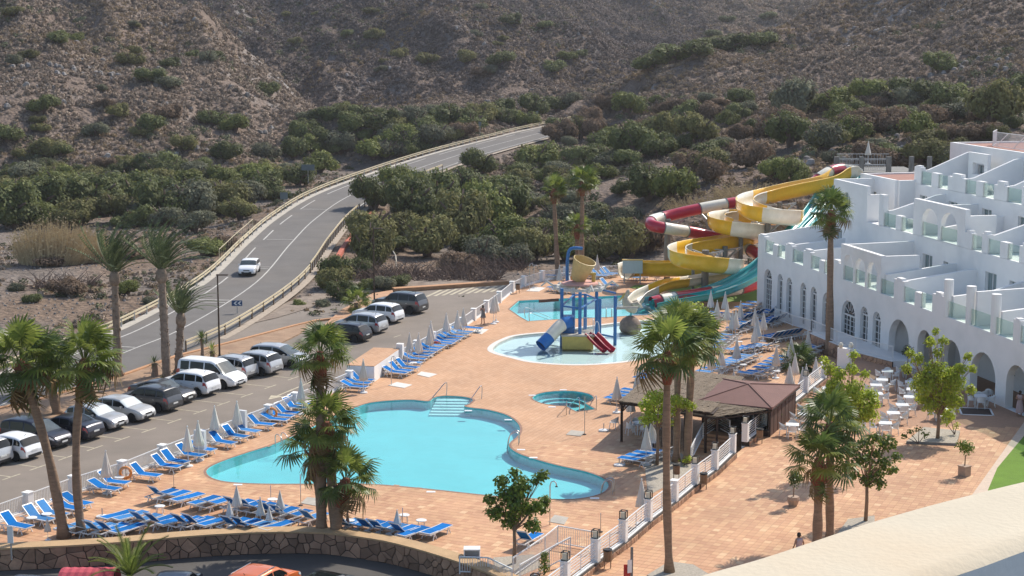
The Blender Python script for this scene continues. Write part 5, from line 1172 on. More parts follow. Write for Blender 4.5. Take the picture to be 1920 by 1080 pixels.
FP_('middle palm of the clump, crown over the pool edge', 632, 1004, 0, 800, 612, nf=26, fs=0.92, r0=.34, r1=.24, wind=(.25, 0), seed=5, dark=.25, drop=3)
FP_('left slender palm of the clump in front of the big pool', 606, 998, 0, 845, 588, nf=16, fs=0.9, r0=.24, r1=.18, wind=(-.2, 0), seed=15, dark=.5, drop=2)
FP_('short palm leaning right out of the clump by the pool', 625, 1006, 0, 905, 648, nf=24, fs=0.85, r0=.3, r1=.22, wind=(.3, 0), seed=6, dark=.255, drop=2)
FP_('tall smooth-trunked fan palm on a gravel bed beside the plinth railing', 1255, 1072, PZ + .1, 668, 1252, nf=26, fs=1.02, r0=.2, r1=.17, wind=(.15, 0), seed=7, dark=.25, bend=(-.1, 0))
FP_('fan palm with pale green crown growing through the pergola, right of the tall one', 1288, 868, 0, 645, 1298, nf=26, fs=1.05, r0=.25, r1=.2, wind=(.25, 0), seed=8, dark=.2)
FP_('fan palm behind, crown rising above the pergola palms', 1268, 866, 0, 625, 1272, nf=22, fs=1.0, r0=.22, r1=.18, wind=(.2, 0), seed=18, dark=.15)
FP_('slender very tall fan palm in front of the white hotel', 1555, 665, 0.0, 400, 1558, nf=28, fs=0.95, r0=.36, r1=.22, wind=(.05, 0), seed=9, dark=.255, drop=6)
FP_('fan palm with low full crown on the plaza, bottom right', 1532, 1030, PZ, 868, 1536, nf=20, fs=0.95, r0=.26, r1=.2, wind=(.1, 0), seed=10, dark=.3, drop=2)
FP_('fan palm on the plaza behind the low one, bottom right', 1556, 1012, PZ, 800, 1556, nf=22, fs=0.9, r0=.22, r1=.18, wind=(.1, 0), seed=11, dark=.35)
FP_('left of the two far fan palms beyond the play pool', 1046, 520, -.2, 358, 1038, nf=22, fs=0.85, r0=.28, r1=.2, wind=(.6, 0), seed=12, dark=.1)
FP_('right of the two tall far fan palms beyond the play pool', 1090, 520, -.2, 344, 1092, nf=24, fs=0.92, r0=.28, r1=.2, wind=(.5, 0), seed=13, dark=.1)
FP_('short far fan palm below the two tall ones beyond the play pool', 1082, 518, -.2, 425, 1082, nf=20, fs=0.8, r0=.26, r1=.2, wind=(.1, 0), seed=14, dark=.3)
FP_('small squat fan palm on the orange footpath at the end of the car park', 668, 583, .1, 568, nf=18, fs=.8, r0=.2, r1=.2, boot=False, seed=16)
FP_('young green palm tuft beside the shaded loungers near the lamp wall', 1495, 690, 0.1, 683, nf=20, fs=.85, r0=.15, r1=.15, boot=False, seed=17, dark=.9)
b = P(217, 700, .05)
def DP(label, bx, by, cy, cx, **k):
 b = P(bx, by, .08); h = hgt(bx, cy, b); q = PD(cx, cy, b.y); return date_palm(label, b, h, lean=(q.x - b.x, 0), **k)
DP('left of three windblown date palms, roadside, trunk partly behind fan palms', 222, 705, 520, 215, seed=1, L=4.2, r0=.32)
DP('middle and tallest windblown date palm standing beside the white van', 313, 712, 515, 303, seed=2, L=4.2, r0=.34)
DP('right, shortest windblown date palm between road and car park', 334, 698, 598, 339, seed=3, L=3.3, r0=.3, nf=32)
def bottom_palm():
 b = P(245, 1120, -.75); root = thing('palm_tuft', 'feathery palm fronds in front of the stone wall at the bottom left', 'palm', tuple(b)); r = random.Random(5)
 mb = MB(); mb.lathe([(.25, 0), (.3, .5), (.2, 1.0)], n=10); mb.build("trunk", M['trunk_date'], root)
 for i in range(24):
  an = i * 2.4; el = math.radians(78 - 48 * (i / 24)); d = Vector((math.cos(an) * math.cos(el), math.sin(an) * math.cos(el), math.sin(el))); p = Vector((0, 0, 1.0)); v = d.copy(); mid = [p.copy()]; n = 10; l = r.uniform(2.0, 2.7)
  for k in range(n): v = (v + Vector((0, 0, -.055 * (1 + k / 5)))).normalized(); p = p + v * l / n; mid.append(p.copy())
  mb = MB(); mb.tube(mid, .018, 4, caps=False)
  for k in range(2, n + 1):
   for q in (0, .33, .66):
    c = mid[k - 1] + (mid[k] - mid[k - 1]) * q; dd = (mid[k] - mid[k - 1]).normalized(); s = dd.cross(Vector((0, 0, 1))).normalized()
    for sg in (-1, 1): e = c + (dd * .8 + s * sg * .7 + Vector((0, 0, .2))) * .38 * (1.15 - k / n * .6); w = dd * .04; mb.add([c - w, c + w, e], [(0, 1, 2)])
  mb.build("frond", M['leaf_fan'], root)
bottom_palm()
def spiky(label, bx, by, z, h, n, L, stem, mat='leaf_fan_dark', seed=0, name='yucca', cat='plant'):
 b = P(bx, by, z); root = thing(name, label, cat, tuple(b)); r = random.Random(seed)
 if stem: mb = MB(); mb.tube([(0, 0, 0), (.05, 0, h * .5), (0, 0, h)], [stem * 1.3, stem, stem], 8); mb.build("trunk", M['trunk_date'], root)
 mb = MB()
 for i in range(n):
  an = i * 2.4; el = math.radians(80 - 105 * i / n); d = Vector((math.cos(an) * math.cos(el), math.sin(an) * math.cos(el), math.sin(el))); s = d.cross(Vector((0, 0, 1)));  s = s.normalized() if s.length > .01 else Vector((1, 0, 0)); o = Vector((0, 0, h)); l = L * r.uniform(.8, 1.1)
  mb.add([o, o + d * l * .4 - s * .035, o + d * l * .4 + s * .035, o + d * l + Vector((0, 0, -.18 * l))], [(0, 1, 2), (1, 3, 2)])
 mb.build("leaves", M[mat], root); return root
spiky('small yucca with round spiky head between date palm and lamp post', 379, 676, .05, 1.7, 90, 1.0, .12)
spiky('low palm shrub at the foot of the black lamp post', 398, 672, .05, .6, 60, 1.1, .2, 'leaf_fan', 1, 'palm_shrub')
spiky('bright low agave right of the lamp post behind the silver van', 432, 682, .05, .15, 40, .9, 0, 'bush_bright', 2, 'agave')
spiky('small dry palm on the earth strip left of the tallest date palm', 290, 706, .05, 1.0, 50, .9, .22, 'leaf_date', 3, 'small_palm')
spiky('tiny bright plant at the foot of the date palm trunk', 304, 714, .05, .1, 30, .5, 0, 'bush_bright', 4, 'small_plant')
# ================================================================== broadleaf trees
def leaf_cloud(mb, c, rad, n, leaf, r, droop=.3, flat=.8):
 for i in range(n):
  d = Vector((r.gauss(0, 1), r.gauss(0, 1), r.gauss(0, 1) * flat)).normalized() * rad * r.random() ** .45; p = c + d; nn = (d.normalized() + Vector((r.uniform(-.8, .8), r.uniform(-.8, .8), r.uniform(-.2, 1)))).normalized()
  t = nn.cross(Vector((r.uniform(-1, 1), r.uniform(-1, 1), r.uniform(-1, 1)))).normalized(); s = nn.cross(t); t = (t + Vector((0, 0, -droop))).normalized(); l = leaf * r.uniform(.7, 1.3)
  mb.add([p, p + t * l * .5 + s * l * .36, p + t * l, p + t * l * .5 - s * l * .36], [(0, 1, 2, 3)])
def tree(name, label, base, h, trunk_h, lobes, leaf, mat, seed, r0=.09, cat='tree', per=252, group=None):
 root = thing(name, label, cat, tuple(base), group=group); r = random.Random(seed); mb = MB(); mb.tube([(0, 0, 0), (.03, 0, trunk_h * .5), (0, 0, trunk_h)], [r0 * 1.2, r0, r0 * .85], 9)
 lv = MB()
 for (x, y, z, rad) in lobes:
  c = Vector((x, y, z)); st = Vector((0, 0, trunk_h * r.uniform(.8, 1.0))); m = st + (c - st) * .5 + Vector((0, 0, .15)); mb.tube([st, m, c], [r0 * .5, r0 * .32, r0 * .12], 5)
  for q in range(4): e = c + Vector((r.uniform(-1, 1), r.uniform(-1, 1), r.uniform(-.4, 1))) * rad * .8; mb.tube([m, e], [r0 * .15, r0 * .06], 4)
  leaf_cloud(lv, c, rad, int(per * rad * rad * 4), leaf, r)
 mb.build("trunk", M['bark'], root, smooth=True); lv.build("crown", M[mat], root); return root
tree('round_leaved_tree', 'young dark green tree with rounded leaves, branches over the pool edge', P(964, 1055, 0.05), 4.6, 1.9, [(-.9, 0, 2.6, .5), (-.4, .3, 3.3, .55), (.1, -.2, 3.0, .6), (.7, .2, 2.7, .5), (.35, 0, 3.9, .5), (-.6, 0, 4.1, .35), (1.35, 0, 4.35, .33), (1.05, .1, 4.1, .25), (1.3, -.1, 2.9, .45), (1.5, .2, 3.1, .3), (-.1, .1, 2.3, .45), (.9, 0, 1.9, .42), (-1.2, 0, 3.2, .3), (.0, .3, 4.4, .3), (.1, 0, 3.5, .5), (-.4, 0, 2.0, .3)], .19, 'leaf_tree', 1, per=273)
def PT(name, label, bx, by, z, cxs, leaf, mat, seed, th, **k):
 b = P(bx, by, z); L_ = []
 for (cx, cy, rad) in cxs: q = PD(cx, cy, b.y + random.uniform(-.6, .6)); L_.append((q.x - b.x, q.y - b.y, q.z - b.z, rad * 1.2))
 return tree(name, label, b, 0, hgt(bx, th, b), L_, leaf, mat, seed, **k)
PT('lime_green_tree', 'bright lime green tree on a gravel bed among the white tables', 1758, 822, PZ + .15, [(1750, 690, .55), (1730, 720, .7), (1765, 735, .8), (1790, 715, .65), (1745, 755, .6), (1790, 750, .55), (1720, 672, .38), (1700, 690, .3), (1745, 640, .32), (1768, 640, .3), (1758, 660, .3), (1800, 690, .35), (1815, 668, .25), (1822, 690, .28), (1770, 700, .6), (1740, 705, .5), (1820, 730, .3), (1775, 775, .45), (1728, 745, .4), (1706, 660, .25), (1755, 620, .22)], .17, 'leaf_lime', 2, 770, per=262, r0=.1)
PT('green_tree', 'green tree with yellow shoots between the two groups of white tables', 1588, 890, PZ, [(1585, 745, .75), (1560, 760, .6), (1610, 760, .75), (1600, 730, .6), (1630, 775, .5), (1565, 720, .45), (1555, 690, .35), (1598, 690, .33), (1545, 675, .25), (1600, 665, .25), (1575, 700, .35), (1540, 745, .35), (1640, 755, .3), (1623, 700, .25), (1600, 790, .5), (1570, 790, .5), (1630, 740, .45), (1560, 735, .5)], .17, 'leaf_lime', 3, 800, per=252, r0=.1)
PT('slim_tree', 'slim sparse tree right of the plaza palms', 1623, 978, PZ, [(1640, 850, .45), (1665, 830, .4), (1615, 860, .4), (1640, 885, .45), (1600, 845, .35), (1660, 870, .35), (1625, 900, .35), (1590, 870, .3), (1680, 855, .25), (1620, 830, .35), (1650, 905, .3), (1675, 880, .22), (1640, 820, .3), (1600, 890, .3)], .18, 'leaf_tree', 4, 900, per=220, r0=.09)
PT('green_tree', 'leafy tree under the edge of the brushwood pergola roof', 1232, 872, 0.02, [(1215, 760, .5), (1235, 745, .5), (1250, 770, .5), (1265, 750, .4), (1225, 780, .45), (1210, 785, .35), (1280, 755, .35), (1250, 790, .35), (1295, 760, .3), (1220, 740, .3)], .17, 'leaf_lime', 5, 800, per=231)
PT('green_tree', 'bright green tree beside the teal slide exit, above the palm crowns', 1305, 660, 0.02, [(1285, 600, .9), (1305, 590, .9), (1320, 605, .8), (1270, 610, .6), (1295, 580, .6), (1335, 610, .5)], .24, 'leaf_lime', 6, 625, per=168)
def potted(label, bx, by, z, h, rad, mat, pot, seed, name='potted_tree', square=True, group=None):
 b = P(bx, by, z); root = thing(name, label, 'potted tree', tuple(b), group=group); mb = MB()
 if square: mb.box((0, 0, .28), (.5, .5, .56), .6); mb.box((0, 0, .57), (.56, .56, .05), .6)
 else: mb.lathe([(.22, 0), (.33, .35), (.3, .5), (.26, .5)], n=12)
 mb.build("planter", M[pot], root); mb = MB(); mb.tube([(0, 0, .4), (.02, 0, h - rad)], [.04, .03], 6); mb.build("trunk", M['bark'], root); r = random.Random(seed); lv = MB()
 for i in range(9): d = Vector((r.gauss(0, 1), r.gauss(0, 1), r.gauss(0, 1))).normalized() * rad * .55; leaf_cloud(lv, Vector((0, 0, h)) + d, rad * .6, 70, .11, r)
 lv.build("crown", M[mat], root); return root
potted('small round-headed tree in square clay planter on the open plaza at right', 1808, 892, PZ, 1.75, .55, 'leaf_tree', 'potted_clay', 1)
potted('half hidden potted shrub behind the plaza palms, casting a shadow', 1487, 948, PZ, 1.5, .5, 'leaf_fan_dark', 'potted_clay', 2, name='potted_shrub', square=False)
potted('dark topiary ball tree in the hotel recess beside the railing', 1701, 700, 1.15, 1.6, .5, 'leaf_topiary', 'dark_metal', 3, name='topiary_tree', square=False)
for k, (u, v) in enumerate(((43.0, 1.4), (47.2, 1.3))):
 q = B(u, v, PZ); root = thing('topiary_tree', ['dark topiary ball tree inside the last full arch of the arcade', 'dark topiary tree in the arch at the right picture edge'][k], 'potted tree', tuple(q)); mb = MB(); mb.lathe([(.3, 0), (.3, .06)], n=14); mb.tube([(0, 0, 0), (0, 0, 1.6)], .035, 6); mb.build("stand", M['dark_metal'], root); lv = MB(); r = random.Random(k)
 for i in range(10): d = Vector((r.gauss(0, 1), r.gauss(0, 1), r.gauss(0, 1))).normalized() * .3; leaf_cloud(lv, Vector((0, 0, 1.9)) + d, .34, 60, .12, r)
 lv.build("crown", M['leaf_topiary'], root)
potted('small clay pot with green shrub by the kiosk wall', 1455, 800, PZ, .75, .3, 'leaf_tree', 'potted_clay', 5, name='potted_shrub', square=False)
def shrub(name, label, bx, by, z, cl, leaf, mat, seed, n=50, cat='shrub'):
 b = P(bx, by, z); root = thing(name, label, cat, tuple(b)); r = random.Random(seed); lv = MB(); st = MB()
 for (x, y, zz, rad) in cl: st.tube([(0, 0, 0), (x, y, zz)], [.03, .012], 4); leaf_cloud(lv, Vector((x, y, zz)), rad, n, leaf, r)
 st.build("stems", M['twig'], root); lv.build("foliage", M[mat], root)
shrub('thin_shrub', 'thin straggly shrub in the left corner of the tree bed', 1722, 832, PZ + .15, [(-.5, 0, .7, .3), (0, 0, .9, .3), (.4, 0, .6, .3), (-.9, 0, .5, .2)], .13, 'leaf_tree', 1)
shrub('thin_shrub', 'thin light green sapling right of the tree bed', 1790, 815, PZ + .15, [(-.6, 0, .8, .25), (-.3, 0, 1.1, .3), (.1, 0, .6, .25)], .13, 'leaf_lime', 2)
shrub('round_shrub', 'small dark conical shrub between the ramp rails at the bottom', 1021, 1078, 0.05, [(0, 0, .35, .3), (0, 0, .7, .28), (0, 0, 1.0, .2)], .1, 'leaf_tree', 3, 120)
shrub('round_shrub', 'low green shrub on the gravel by the pergola stairs', 1283, 872, 0.03, [(0, 0, .3, .3), (.3, 0, .4, .25)], .13, 'leaf_lime', 4, 60)
# ================================================================== bushes of the valley and the hills (each one a thing)
def bush_mesh(name, w, h, n, leaf, mat, seed, lobes=7, sticks=8):
 r = random.Random(seed); mb = MB(); L_ = []
 for i in range(lobes):
  a = i * 2.4 + r.uniform(-.4, .4); q = r.uniform(.25, .62) if i else 0; L_.append((Vector((math.cos(a) * w * q, math.sin(a) * w * q, h * r.uniform(.35, .68))), w * r.uniform(.33, .5), h * r.uniform(.25, .36)))
 for i in range(n):
  c, rw, rh = L_[r.randrange(lobes)]; d = Vector((r.gauss(0, 1), r.gauss(0, 1), r.gauss(0, 1))).normalized()
  if d.z < -.5: d.z = -d.z
  rad = r.uniform(.72, 1.08); p = Vector((c.x + d.x * rw * rad, c.y + d.y * rw * rad, max(.05, c.z + d.z * rh * rad))); nn = (d + Vector((r.uniform(-.7, .7), r.uniform(-.7, .7), r.uniform(-.3, .9)))).normalized()
  t = nn.cross(Vector((r.uniform(-1, 1), r.uniform(-1, 1), r.uniform(-1, 1)))).normalized(); s = nn.cross(t); l = leaf * r.uniform(.5, 1.5)
  mb.add([p - t * l * .5, p + s * l * .32, p + t * l * .6, p - s * l * .32], [(0, 1, 2, 3)])
 for c, rw, rh in L_:      # inner foliage mass of each lobe
  for i in range(26):
   d = Vector((r.gauss(0, 1), r.gauss(0, 1), r.gauss(0, 1))).normalized(); p = Vector((c.x + d.x * rw * .6, c.y + d.y * rw * .6, max(.1, c.z + d.z * rh * .6))); t = d.cross(Vector((0, 0, 1)) if abs(d.z) < .9 else Vector((1, 0, 0))).normalized(); s = d.cross(t); l = rw * .42
   mb.add([p - t * l, p + s * l, p + t * l, p - s * l], [(0, 1, 2, 3)])
 for i in range(sticks):
  a = r.random() * 6.28; e = Vector((math.cos(a) * w * .6, math.sin(a) * w * .6, h * r.uniform(.4, .95))); mb.tube([(0, 0, 0), e * .5 + Vector((0, 0, .2)), e], [.09, .05, .02], 4, mi=1)
 me = bpy.data.meshes.new(name); me.from_pydata(mb.v, [], mb.f); me.materials.append(mat); me.materials.append(M['twig']); me.polygons.foreach_set("material_index", mb.m); me.update(); return me
KIND = {}
for k, mt in (('green', 'bush_green'), ('bright', 'bush_bright'), ('grey', 'bush_grey'), ('olive', 'bush_olive'), ('brown', 'bush_brown')):
 KIND[k] = [bush_mesh("bush_" + k, 1.0, 1.15, 2300, .085, M[mt], 30 + j * 7 + len(k), lobes=8 + j) for j in range(3)]
def bush(label, p, w, h, kind, rz, group=None, name=None):
 o = bpy.data.objects.new(name or 'bush', random.choice(KIND[kind])); COL.objects.link(o); o.location = p; o.scale = (w, w, h); o.rotation_euler = (0, 0, rz); tag(o, label, 'bush', group); return o
def ground(x, y):
 z, _ = height(np.array([x]), np.array([y])); z = float(z[0]); return z
GX = None
def init_grid():
 global GX, GZ
 GX = (np.arange(-460, 461, 4.0), np.arange(100, 1150, 4.0)); xx, yy = np.meshgrid(*GX); GZ, _ = height(xx, yy)
def grid_h(x, y):
 i = np.clip((x + 460) / 4, 0, len(GX[0]) - 2.001); j = np.clip((y - 100) / 4, 0, len(GX[1]) - 2.001); a = i.astype(int); b = j.astype(int); u = i - a; v = j - b
 return (GZ[b, a] * (1 - u) + GZ[b, a + 1] * u) * (1 - v) + (GZ[b + 1, a] * (1 - u) + GZ[b + 1, a + 1] * u) * v
def seat(px, py):
 """walk down the line of sight until it meets the land"""
 d = ray(px, py); X = GX;
 if X is None: init_grid();
 t = np.arange(120.0, 1100.0, 2.0); x = d.x * t; y = d.y * t; z = H + d.z * t; g = grid_h(x, y); k = np.nonzero(z <= g)[0]
 if len(k) == 0: return None
 k = k[0]; return Vector((x[k], y[k], float(g[k])))
adj = {'green': 'dark green', 'bright': 'light green', 'grey': 'grey-green', 'olive': 'olive', 'brown': 'dry brown'}
# (px of foot, py of foot, half width m, height m, kind, where)
BUSH = [
# dense band beyond the main road barrier, up to the cliff
(625, 522, 2.0, 2.6, 'green', 'at the road barrier end nearest the car park lamp'), (692, 508, 2.9, 5.0, 'olive', 'behind the tall lamp'), (700, 470, 3.5, 5.0, 'olive', 'left of the brush pile behind the lamp'), (640, 566, 1.8, 2.2, 'green', 'round on the bank left of the lamp'), (605, 578, 1.0, 1.1, 'grey', 'low on the bank by the access lane'), (628, 545, 2.2, 2.6, 'olive', 'on the bank at the barrier end'), (672, 520, 2.0, 2.4, 'green', 'low in front of the pale dead trunk'), (560, 575, .8, .9, 'bright', 'tiny on the bank by the barrier posts'), (690, 545, 1.3, 1.4, 'bright', 'behind the squat footpath palm'),
(722, 546, 1.5, 1.8, 'grey', 'low right of the lamp post'), (745, 540, 1.6, 1.6, 'green', 'low beside the orange kerb'), (700, 395, 3.4, 4.8, 'green', 'beside the road barrier above the red kerb'), (745, 375, 3.4, 4.6, 'bright', 'touching the upper road barrier'),
(770, 420, 4.2, 6.0, 'green', 'in the dense belt left of centre'), (820, 410, 4.0, 6.5, 'green', 'tall in the dense belt under the road'), (860, 455, 4.2, 6.2, 'olive', 'wide, right of the brush pile'), (800, 480, 3.6, 4.6, 'olive', 'above the brush pile'), (750, 465, 3.2, 4.2, 'olive', 'left above the brush pile'),
(905, 440, 4.0, 6.0, 'bright', 'upper middle of the belt'), (880, 385, 4.0, 5.4, 'green', 'just under the road bend'), (930, 385, 4.0, 5.0, 'green', 'left of the far palms'), (960, 415, 3.8, 5.0, 'green', 'close left of the far palms'), (900, 330, 4.0, 5.0, 'green', 'round, standing against the far road'), (1005, 322, 4.6, 5.4, 'bright', 'beside the far end of the road'),
(950, 480, 3.4, 4.6, 'bright', 'above the play pool fence'), (1000, 490, 3.2, 4.4, 'olive', 'left of the blue pipe'), (1030, 470, 3.0, 4.0, 'olive', 'at the foot of the far palms'), (905, 495, 2.6, 3.2, 'grey', 'low behind the curved fence'), (860, 508, 2.4, 2.4, 'brown', 'in front of the belt by the brush pile'), (970, 500, 2.2, 2.6, 'grey', 'small behind the fence pillars'), (1060, 488, 2.6, 3.2, 'bright', 'behind the blue tipping bucket pipe'), (1130, 490, 3.0, 3.6, 'olive', 'behind the back loungers'), (1180, 485, 3.4, 4.6, 'olive', 'left of the first slide post'), (1220, 475, 3.2, 4.0, 'brown', 'behind the first slide post'),
(1165, 445, 2.6, 3.4, 'grey', 'under the red slide bend'), (1215, 385, 3.6, 4.6, 'green', 'above the red slide'), (1270, 380, 3.2, 4.2, 'bright', 'light topped above the red slide'), (1190, 300, 4.6, 6.4, 'green', 'large, top of the slope above the cliff'), (1080, 315, 3.8, 5.0, 'green', 'beyond the far palms'), (1130, 295, 3.6, 5.2, 'green', 'upper slope beyond the far palms'), (1240, 270, 4.2, 5.6, 'olive', 'wide on the upper slope'), (1175, 225, 4.4, 6.0, 'bright', 'high, right of the road end'), (1100, 240, 4.0, 5.0, 'brown', 'at the road end, dry'), (1140, 215, 4.0, 4.6, 'brown', 'above the road end, dry'),
(1310, 270, 4.2, 5.4, 'olive', 'middle of the right slope'), (1285, 235, 4.0, 5.0, 'green', 'dark under the crest path'), (1330, 230, 4.0, 4.2, 'brown', 'brownish in the middle of the right slope'), (1390, 205, 3.8, 4.4, 'green', 'small dark below the pale track'), (1485, 230, 6.0, 8.6, 'grey', 'largest grey-brown one of the right slope'), (1480, 280, 4.0, 5.6, 'green', 'dark, left above the slide top'), (1440, 262, 3.4, 4.0, 'brown', 'beside the little dirt road'), (1540, 285, 4.0, 4.6, 'grey', 'over the slide top'),
(1570, 210, 4.6, 4.6, 'bright', 'bright in the row under the crest'), (1630, 200, 4.6, 4.8, 'bright', 'bright right one in the row under the crest'), (1610, 262, 4.2, 4.8, 'brown', 'orange-brown above the hotel'), (1660, 250, 3.8, 4.0, 'brown', 'dry above the hotel roof'), (1720, 262, 3.0, 3.6, 'bright', 'yellow-green above the hotel roof'), (1750, 240, 3.6, 3.6, 'brown', 'purple-brown above the top block'), (1705, 190, 4.6, 4.8, 'green', 'on the upper right slope'), (1775, 205, 4.2, 4.8, 'green', 'on the right slope under the rocks'), (1860, 235, 4.8, 6.4, 'olive', 'big rounded at the right, above the roof railing'), (1760, 140, 4.0, 4.4, 'green', 'alone high on the right slope'), (1905, 190, 3.8, 4.6, 'green', 'at the right picture edge'), (1520, 215, 3.2, 3.6, 'green', 'between the grey giant and the bright row'),
(1490, 345, 2.8, 3.6, 'bright', 'just left of the slide start deck'), (1455, 340, 2.8, 3.4, 'bright', 'bright beside the yellow slide top'), (1330, 345, 3.0, 3.6, 'brown', 'dark dry in the rocky gully'), (1285, 330, 2.8, 3.4, 'brown', 'dry at the left edge of the rocky gully'), (1370, 300, 2.6, 3.0, 'brown', 'dry on the gully bank'),
(1038, 268, 3.0, 4.0, 'brown', 'hiding the road end, left'), (1062, 268, 3.4, 5.0, 'brown', 'hiding the road end, middle'), (1088, 262, 3.4, 5.0, 'olive', 'hiding the road end, right'), (1110, 262, 3.4, 4.6, 'brown', 'right of the road end'), (1045, 250, 3.0, 4.0, 'green', 'small one touching the road end'),
# left of the road
(250, 330 + 60, 4.6, 5.2, 'green', 'in the green belt left of the road'), (180, 400, 4.8, 5.4, 'green', 'wide in the left green belt'), (80, 405, 4.8, 5.4, 'green', 'left end of the green belt'), (20, 430, 4.6, 6.2, 'green', 'tall at the left picture edge'), (10, 385, 4.4, 4.6, 'olive', 'at the left edge higher up'), (120, 375, 4.2, 4.4, 'bright', 'light topped at upper left of the belt'), (310, 420, 4.4, 6.0, 'green', 'behind the middle date palm'), (360, 415, 4.6, 5.6, 'grey', 'grey behind the windblown palms'), (415, 405, 4.4, 5.0, 'olive', 'close to the road on the left'), (460, 395, 3.8, 4.4, 'grey', 'beside the green handrail'), (345, 375, 4.0, 4.2, 'bright', 'light, behind the grey one'), (290, 365, 4.0, 4.0, 'olive', 'olive, upper belt'), (505, 375, 3.8, 4.4, 'green', 'left of the road sign'), (225, 420, 3.4, 4.2, 'olive', 'behind the left date palm'), (560, 350, 3.8, 4.4, 'green', 'under the grey road sign'), (480, 345, 4.2, 4.2, 'olive', 'upper belt near the sign'), (430, 350, 4.2, 3.8, 'bright', 'bright in the upper belt'), (380, 340, 4.0, 3.8, 'grey', 'grey-brown in the upper belt'), (600, 325, 4.0, 4.4, 'bright', 'by the guard rail curve'), (640, 300, 4.4, 4.8, 'grey', 'above the guard rail curve'),
(700, 300, 4.8, 4.6, 'bright', 'bright beyond the guard rail'), (750, 280, 4.6, 4.6, 'bright', 'bright, farther along the guard rail'), (660, 265, 4.8, 5.0, 'green', 'dark at the hill foot'), (720, 250, 4.8, 5.0, 'green', 'dark at the foot of the central hill'), (800, 262, 4.2, 4.6, 'green', 'beyond the guard rail, middle'), (850, 245, 4.8, 5.4, 'green', 'at the foot of the central hill'), (900, 235, 4.4, 5.0, 'olive', 'by the marker post'), (870, 262, 3.8, 3.8, 'brown', 'reddish by the guard rail'), (940, 225, 4.8, 5.0, 'green', 'beyond the road end, left'), (1000, 220, 4.4, 5.6, 'green', 'dark, over the road end'), (985, 240, 3.6, 3.8, 'bright', 'bright beside the far sign'), (1045, 212, 4.4, 4.6, 'green', 'over the road end, right'), (770, 235, 4.2, 4.4, 'grey', 'grey-green at the hill foot'), (600, 285, 4.2, 4.2, 'green', 'left of the guard rail in the hill foot'), (550, 300, 4.4, 4.6, 'green', 'round on the hill foot'), (500, 300, 3.6, 3.6, 'grey', 'grey on the hill foot'),
(420, 305, 4.0, 4.0, 'green', 'round on the lower left slope'), (350, 290, 3.6, 3.6, 'olive', 'faint on the lower left slope'), (85, 300, 4.6, 3.9, 'olive', 'large yellowish on the left slope'), (80, 212, 4.0, 3.9, 'green', 'dark round on the left slope'), (15, 270, 4.2, 4.2, 'green', 'at the left edge of the slope'), (280, 250, 4.0, 3.9, 'green', 'dark in the middle of the left slope'), (320, 230, 3.6, 3.2, 'brown', 'brown beside the dark one on the slope'), (285, 160, 4.4, 3.8, 'green', 'dark pair member on the upper left slope'), (320, 170, 4.0, 3.2, 'grey', 'grey right of the dark one'), (245, 125, 4.0, 3.6, 'olive', 'faded on the upper left slope'), (110, 88, 3.8, 3.6, 'green', 'dark near the top left'), (135, 82, 3.2, 2.8, 'bright', 'yellow-green near the top left'), (25, 38, 3.6, 3.4, 'olive', 'in the top left corner'), (400, 240, 4.0, 3.8, 'green', 'on the shoulder of the left spur'), (440, 250, 4.0, 3.8, 'bright', 'brighter on the spur shoulder'), (180, 262, 3.6, 3.2, 'grey', 'faint grey on the left slope'), (560, 268, 3.8, 4.2, 'green', 'dark at the end of the left spur'), (500, 180, 3.6, 3.6, 'green', 'on the ridge end'),
(320, 128, 3.4, 2.6, 'green', 'beside the pale rock on the left slope'), (960, 50, 4.6, 4.2, 'green', 'dark on the central hill, left'), (940, 130, 5.2, 4.8, 'green', 'big on the central hill'), (875, 122, 4.6, 4.2, 'olive', 'on the central hill'), (1035, 140, 4.6, 4.2, 'green', 'right lower central hill'), (1065, 120, 3.8, 3.4, 'bright', 'yellow on the central hill'), (800, 122, 4.2, 3.8, 'olive', 'left of the big one on the central hill'), (750, 112, 4.0, 3.6, 'olive', 'faint on the central hill'), (905, 150, 4.0, 3.6, 'brown', 'brown on the central hill'), (700, 82, 4.2, 3.8, 'olive', 'upper left on the central hill'),
(1260, 122, 6.0, 5.0, 'green', 'in the far green valley, left'), (1310, 112, 6.0, 5.0, 'green', 'in the far green valley'), (1370, 100, 6.5, 5.0, 'green', 'in the far green valley, right'), (1220, 135, 5.5, 4.6, 'green', 'mouth of the far valley'), (1420, 90, 6, 4.6, 'green', 'right end of the far valley'), (1340, 90, 6, 4.6, 'olive', 'upper far valley'), (1340, 72, 5, 4.2, 'green', 'above the far valley'), (1440, 40, 5, 4, 'green', 'on the far hill'), (1365, 45, 5, 4, 'green', 'in the far gully'),
(238, 555, 1.3, 1.7, 'bright', 'small in the stony riverbed between two palms'), (60, 568, 1.1, 1.2, 'green', 'small in the riverbed at left'), (30, 545, 1.3, 1.0, 'grey', 'low in the riverbed at the left edge'), (280, 575, .9, .9, 'grey', 'small on the stones right of the palm trunk'), (385, 482, 2.4, 2.2, 'bright', 'light round by the road'), (420, 470, 2.4, 1.8, 'brown', 'dark dry near the guard rail'), (130, 555, 2.4, 1.9, 'brown', 'dead brush heap in the riverbed'), (100, 500, 2.8, 1.6, 'brown', 'dry mound under the reeds'), (190, 490, 2.4, 1.4, 'brown', 'dry mound right of the reeds'), (255, 485, 2.6, 1.4, 'brown', 'dry mound behind the left palm')]
used = {}
for (bx, by, w, h, k, where) in BUSH:
 p = seat(bx, by) if by < 480 or bx < 560 else P(bx, by, -.2)
 if p is None: continue
 sc_ = 1.05 if by > 350 else .92
 o = bush(adj[k] + ' bush ' + where, p - Vector((0, 0, .3)), w * sc_, h * sc_ * .92, k, random.uniform(0, 6.28))
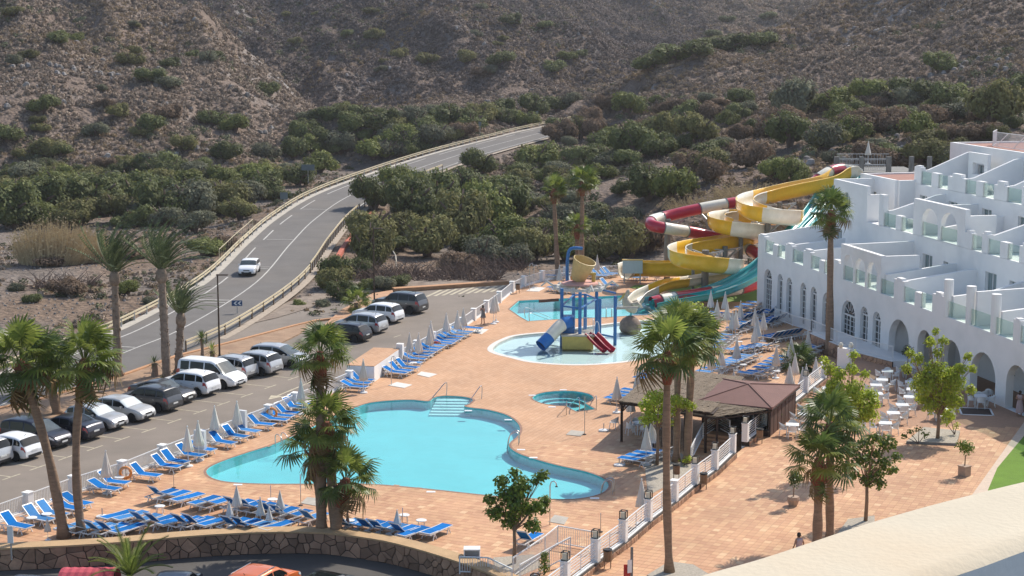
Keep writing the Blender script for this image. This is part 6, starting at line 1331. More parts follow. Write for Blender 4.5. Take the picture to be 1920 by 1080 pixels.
# smaller bushes that fill the belts: near-identical, told apart by nothing
random.seed(11); np.random.seed(11)
belt = []
NUM = 'first second third fourth fifth sixth seventh eighth ninth tenth eleventh twelfth thirteenth fourteenth fifteenth sixteenth seventeenth eighteenth nineteenth twentieth'.split() + ['twenty-' + w for w in 'first second third fourth fifth sixth seventh eighth ninth'.split()]
def filler(n, box, kinds, wr, label, group, cond=None):
 c = 0; t = 0; made = []
 while c < n and t < n * 30:
  t += 1; x = random.uniform(box[0], box[1]); y = random.uniform(box[2], box[3])
  if cond and not cond(x, y): continue
  p = seat(x, y)
  if p is None or inpoly(p.x, p.y, RESORT): continue
  d, _ = segdist(np.array([p.x]), np.array([p.y]), ROAD)
  if d[0] < 9.5: continue
  w = random.uniform(*wr); k = random.choice(kinds)
  made.append((x, k, bush('', p - Vector((0, 0, .2)), w, w * random.uniform(.7, 1.05), k, random.uniform(0, 6.28), group))); c += 1
 made.sort(key=lambda t: t[0]); cnt = {}
 for x, k, o in made: i = cnt.get(k, 0); cnt[k] = i + 1; o["label"] = (NUM[i] if i < len(NUM) else 'last') + ' ' + adj[k] + ' bush from the left among those ' + label
filler(44, (560, 1180, 300, 490), ['green', 'olive', 'bright', 'grey', 'green'], (2.0, 3.6), 'in the belt beyond the road', 'bushes filling the belt beyond the road', lambda x, y: x > 640 + (480 - y) * 1.4 - 60)
filler(34, (0, 560, 325, 430), ['green', 'olive', 'bright', 'grey', 'green'], (2.2, 4.0), 'in the belt left of the road', 'bushes filling the belt left of the road')
filler(24, (560, 1050, 225, 300), ['green', 'olive', 'green', 'grey'], (2.4, 4.2), 'along the hill foot', 'bushes along the hill foot', lambda x, y: y < 330 - (x - 560) * .14)
filler(46, (1060, 1920, 185, 330), ['green', 'olive', 'brown', 'grey', 'brown'], (2.0, 3.6), 'above the slides', 'bushes on the slope above the slides')
filler(26, (0, 600, 30, 330), ['green', 'olive', 'grey', 'brown'], (1.6, 2.8), 'on the left slope', 'bushes on the left slope')
filler(14, (640, 1180, 20, 190), ['green', 'olive', 'grey'], (2.0, 3.2), 'on the central hill', 'bushes on the central hill')
ug = []
for n_, bx in ((60, (640, 1180, 300, 490)), (70, (0, 560, 325, 440)), (40, (560, 1050, 225, 300)), (50, (1060, 1900, 190, 330))):
 for i in range(n_):
  x = random.uniform(*bx[:2]); y = random.uniform(*bx[2:])
  if bx[0] == 640 and x < 640 + (480 - y) * 1.4 - 60: continue
  p = seat(x, y)
  if p is None or inpoly(p.x, p.y, RESORT) or segdist(np.array([p.x]), np.array([p.y]), ROAD)[0][0] < 9.5: continue
  ug.append((p.x, p.y, p.z - .2))
points_object("valley_undergrowth", np.array(ug), np.random.uniform(1.6, 3.2, len(ug)), np.random.uniform(0, 6.28, len(ug)), [proto("undergrowth_source", me) for me in KIND['green'][:2] + KIND['bright'][:1] + KIND['olive'][:2] + KIND['grey'][:1]])
# dry reed clump, fallen brush, reeds under the slides
def reeds(label, p, n, w, h, seed, mat='reed_dry', lean=.3, group=None):
 r = random.Random(seed); mb = MB()
 for i in range(n):
  a = r.random() * 6.28; q = r.random() ** .5 * w; b = Vector((math.cos(a) * q, math.sin(a) * q * .6, 0)); hh = h * r.uniform(.35, 1.1) * (1 - .35 * (q / w) ** 2); t = b + Vector((b.x * lean * 1.3 + r.uniform(-.7, .7) + .2, r.uniform(-.6, .6), hh)); s = Vector((.035, 0, 0)); m = (b + t) / 2 + Vector((0, 0, .1)); mb.add([b - s, b + s, m + s, m - s, t], [(0, 1, 2, 3), (3, 2, 4)])
  if r.random() < .8:
   for k in range(3): c = b + (t - b) * r.uniform(.45, 1); mb.add([c, c + Vector((r.uniform(-.3, .3), .05, .12)), c + Vector((r.uniform(-.4, .4), 0, -.1))], [(0, 1, 2)])
 o = mb.build('reed_clump', M[mat]); o.location = p; tag(o, label, 'reeds', group); return o
reeds('large dry golden reed clump in the riverbed at left', P(100, 494, -.5), 1100, 3.7, 5.2, 1)
reeds('thin dry reeds beside the golden clump', P(165, 490, -.5), 500, 2.4, 4.0, 2)
reeds('dry reeds behind the yellow and red slides', PD(1340, 402, 196), 420, 5, 2.6, 3); reeds('pale dry reeds under the slide start', PD(1420, 372, 200), 380, 5, 2.0, 4)
reeds('dry reed stems left of the far palms', P(985, 478, -.2), 350, 3, 3.0, 6); reeds('dry reeds right of the far palms', P(1195, 470, 0), 450, 3.2, 3.4, 7)
def brush(label, p, w, n, seed):
 r = random.Random(seed); mb = MB()
 for i in range(n):
  a = Vector((r.uniform(-w, w), r.uniform(-w * .35, w * .35), r.uniform(0, .25))); d = Vector((r.uniform(-1, 1), r.uniform(-.6, .6), r.uniform(0, .9))) * r.uniform(.8, 2.4); mb.tube([a, a + d * .5 + Vector((0, 0, r.uniform(-.1, .3))), a + d], [.05, .035, .012], 4, caps=False)
 o = mb.build('brush_pile', M['twig'], smooth=False); o.location = p; tag(o, label, 'brush pile')
brush('long pile of dead grey branches beyond the orange kerb', P(800, 522, -.1), 7.5, 750, 1); brush('pile of dead branches right of the long one, by the fence', P(905, 505, -.1), 4.5, 380, 2); brush('dead branch heap in the riverbed at left', P(120, 540, -.4), 3.0, 200, 3)
mb = MB(); mb.tube([P(745, 520, -.2), P(742, 500, -.2) + Vector((0, 0, 1.2)), PD(728, 455, 187), PD(712, 440, 188)], [.09, .08, .05, .02], 6); mb.tube([PD(736, 480, 187), PD(728, 500, 187), PD(724, 515, 187)], [.05, .03, .02], 5); o = mb.build('dead_tree', M['concrete']); tag(o, 'pale bare dead trunk leaning behind the lamp', 'dead tree')
# ================================================================== cars
def lerp_prof(prof, x):
 if x <= prof[0][0]: return prof[0][1]
 for a, b in zip(prof, prof[1:]):
  if x <= b[0]: t = (x - a[0]) / (b[0] - a[0]); return a[1] + (b[1] - a[1]) * t
 return prof[-1][1]
CARS = {   # length, width, height, belt, top profile as (fraction from the nose, fraction of height), windscreen, rear screen, side glass, bottom
'hatch': (4.1, 1.75, 1.47, .62, [(0, .38), (.03, .50), (.12, .60), (.27, .66), (.44, .955), (.56, 1), (.78, .975), (.88, .91), (.97, .62), (1, .42)], (.275, .43), (.885, .965), (.33, .90)),
'suv': (4.45, 1.85, 1.66, .62, [(0, .36), (.03, .52), (.12, .61), (.27, .66), (.42, .955), (.55, 1), (.80, .985), (.90, .93), (.975, .62), (1, .42)], (.275, .41), (.905, .965), (.32, .92)),
'mpv': (4.6, 1.83, 1.63, .58, [(0, .34), (.03, .46), (.10, .55), (.20, .60), (.42, .95), (.55, 1), (.80, .985), (.91, .92), (.98, .60), (1, .40)], (.205, .41), (.915, .97), (.26, .93)),
'sedan': (4.75, 1.83, 1.45, .64, [(0, .38), (.03, .50), (.12, .60), (.29, .67), (.44, .96), (.54, 1), (.66, .975), (.84, .76), (.96, .71), (1, .45)], (.295, .43), (.68, .83), (.34, .80)),
'van': (5.0, 1.95, 1.93, .56, [(0, .32), (.03, .42), (.10, .50), (.17, .55), (.33, .94), (.40, 1), (.80, 1), (.95, .985), (.985, .9), (1, .45)], (.175, .32), (.986, .997), (.22, .92)),
'big': (5.0, 2.0, 1.86, .62, [(0, .40), (.02, .55), (.12, .63), (.27, .66), (.40, .955), (.50, 1), (.82, .985), (.91, .95), (.97, .64), (1, .45)], (.275, .39), (.915, .965), (.32, .92))}
def paint(name, col, metal=.2): return simple(name, col, .28, metal=metal, var=.02, scale=1, coat=.3, spec=.4)
PAINT = {'white': paint('white_car_paint', (.84, .84, .84), 0), 'silver': paint('silver_car_paint', (.52, .52, .52), .4), 'grey': paint('grey_car_paint', (.10, .10, .105), .5), 'black': paint('black_car_paint', (.014, .014, .018), .2), 'navy': paint('navy_car_paint', (.012, .02, .05), .3), 'dark': paint('dark_blue_grey_car_paint', (.035, .037, .05), .4), 'orange': paint('orange_car_paint', (.66, .15, .035), .1), 'red': paint('dark_red_car_paint', (.22, .02, .03), .2), 'pearl': paint('pearl_grey_car_paint', (.50, .50, .49), .2), 'white2': paint('bright_white_car_paint', (.88, .88, .88), 0)}
def make_wheel(R, w, hub):
 mb = MB(); mb.lathe([(R * .62, -w / 2), (R * .94, -w / 2), (R, -w * .3), (R, w * .3), (R * .94, w / 2), (R * .62, w / 2)], n=18); t = mesh_from(mb, "tyre", [M['black_rubber']])
 mb = MB(); mb.lathe([(R * .64, -.03), (R * .64, w * .42), (R * .58, w * .42), (R * .56, w * .2)], n=18, caps=False)
 for k in range(hub):
  a = 6.283 * k / hub; mb.bar((0, 0, w * .38), (R * .6 * math.cos(a), R * .6 * math.sin(a), w * .36), R * .16, .03)
 mb.lathe([(R * .14, w * .3), (R * .14, w * .43)], n=8); mb.lathe([(.02, w * .08), (R * .6, w * .08)], n=14, caps=False); r = mesh_from(mb, "rim", [M['rim']]); return t, r
WHEELS = [make_wheel(.31, .2, 5), make_wheel(.33, .22, 10), make_wheel(.36, .24, 5)]
def car(kind, col, label, loc, rz, shade=False, plate=True, roofrails=False, wheel=0, twotone=None, lower_black=False, name='parked_car', group='cars parked in the car park', antenna=True, cat='car', glasstop=False):
 Ln, W, Hh, belt, top, ws, rs, sg = CARS[kind]; root = thing(name, label, cat, loc, rz, group)
 belt *= Hh; hw = W / 2; R = .31 if Hh < 1.5 else .33 if Hh < 1.8 else .36; cl = .2 if kind in ('suv', 'big', 'van') else .16
 def wid(f):      # plan taper at nose and tail
  return hw * (1 - .16 * max(0, (.10 - f) / .10) ** 2 - .09 * max(0, (f - .92) / .08) ** 2)
 def sect(f):
  x = Ln / 2 - f * Ln; zt = lerp_prof(top, f) * Hh; w = wid(f); zb = min(belt * (.97 + .05 * f), zt - .03); g = max(0, zt - zb); tw = .97 * w - .20 * g
  if g < .12: tw = .95 * w
  b0 = cl + .12 * max(0, (.06 - f) / .06) + .1 * max(0, (f - .95) / .05)
  return [(x, .70 * w, b0), (x, .96 * w, b0 + .07), (x, w, b0 + (zb - b0) * .42), (x, 1.0 * w, b0 + (zb - b0) * .72), (x, .965 * w, zb), (x, tw + .01 if g > .12 else .95 * w, zt - min(.05, g * .3)), (x, tw * .84, zt - .005), (x, tw * .45, zt + .012), (x, 0, zt + .02)]
 NS = 40; fr = [i / NS for i in range(NS + 1)]; mb = MB(); S = [sect(f) for f in fr]; m = 9
 xf = Ln / 2 - .19 * Ln; xr = -Ln / 2 + .19 * Ln; ra = R + .045
 def archz(x, z):
  for xc in (xf, xr):
   if abs(x - xc) < ra: zz = R + math.sqrt(ra * ra - (x - xc) ** 2); z = max(z, zz) if z < zz else z
  return z
 for sgn in (1, -1):
  vs = []
  for s in S:
   for j, (x, y, z) in enumerate(s):
    if j <= 2 or (j == 3 and z < R + ra): z2 = archz(x, z); z2 = min(z2, s[4][2] - .03); vs.append((x, y * sgn, z2))
    else: vs.append((x, y * sgn, z))
  fs = [(i * m + j, i * m + j + 1, (i + 1) * m + j + 1, (i + 1) * m + j) for i in range(NS) for j in range(m - 1)]
  if sgn < 0: fs = [f[::-1] for f in fs]
  mb.add(vs, fs)
  for e in (0, NS): mb.add([(s_[0], s_[1] * sgn, s_[2]) for s_ in S[e]] + [(S[e][0][0], 0, S[e][0][2])], [tuple(range(m + 1))])
 mb.build("body", PAINT[col], root, smooth=True)
 mb = MB(); mb.box((0, 0, cl + .12), (Ln * .93, W * .80, .24));
 for xc in (xf, xr): mb.box((xc, 0, R + .08), (ra * 1.9, W * .88, R * 1.5))
 mb.build("underbody", M['black_plastic'], root)
 def patch(f0, f1, j0, j1, nx, ny, out, name, mat, both=True, sg=1):
  mb = MB(); vs = []
  for a in range(nx + 1):
   f = f0 + (f1 - f0) * a / nx; s = sect(f)
   for b in range(ny + 1):
    j = j0 + (j1 - j0) * b / ny; k = min(int(j), m - 2); t = j - k; p = Vector(s[k]).lerp(Vector(s[k + 1]), t); vs.append(p)
  grid = [[vs[a * (ny + 1) + b] for b in range(ny + 1)] for a in range(nx + 1)]; res = []
  for a in range(nx + 1):
   for b in range(ny + 1):
    dx = grid[min(a + 1, nx)][b] - grid[max(a - 1, 0)][b]; dy = grid[a][min(b + 1, ny)] - grid[a][max(b - 1, 0)]; n_ = dx.cross(dy)
    n_ = n_.normalized() if n_.length > 1e-9 else Vector((0, 0, 1)); p = grid[a][b]
    if n_.dot(Vector((0, p.y, max(.01, p.z - .6)))) < 0: n_ = -n_
    q = p + n_ * out; res.append((q.x, q.y * sg, q.z))
  fs = [(a * (ny + 1) + b, a * (ny + 1) + b + 1, (a + 1) * (ny + 1) + b + 1, (a + 1) * (ny + 1) + b) for a in range(nx) for b in range(ny)]
  mb.add(res, fs); return mb
 for nm, (a, b), mt in (("windscreen", ws, 'sunshade' if shade else 'screen_glass'), ("rear_window", rs, 'car_glass')):
  L_ = patch(a, b, 5.05, 8, 4, 5, .012, nm, mt, sg=1); R_ = patch(a, b, 5.05, 8, 4, 5, .012, nm, mt, sg=-1); L_.add(R_.v, [f[::-1] for f in R_.f]); L_.build(nm, M[mt], root, smooth=True)
 a, b = sg; pil = [a, a + (b - a) * .40, a + (b - a) * .43, a + (b - a) * .76, a + (b - a) * .79, b]
 for sgn in (1, -1):
  for k in range(0, 6, 2): patch(pil[k], pil[k + 1], 4.12, 4.9, 4, 2, .01, "side_window", 'car_glass', sg=sgn).build("side_window", M['car_glass'], root, smooth=True)
  patch(.025, .10, 3.35, 4.0, 3, 2, .012, "headlight", 0, sg=sgn).build("headlight", M['lamp_clear'], root, smooth=True)
  patch(.925, .993, 3.2, 4.15, 3, 2, .014, "taillight", 0, sg=sgn).build("taillight", M['lamp_red'], root, smooth=True)
  s = sect(a + .05); mb = MB(); mb.box((s[4][0], (s[4][1] + .1) * sgn, s[4][2] + .07), (.12, .2, .13)); mb.build("mirror", PAINT[col], root)
  mb = MB();
  for q in (pil[1] + .01, pil[3] + .01): x = Ln / 2 - q * Ln; mb.box((x + .22, (wid(q) - .005) * sgn, belt * .86), (.15, .03, .025))
  mb.build("door_handles", M['rim'] if col not in ('black',) else M['black_plastic'], root)
  if roofrails: s0 = sect(.48); s1 = sect(.85); mb = MB(); mb.bar((s0[6][0], s0[6][1] * sgn, s0[6][2] + .06), (s1[6][0], s1[6][1] * sgn, s1[6][2] + .06), .035); mb.build("roof_rail", M['rim'], root)
  if lower_black: mb = MB(); mb.box((0, (hw + .004) * sgn, cl + .14), (xf - xr - 2 * ra - .02, .03, .18)); mb.build("sill_trim", M['black_plastic'], root)
 mb = MB(); mb.box((Ln / 2 + .004, 0, .36), (.03, W * .58, .17)); mb.box((Ln / 2 - .005, 0, .58), (.03, W * .36, .09)); mb.build("grille", M['black_plastic'], root)
 mb = MB(); mb.box((-Ln / 2 - .004, 0, .34), (.04, W * .66, .14)); mb.build("rear_bumper_trim", M['black_plastic'], root)
 for x in (Ln / 2 + .022, -Ln / 2 - .012): mb = MB(); mb.box((x, 0, .45 if x > 0 else .62), (.012, .5, .11)); mb.build("number_plate", M['plate'], root)
 if glasstop: patch(.46, .74, 6.1, 8, 3, 3, .012, "", 0).build("roof_glass", M['car_glass'], root); patch(.46, .74, 6.1, 8, 3, 3, .012, "", 0, sg=-1).build("roof_glass", M['car_glass'], root)
 if antenna: s = sect(.82); mb = MB(); mb.bar((s[8][0], 0, s[8][2]), (s[8][0] - .12, 0, s[8][2] + .1), .02); mb.build("antenna", M['black_plastic'], root)
 t, r_ = WHEELS[wheel]
 for xc in (xf, xr):
  for sgn in (1, -1):
   o = linked("wheel", t, root, (xc, (hw - .09) * sgn, R), (-math.pi / 2 * sgn, 0, 0), (R / (.31, .33, .36)[wheel],) * 2 + (1,)); linked("rim", r_, o)
 return root
bd = Vector((-fd.y, fd.x, 0)); pang = math.atan2(bd.y, bd.x)      # from the lane into the bay
def park(kind, col, px, py, nose_out, label, dz=0.0, back=0.0, **k):
 """px,py: where the end nearest the lane touches the ground"""
 q = P(px, py, 0) + bd * (CARS[kind][0] / 2 + back); return car(kind, col, label, (q.x, q.y, 0.0), pang + (math.pi if nose_out else 0) + dz, **k)
park('mpv', 'silver', 8, 874, False, 'silver people carrier cut by the left picture edge', wheel=1)
park('hatch', 'white', 66, 862, False, 'small white hatchback seen from behind, second car from the left', wheel=1)
park('mpv', 'dark', 122, 840, True, 'dark people carrier facing the lane between small white hatchback and dark saloon', wheel=2)
park('sedan', 'dark', 182, 825, False, 'dark saloon with red light bar seen from behind, behind the palm trunk', wheel=2)
park('hatch', 'silver', 228, 806, True, 'silver hatchback facing the lane with reflective sunshade in the windscreen', shade=True, wheel=1)
park('hatch', 'pearl', 280, 790, True, 'off-white hatchback facing the lane with pale sunshade, left of the dark grey crossover', shade=True, wheel=1)
park('suv', 'grey', 330, 772, False, 'dark grey crossover seen from behind beside off-white hatchback', wheel=2, lower_black=True)
park('sedan', 'grey', 362, 757, True, 'dark grey fastback facing the lane between crossover and white crossover', wheel=2, back=.2)
park('suv', 'white', 402, 742, False, 'white crossover with black rear details seen from behind, left of the white van', wheel=2, lower_black=True)
park('van', 'white2', 452, 728, True, 'white passenger van facing the lane', wheel=1, cat='van', name='parked_van', antenna=False)
park('mpv', 'silver', 474, 711, False, 'tall grey van-like car with roof bars seen from behind, right of the white van', wheel=1, roofrails=True)
park('suv', 'silver', 520, 703, False, 'silver crossover seen from behind at the end of the row', wheel=2, lower_black=True)
park('mpv', 'silver', 580, 690, True, 'silver-white hatchback with dark roof facing the lane, half hidden by the palm', wheel=1, dz=.12, back=.4)
park('hatch', 'black', 690, 641, False, 'black hatchback seen from behind, partly hidden by palm fronds', wheel=1)
park('mpv', 'silver', 720, 625, False, 'silver estate seen from behind between black hatchback and white car', wheel=1)
park('suv', 'white', 752, 606, False, 'white tall estate seen from behind, second last of the row', wheel=1, back=.1)
park('big', 'grey', 795, 588, False, 'large dark grey off-roader at the far end of the car park', wheel=2, glasstop=True)
q = P(468, 514, .35); d = (ROAD[30] - ROAD[24]).normalized(); k = min(range(len(ROAD) - 1), key=lambda i: (ROAD[i] - q).length); d = ROAD[k] - ROAD[k + 1]
car('hatch', 'white2', 'white hatchback driving down the main road', (q.x, q.y, ROAD[k].z + .03), math.atan2(d.y, d.x), wheel=1, name='moving_car', group='')
# cars on the lower car park in front of the stone wall
for kind, col, px, py, ztop, rz, lab, kw in [('sedan', 'dark', 62, 1066, .68, 1.35, 'dark car roof just showing at the bottom left corner', {}), ('hatch', 'navy', 333, 1058, .70, 1.5, 'dark blue car below the stone wall, left of the orange one', {}),
 ('suv', 'orange', 494, 1048, .88, 1.15, 'orange off-roader with roof rails below the stone wall', dict(roofrails=True)), ('hatch', 'black', 620, 1060, .70, 1.05, 'black car with glass roof below the stone wall, right of the orange one', dict(glasstop=True))]:
 p = P(px, py + 6, ztop); car(kind, col, lab, (p.x, p.y - .6, -.75), rz, group='cars on the lower car park', wheel=2, **kw)
b = P(172, 1058, .5); root = thing('awning', 'pinkish red ribbed canopy below the wall behind the palm fronds', 'canopy', (b.x, b.y - .6, -.75)); mb = MB(); n = 14
for i in range(n + 1):
 x = -1.3 + 2.6 * i / n
 for j in range(9): a = math.pi * (j / 8) ; mb.v.append((x + 0 * j, -math.cos(a) * 1.0, 1.22 * math.sin(a) ** .6 + (.03 if i % 2 else 0)))
mb.f = [(i * 9 + j, i * 9 + j + 1, (i + 1) * 9 + j + 1, (i + 1) * 9 + j) for i in range(n) for j in range(8)]; mb.m = [0] * len(mb.f); mb.build("cover", simple('faded_red_canvas', (.48, .07, .10), .8, var=.1), root)
mb = MB(); [mb.bar((x, 0, 0), (x, 0, 1.2), .05) for x in (-1.2, 1.2)]; mb.build("post", M['dark_metal'], root)
# ================================================================== guard rails, lamps, signs along the road
def wbeam_rail(name, label, pts, off, step=3.0, h=.75, mat='cream_rail', post='galv', gap=None, double=False, cat='guard rail'):
 L_ = offs(resample(pts, step), off); root = thing(name, label, cat, tuple(L_[0])); beam = MB()
 for hz in ((h, h - .28) if double else (h,)):
  for a, b in zip(L_, L_[1:]):
   up = Vector((0, 0, hz)); beam.bar(a + up, b + up, .07, .22 if not double else .14)
 beam.build("beam", M[mat], root, world=True)
 for p in L_:
  mb = MB(); mb.box((0, 0, h / 2 - .2), (.12, .12, h + .4)); o = mb.build("post", M[post], root); o.location = p - L_[0]
 return root
left = [p for p in ROAD if p.y > 118]; wbeam_rail('guard_rail', 'long cream guard rail on the outer left side of the main road', left, -RW - 1.7, 3.2, .8, double=True)
r1 = [p for p in ROAD if 166 < p.y < 205]; wbeam_rail('wooden_barrier', 'cream rail on dark wooden posts along the right roadside bend', [p for p in ROAD if 174 < p.y < 226], RW + .75, 1.7, .95, post='wood_post')
wbeam_rail('wooden_barrier', 'cream barrier on wooden posts beside the earth bank, toward the chevron sign', [p for p in ROAD if 134 < p.y < 175], RW + .75, 3.6, .85, post='wood_post', double=True)
wbeam_rail('wooden_barrier', 'cream barrier on wooden posts on the right side of the climbing road', [p for p in ROAD if 225 < p.y < 272], RW + .75, 3.4, .85, post='wood_post')
L_ = [PD(478, 415 + 70, 180), PD(512, 438, 196)]; L_ = [p for p in offs([p for p in ROAD if 180 < p.y < 205], -RW - 2.3)]; rail_run('roadside_handrail', 'light green handrail outside the cream rail left of the road', [L_[0], L_[len(L_) // 2], L_[-1]], h=1.35, step=1.2, mat='cream_rail')
def lamp(label, bx, by, ty, arm=.9):
 b = P(bx, by, 0.05); h = hgt(bx, ty, b); root = thing('street_lamp', label, 'street lamp', tuple(b)); mb = MB(); mb.lathe([(.14, 0), (.12, .3), (.075, .5), (.055, h)], n=10); mb.build("pole", M['brown_metal'], root)
 mb = MB(); mb.box((arm * .4, 0, h + .03), (arm, .3, .08)); mb.build("lamp_head", M['brown_metal'], root)
lamp('dark street lamp between date palms and the white van', 412, 675, 516); lamp('dark street lamp at the end of the orange footpath by the large off-roader', 702, 572, 429)
def sign(label, bx, by, z, w, h, hp, mat, mark=None, D=None, name='road_sign'):
 b = PD(bx, by, D) if D else P(bx, by, z); root = thing(name, label, 'road sign', tuple(b)); mb = MB(); mb.lathe([(.04, 0), (.04, hp)], n=8); mb.build("post", M['galv'], root); mb = MB(); mb.box((0, -.05, hp - h / 2), (w, .04, h)); mb.build("panel", M[mat], root)
 if mark: mk_ = MB(); [mk_.add([(x, -.075, hp - .08), (x - .2, -.075, hp - h / 2), (x, -.075, hp - h + .08), (x + .16, -.075, hp - h + .08), (x - .04, -.075, hp - h / 2), (x + .16, -.075, hp - .08)], [(0, 1, 4, 5), (1, 2, 3, 4)]) for x in (-.1, .26)]; mk_.build("chevrons", M['white_paint'], root)
M['sign_blue'] = simple('dark_blue_sign', (.02, .07, .18), .5, var=.05); M['sign_grey'] = simple('grey_sign_back', (.13, .16, .17), .6, var=.1)
sign('dark blue sign with two white chevrons at the road barrier', 445, 590, 0, .95, .5, 1.3, 'sign_blue', True)
sign('grey back of a large road sign above the guard rail', 578, 345, 0, 2.0, .9, 3.0, 'sign_grey', D=262); sign('small sign on a post at the guard rail bend', 533, 395, 0, 1.0, .9, 2.4, 'sign_grey', D=222)
sign('thin post with small sign behind the far guard rail, left one', 900, 255, 0, .5, .7, 2.6, 'sign_grey', D=315); sign('thin post with small sign behind the far guard rail, right one', 1007, 227, 0, .5, .5, 2.0, 'sign_grey', D=345)
b = P(22, 1045, .4); sign('small pale notice board on a post at the stone wall, bottom left corner', 22, 1050, .4, .28, .85, 1.7, 'white_paint', name='notice_board')
# ================================================================== sun loungers
def lounger_proto(back, faded=False):
 root = thing('sun_lounger', 'x', 'sun lounger'); fm = M['blue_fabric_faded'] if faded else M['blue_fabric']; zs = .36; xb = -.25; Lb = .78
 mb = MB()      # side rails
 for s in (-1, 1): mb.bar((xb - .05, s * .33, zs), (1.0, s * .33, zs), .05, .05)
 mb.bar((1.0, -.33, zs), (1.0, .33, zs), .05); mb.bar((xb, -.33, zs), (xb, .33, zs), .05)
 for s in (-1, 1): mb.bar((xb - .05, s * .33, zs), (-1.0, s * .33, zs - .02), .05)
 mb.bar((-1.0, -.36, zs - .02), (-1.0, .36, zs - .02), .05); mb.build("frame", M['white_plastic'], root)
 mb = MB(); n = 6
 for i in range(n + 1):
  x = xb + (1.0 - xb) * i / n; z = zs + .035 - .02 * math.sin(math.pi * i / n)
  mb.v += [(x, -.315, z), (x, .315, z), (x, -.315, z - .015), (x, .315, z - .015)]
 mb.f = [(4 * i, 4 * i + 4, 4 * i + 5, 4 * i + 1) for i in range(n)] + [(4 * i + 2, 4 * i + 3, 4 * i + 7, 4 * i + 6) for i in range(n)]; mb.m = [0] * len(mb.f); mb.build("seat", fm, root, smooth=True)
 a = math.radians(back); mb = MB(); mb.add([(0, -.30, .03), (0, .30, .03), (-Lb, .30, .05), (-Lb, -.30, .05), (0, -.3, .015), (0, .3, .015), (-Lb, .3, .035), (-Lb, -.3, .035)], [(0, 1, 2, 3), (7, 6, 5, 4), (3, 2, 6, 7)])
 o = mb.build("backrest", fm, root); o.location = (xb, 0, zs + .01); o.rotation_euler = (0, a, 0)
 mb = MB(); [mb.bar((0, s * .32, .02), (-Lb - .02, s * .32, .04), .04) for s in (-1, 1)]; mb.bar((-Lb, -.32, .04), (-Lb, .32, .04), .05); f = mb.build("backrest_frame", M['white_plastic'], root); f.location = (xb, 0, zs + .01); f.rotation_euler = (0, a, 0)
 for x in (.62, -.62):
  for s in (-1, 1):
   mb = MB(); mb.bar((x, s * .33, zs), (x + .17, s * .35, 0), .04); mb.bar((x, s * .33, zs), (x - .17, s * .35, 0), .04); mb.build("leg", M['white_plastic'], root)
 mb = MB(); mb.bar((.62, -.33, .18), (.62, .33, .18), .03); mb.bar((-.62, -.33, .18), (-.62, .33, .18), .03); mb.build("stretcher", M['white_plastic'], root)
 return root
LP = {(b, f): lounger_proto(b, f) for b in (0, 22, 42) for f in (False, True)}
LUSED = set()
def lounger(px, py, heading, back, faded, label, group, z=0.0, at=None):
 p = at or P(px, py, z); key = (back, faded); src = LP[key]
 if key not in LUSED: LUSED.add(key); o = src; o.location = p; o.rotation_euler = (0, 0, heading); o["label"] = label; o["group"] = group
 else: o = dup(src, p, heading, label, group)
 return o
PN = math.atan2(-bd.y, -bd.x)      # away from the car park fence, towards the pool
r_ = random.Random(4)
col_words = lambda f, b: ('faded ' if f else '') + 'blue sun lounger ' + ('lying flat' if b == 0 else 'with backrest half raised' if b == 22 else 'with backrest raised')
fl = [(30, 996, 42, 0), (72, 982, 42, 1), (97, 973, 42, 1), (127, 962, 22, 0), (143, 952, 22, 0), (196, 925, 22, 0), (212, 914, 42, 0), (272, 900, 42, 0), (311, 883, 42, 0), (327, 874, 42, 0), (356, 862, 42, 0), (377, 851, 22, 0), (416, 838, 42, 0), (440, 826, 42, 0), (462, 816, 42, 1), (488, 804, 42, 0), (514, 795, 22, 0), (524, 788, 22, 0), (538, 782, 42, 0), (552, 772, 42, 0), (563, 766, 42, 1)]
for i, (x, y, b, f) in enumerate(fl): lounger(x, y, PN + r_.uniform(-.12, .12), b, f, col_words(f, b) + ', %s from the left by the car park fence' % ['first', 'second', 'third', 'fourth', 'fifth', 'sixth', 'seventh', 'eighth', 'ninth', 'tenth', 'eleventh', 'twelfth', 'thirteenth', 'fourteenth', 'fifteenth', 'sixteenth', 'seventeenth', 'eighteenth', 'nineteenth', 'twentieth', 'last'][i], 'loungers along the car park fence')
fl = [(664, 733, 22), (670, 726, 22), (677, 720, 42)]
for i, t in enumerate(fl): lounger(t[0], t[1], PN + .1, t[2], 0, ['front', 'middle', 'rear'][i] + ' lounger of the three in front of the low white service block', 'loungers before the white block')
for i, t in enumerate([(741, 706, 22), (750, 702, 42), (762, 696, 42)]): lounger(t[0], t[1], PN, t[2], 0, ['left', 'middle', 'right'][i] + ' lounger of the trio beside the shower tray and white block', 'loungers beside the shower tray')
fl = [(768, 687, 0, 1), (776, 680, 22, 0), (784, 674, 22, 0), (792, 669, 22, 0), (800, 664, 22, 0), (807, 660, 22, 0), (814, 655, 0, 1), (828, 651, 22, 0), (834, 647, 22, 0), (841, 643, 22, 0), (848, 638, 22, 0), (858, 633, 22, 1), (866, 629, 22, 1), (884, 622, 0, 0)]
for i, (x, y, b, f) in enumerate(fl): lounger(x, y, PN + .05, b, f, '%s lounger from the left in the long row before the standing woman' % ['first', 'second', 'third', 'fourth', 'fifth', 'sixth', 'seventh', 'eighth', 'ninth', 'tenth', 'eleventh', 'twelfth', 'thirteenth', 'last'][i], 'long row of loungers by the fence')
q = P(838, 997, .3) - P(800, 1012, .3); FH = math.atan2(q.y, q.x)
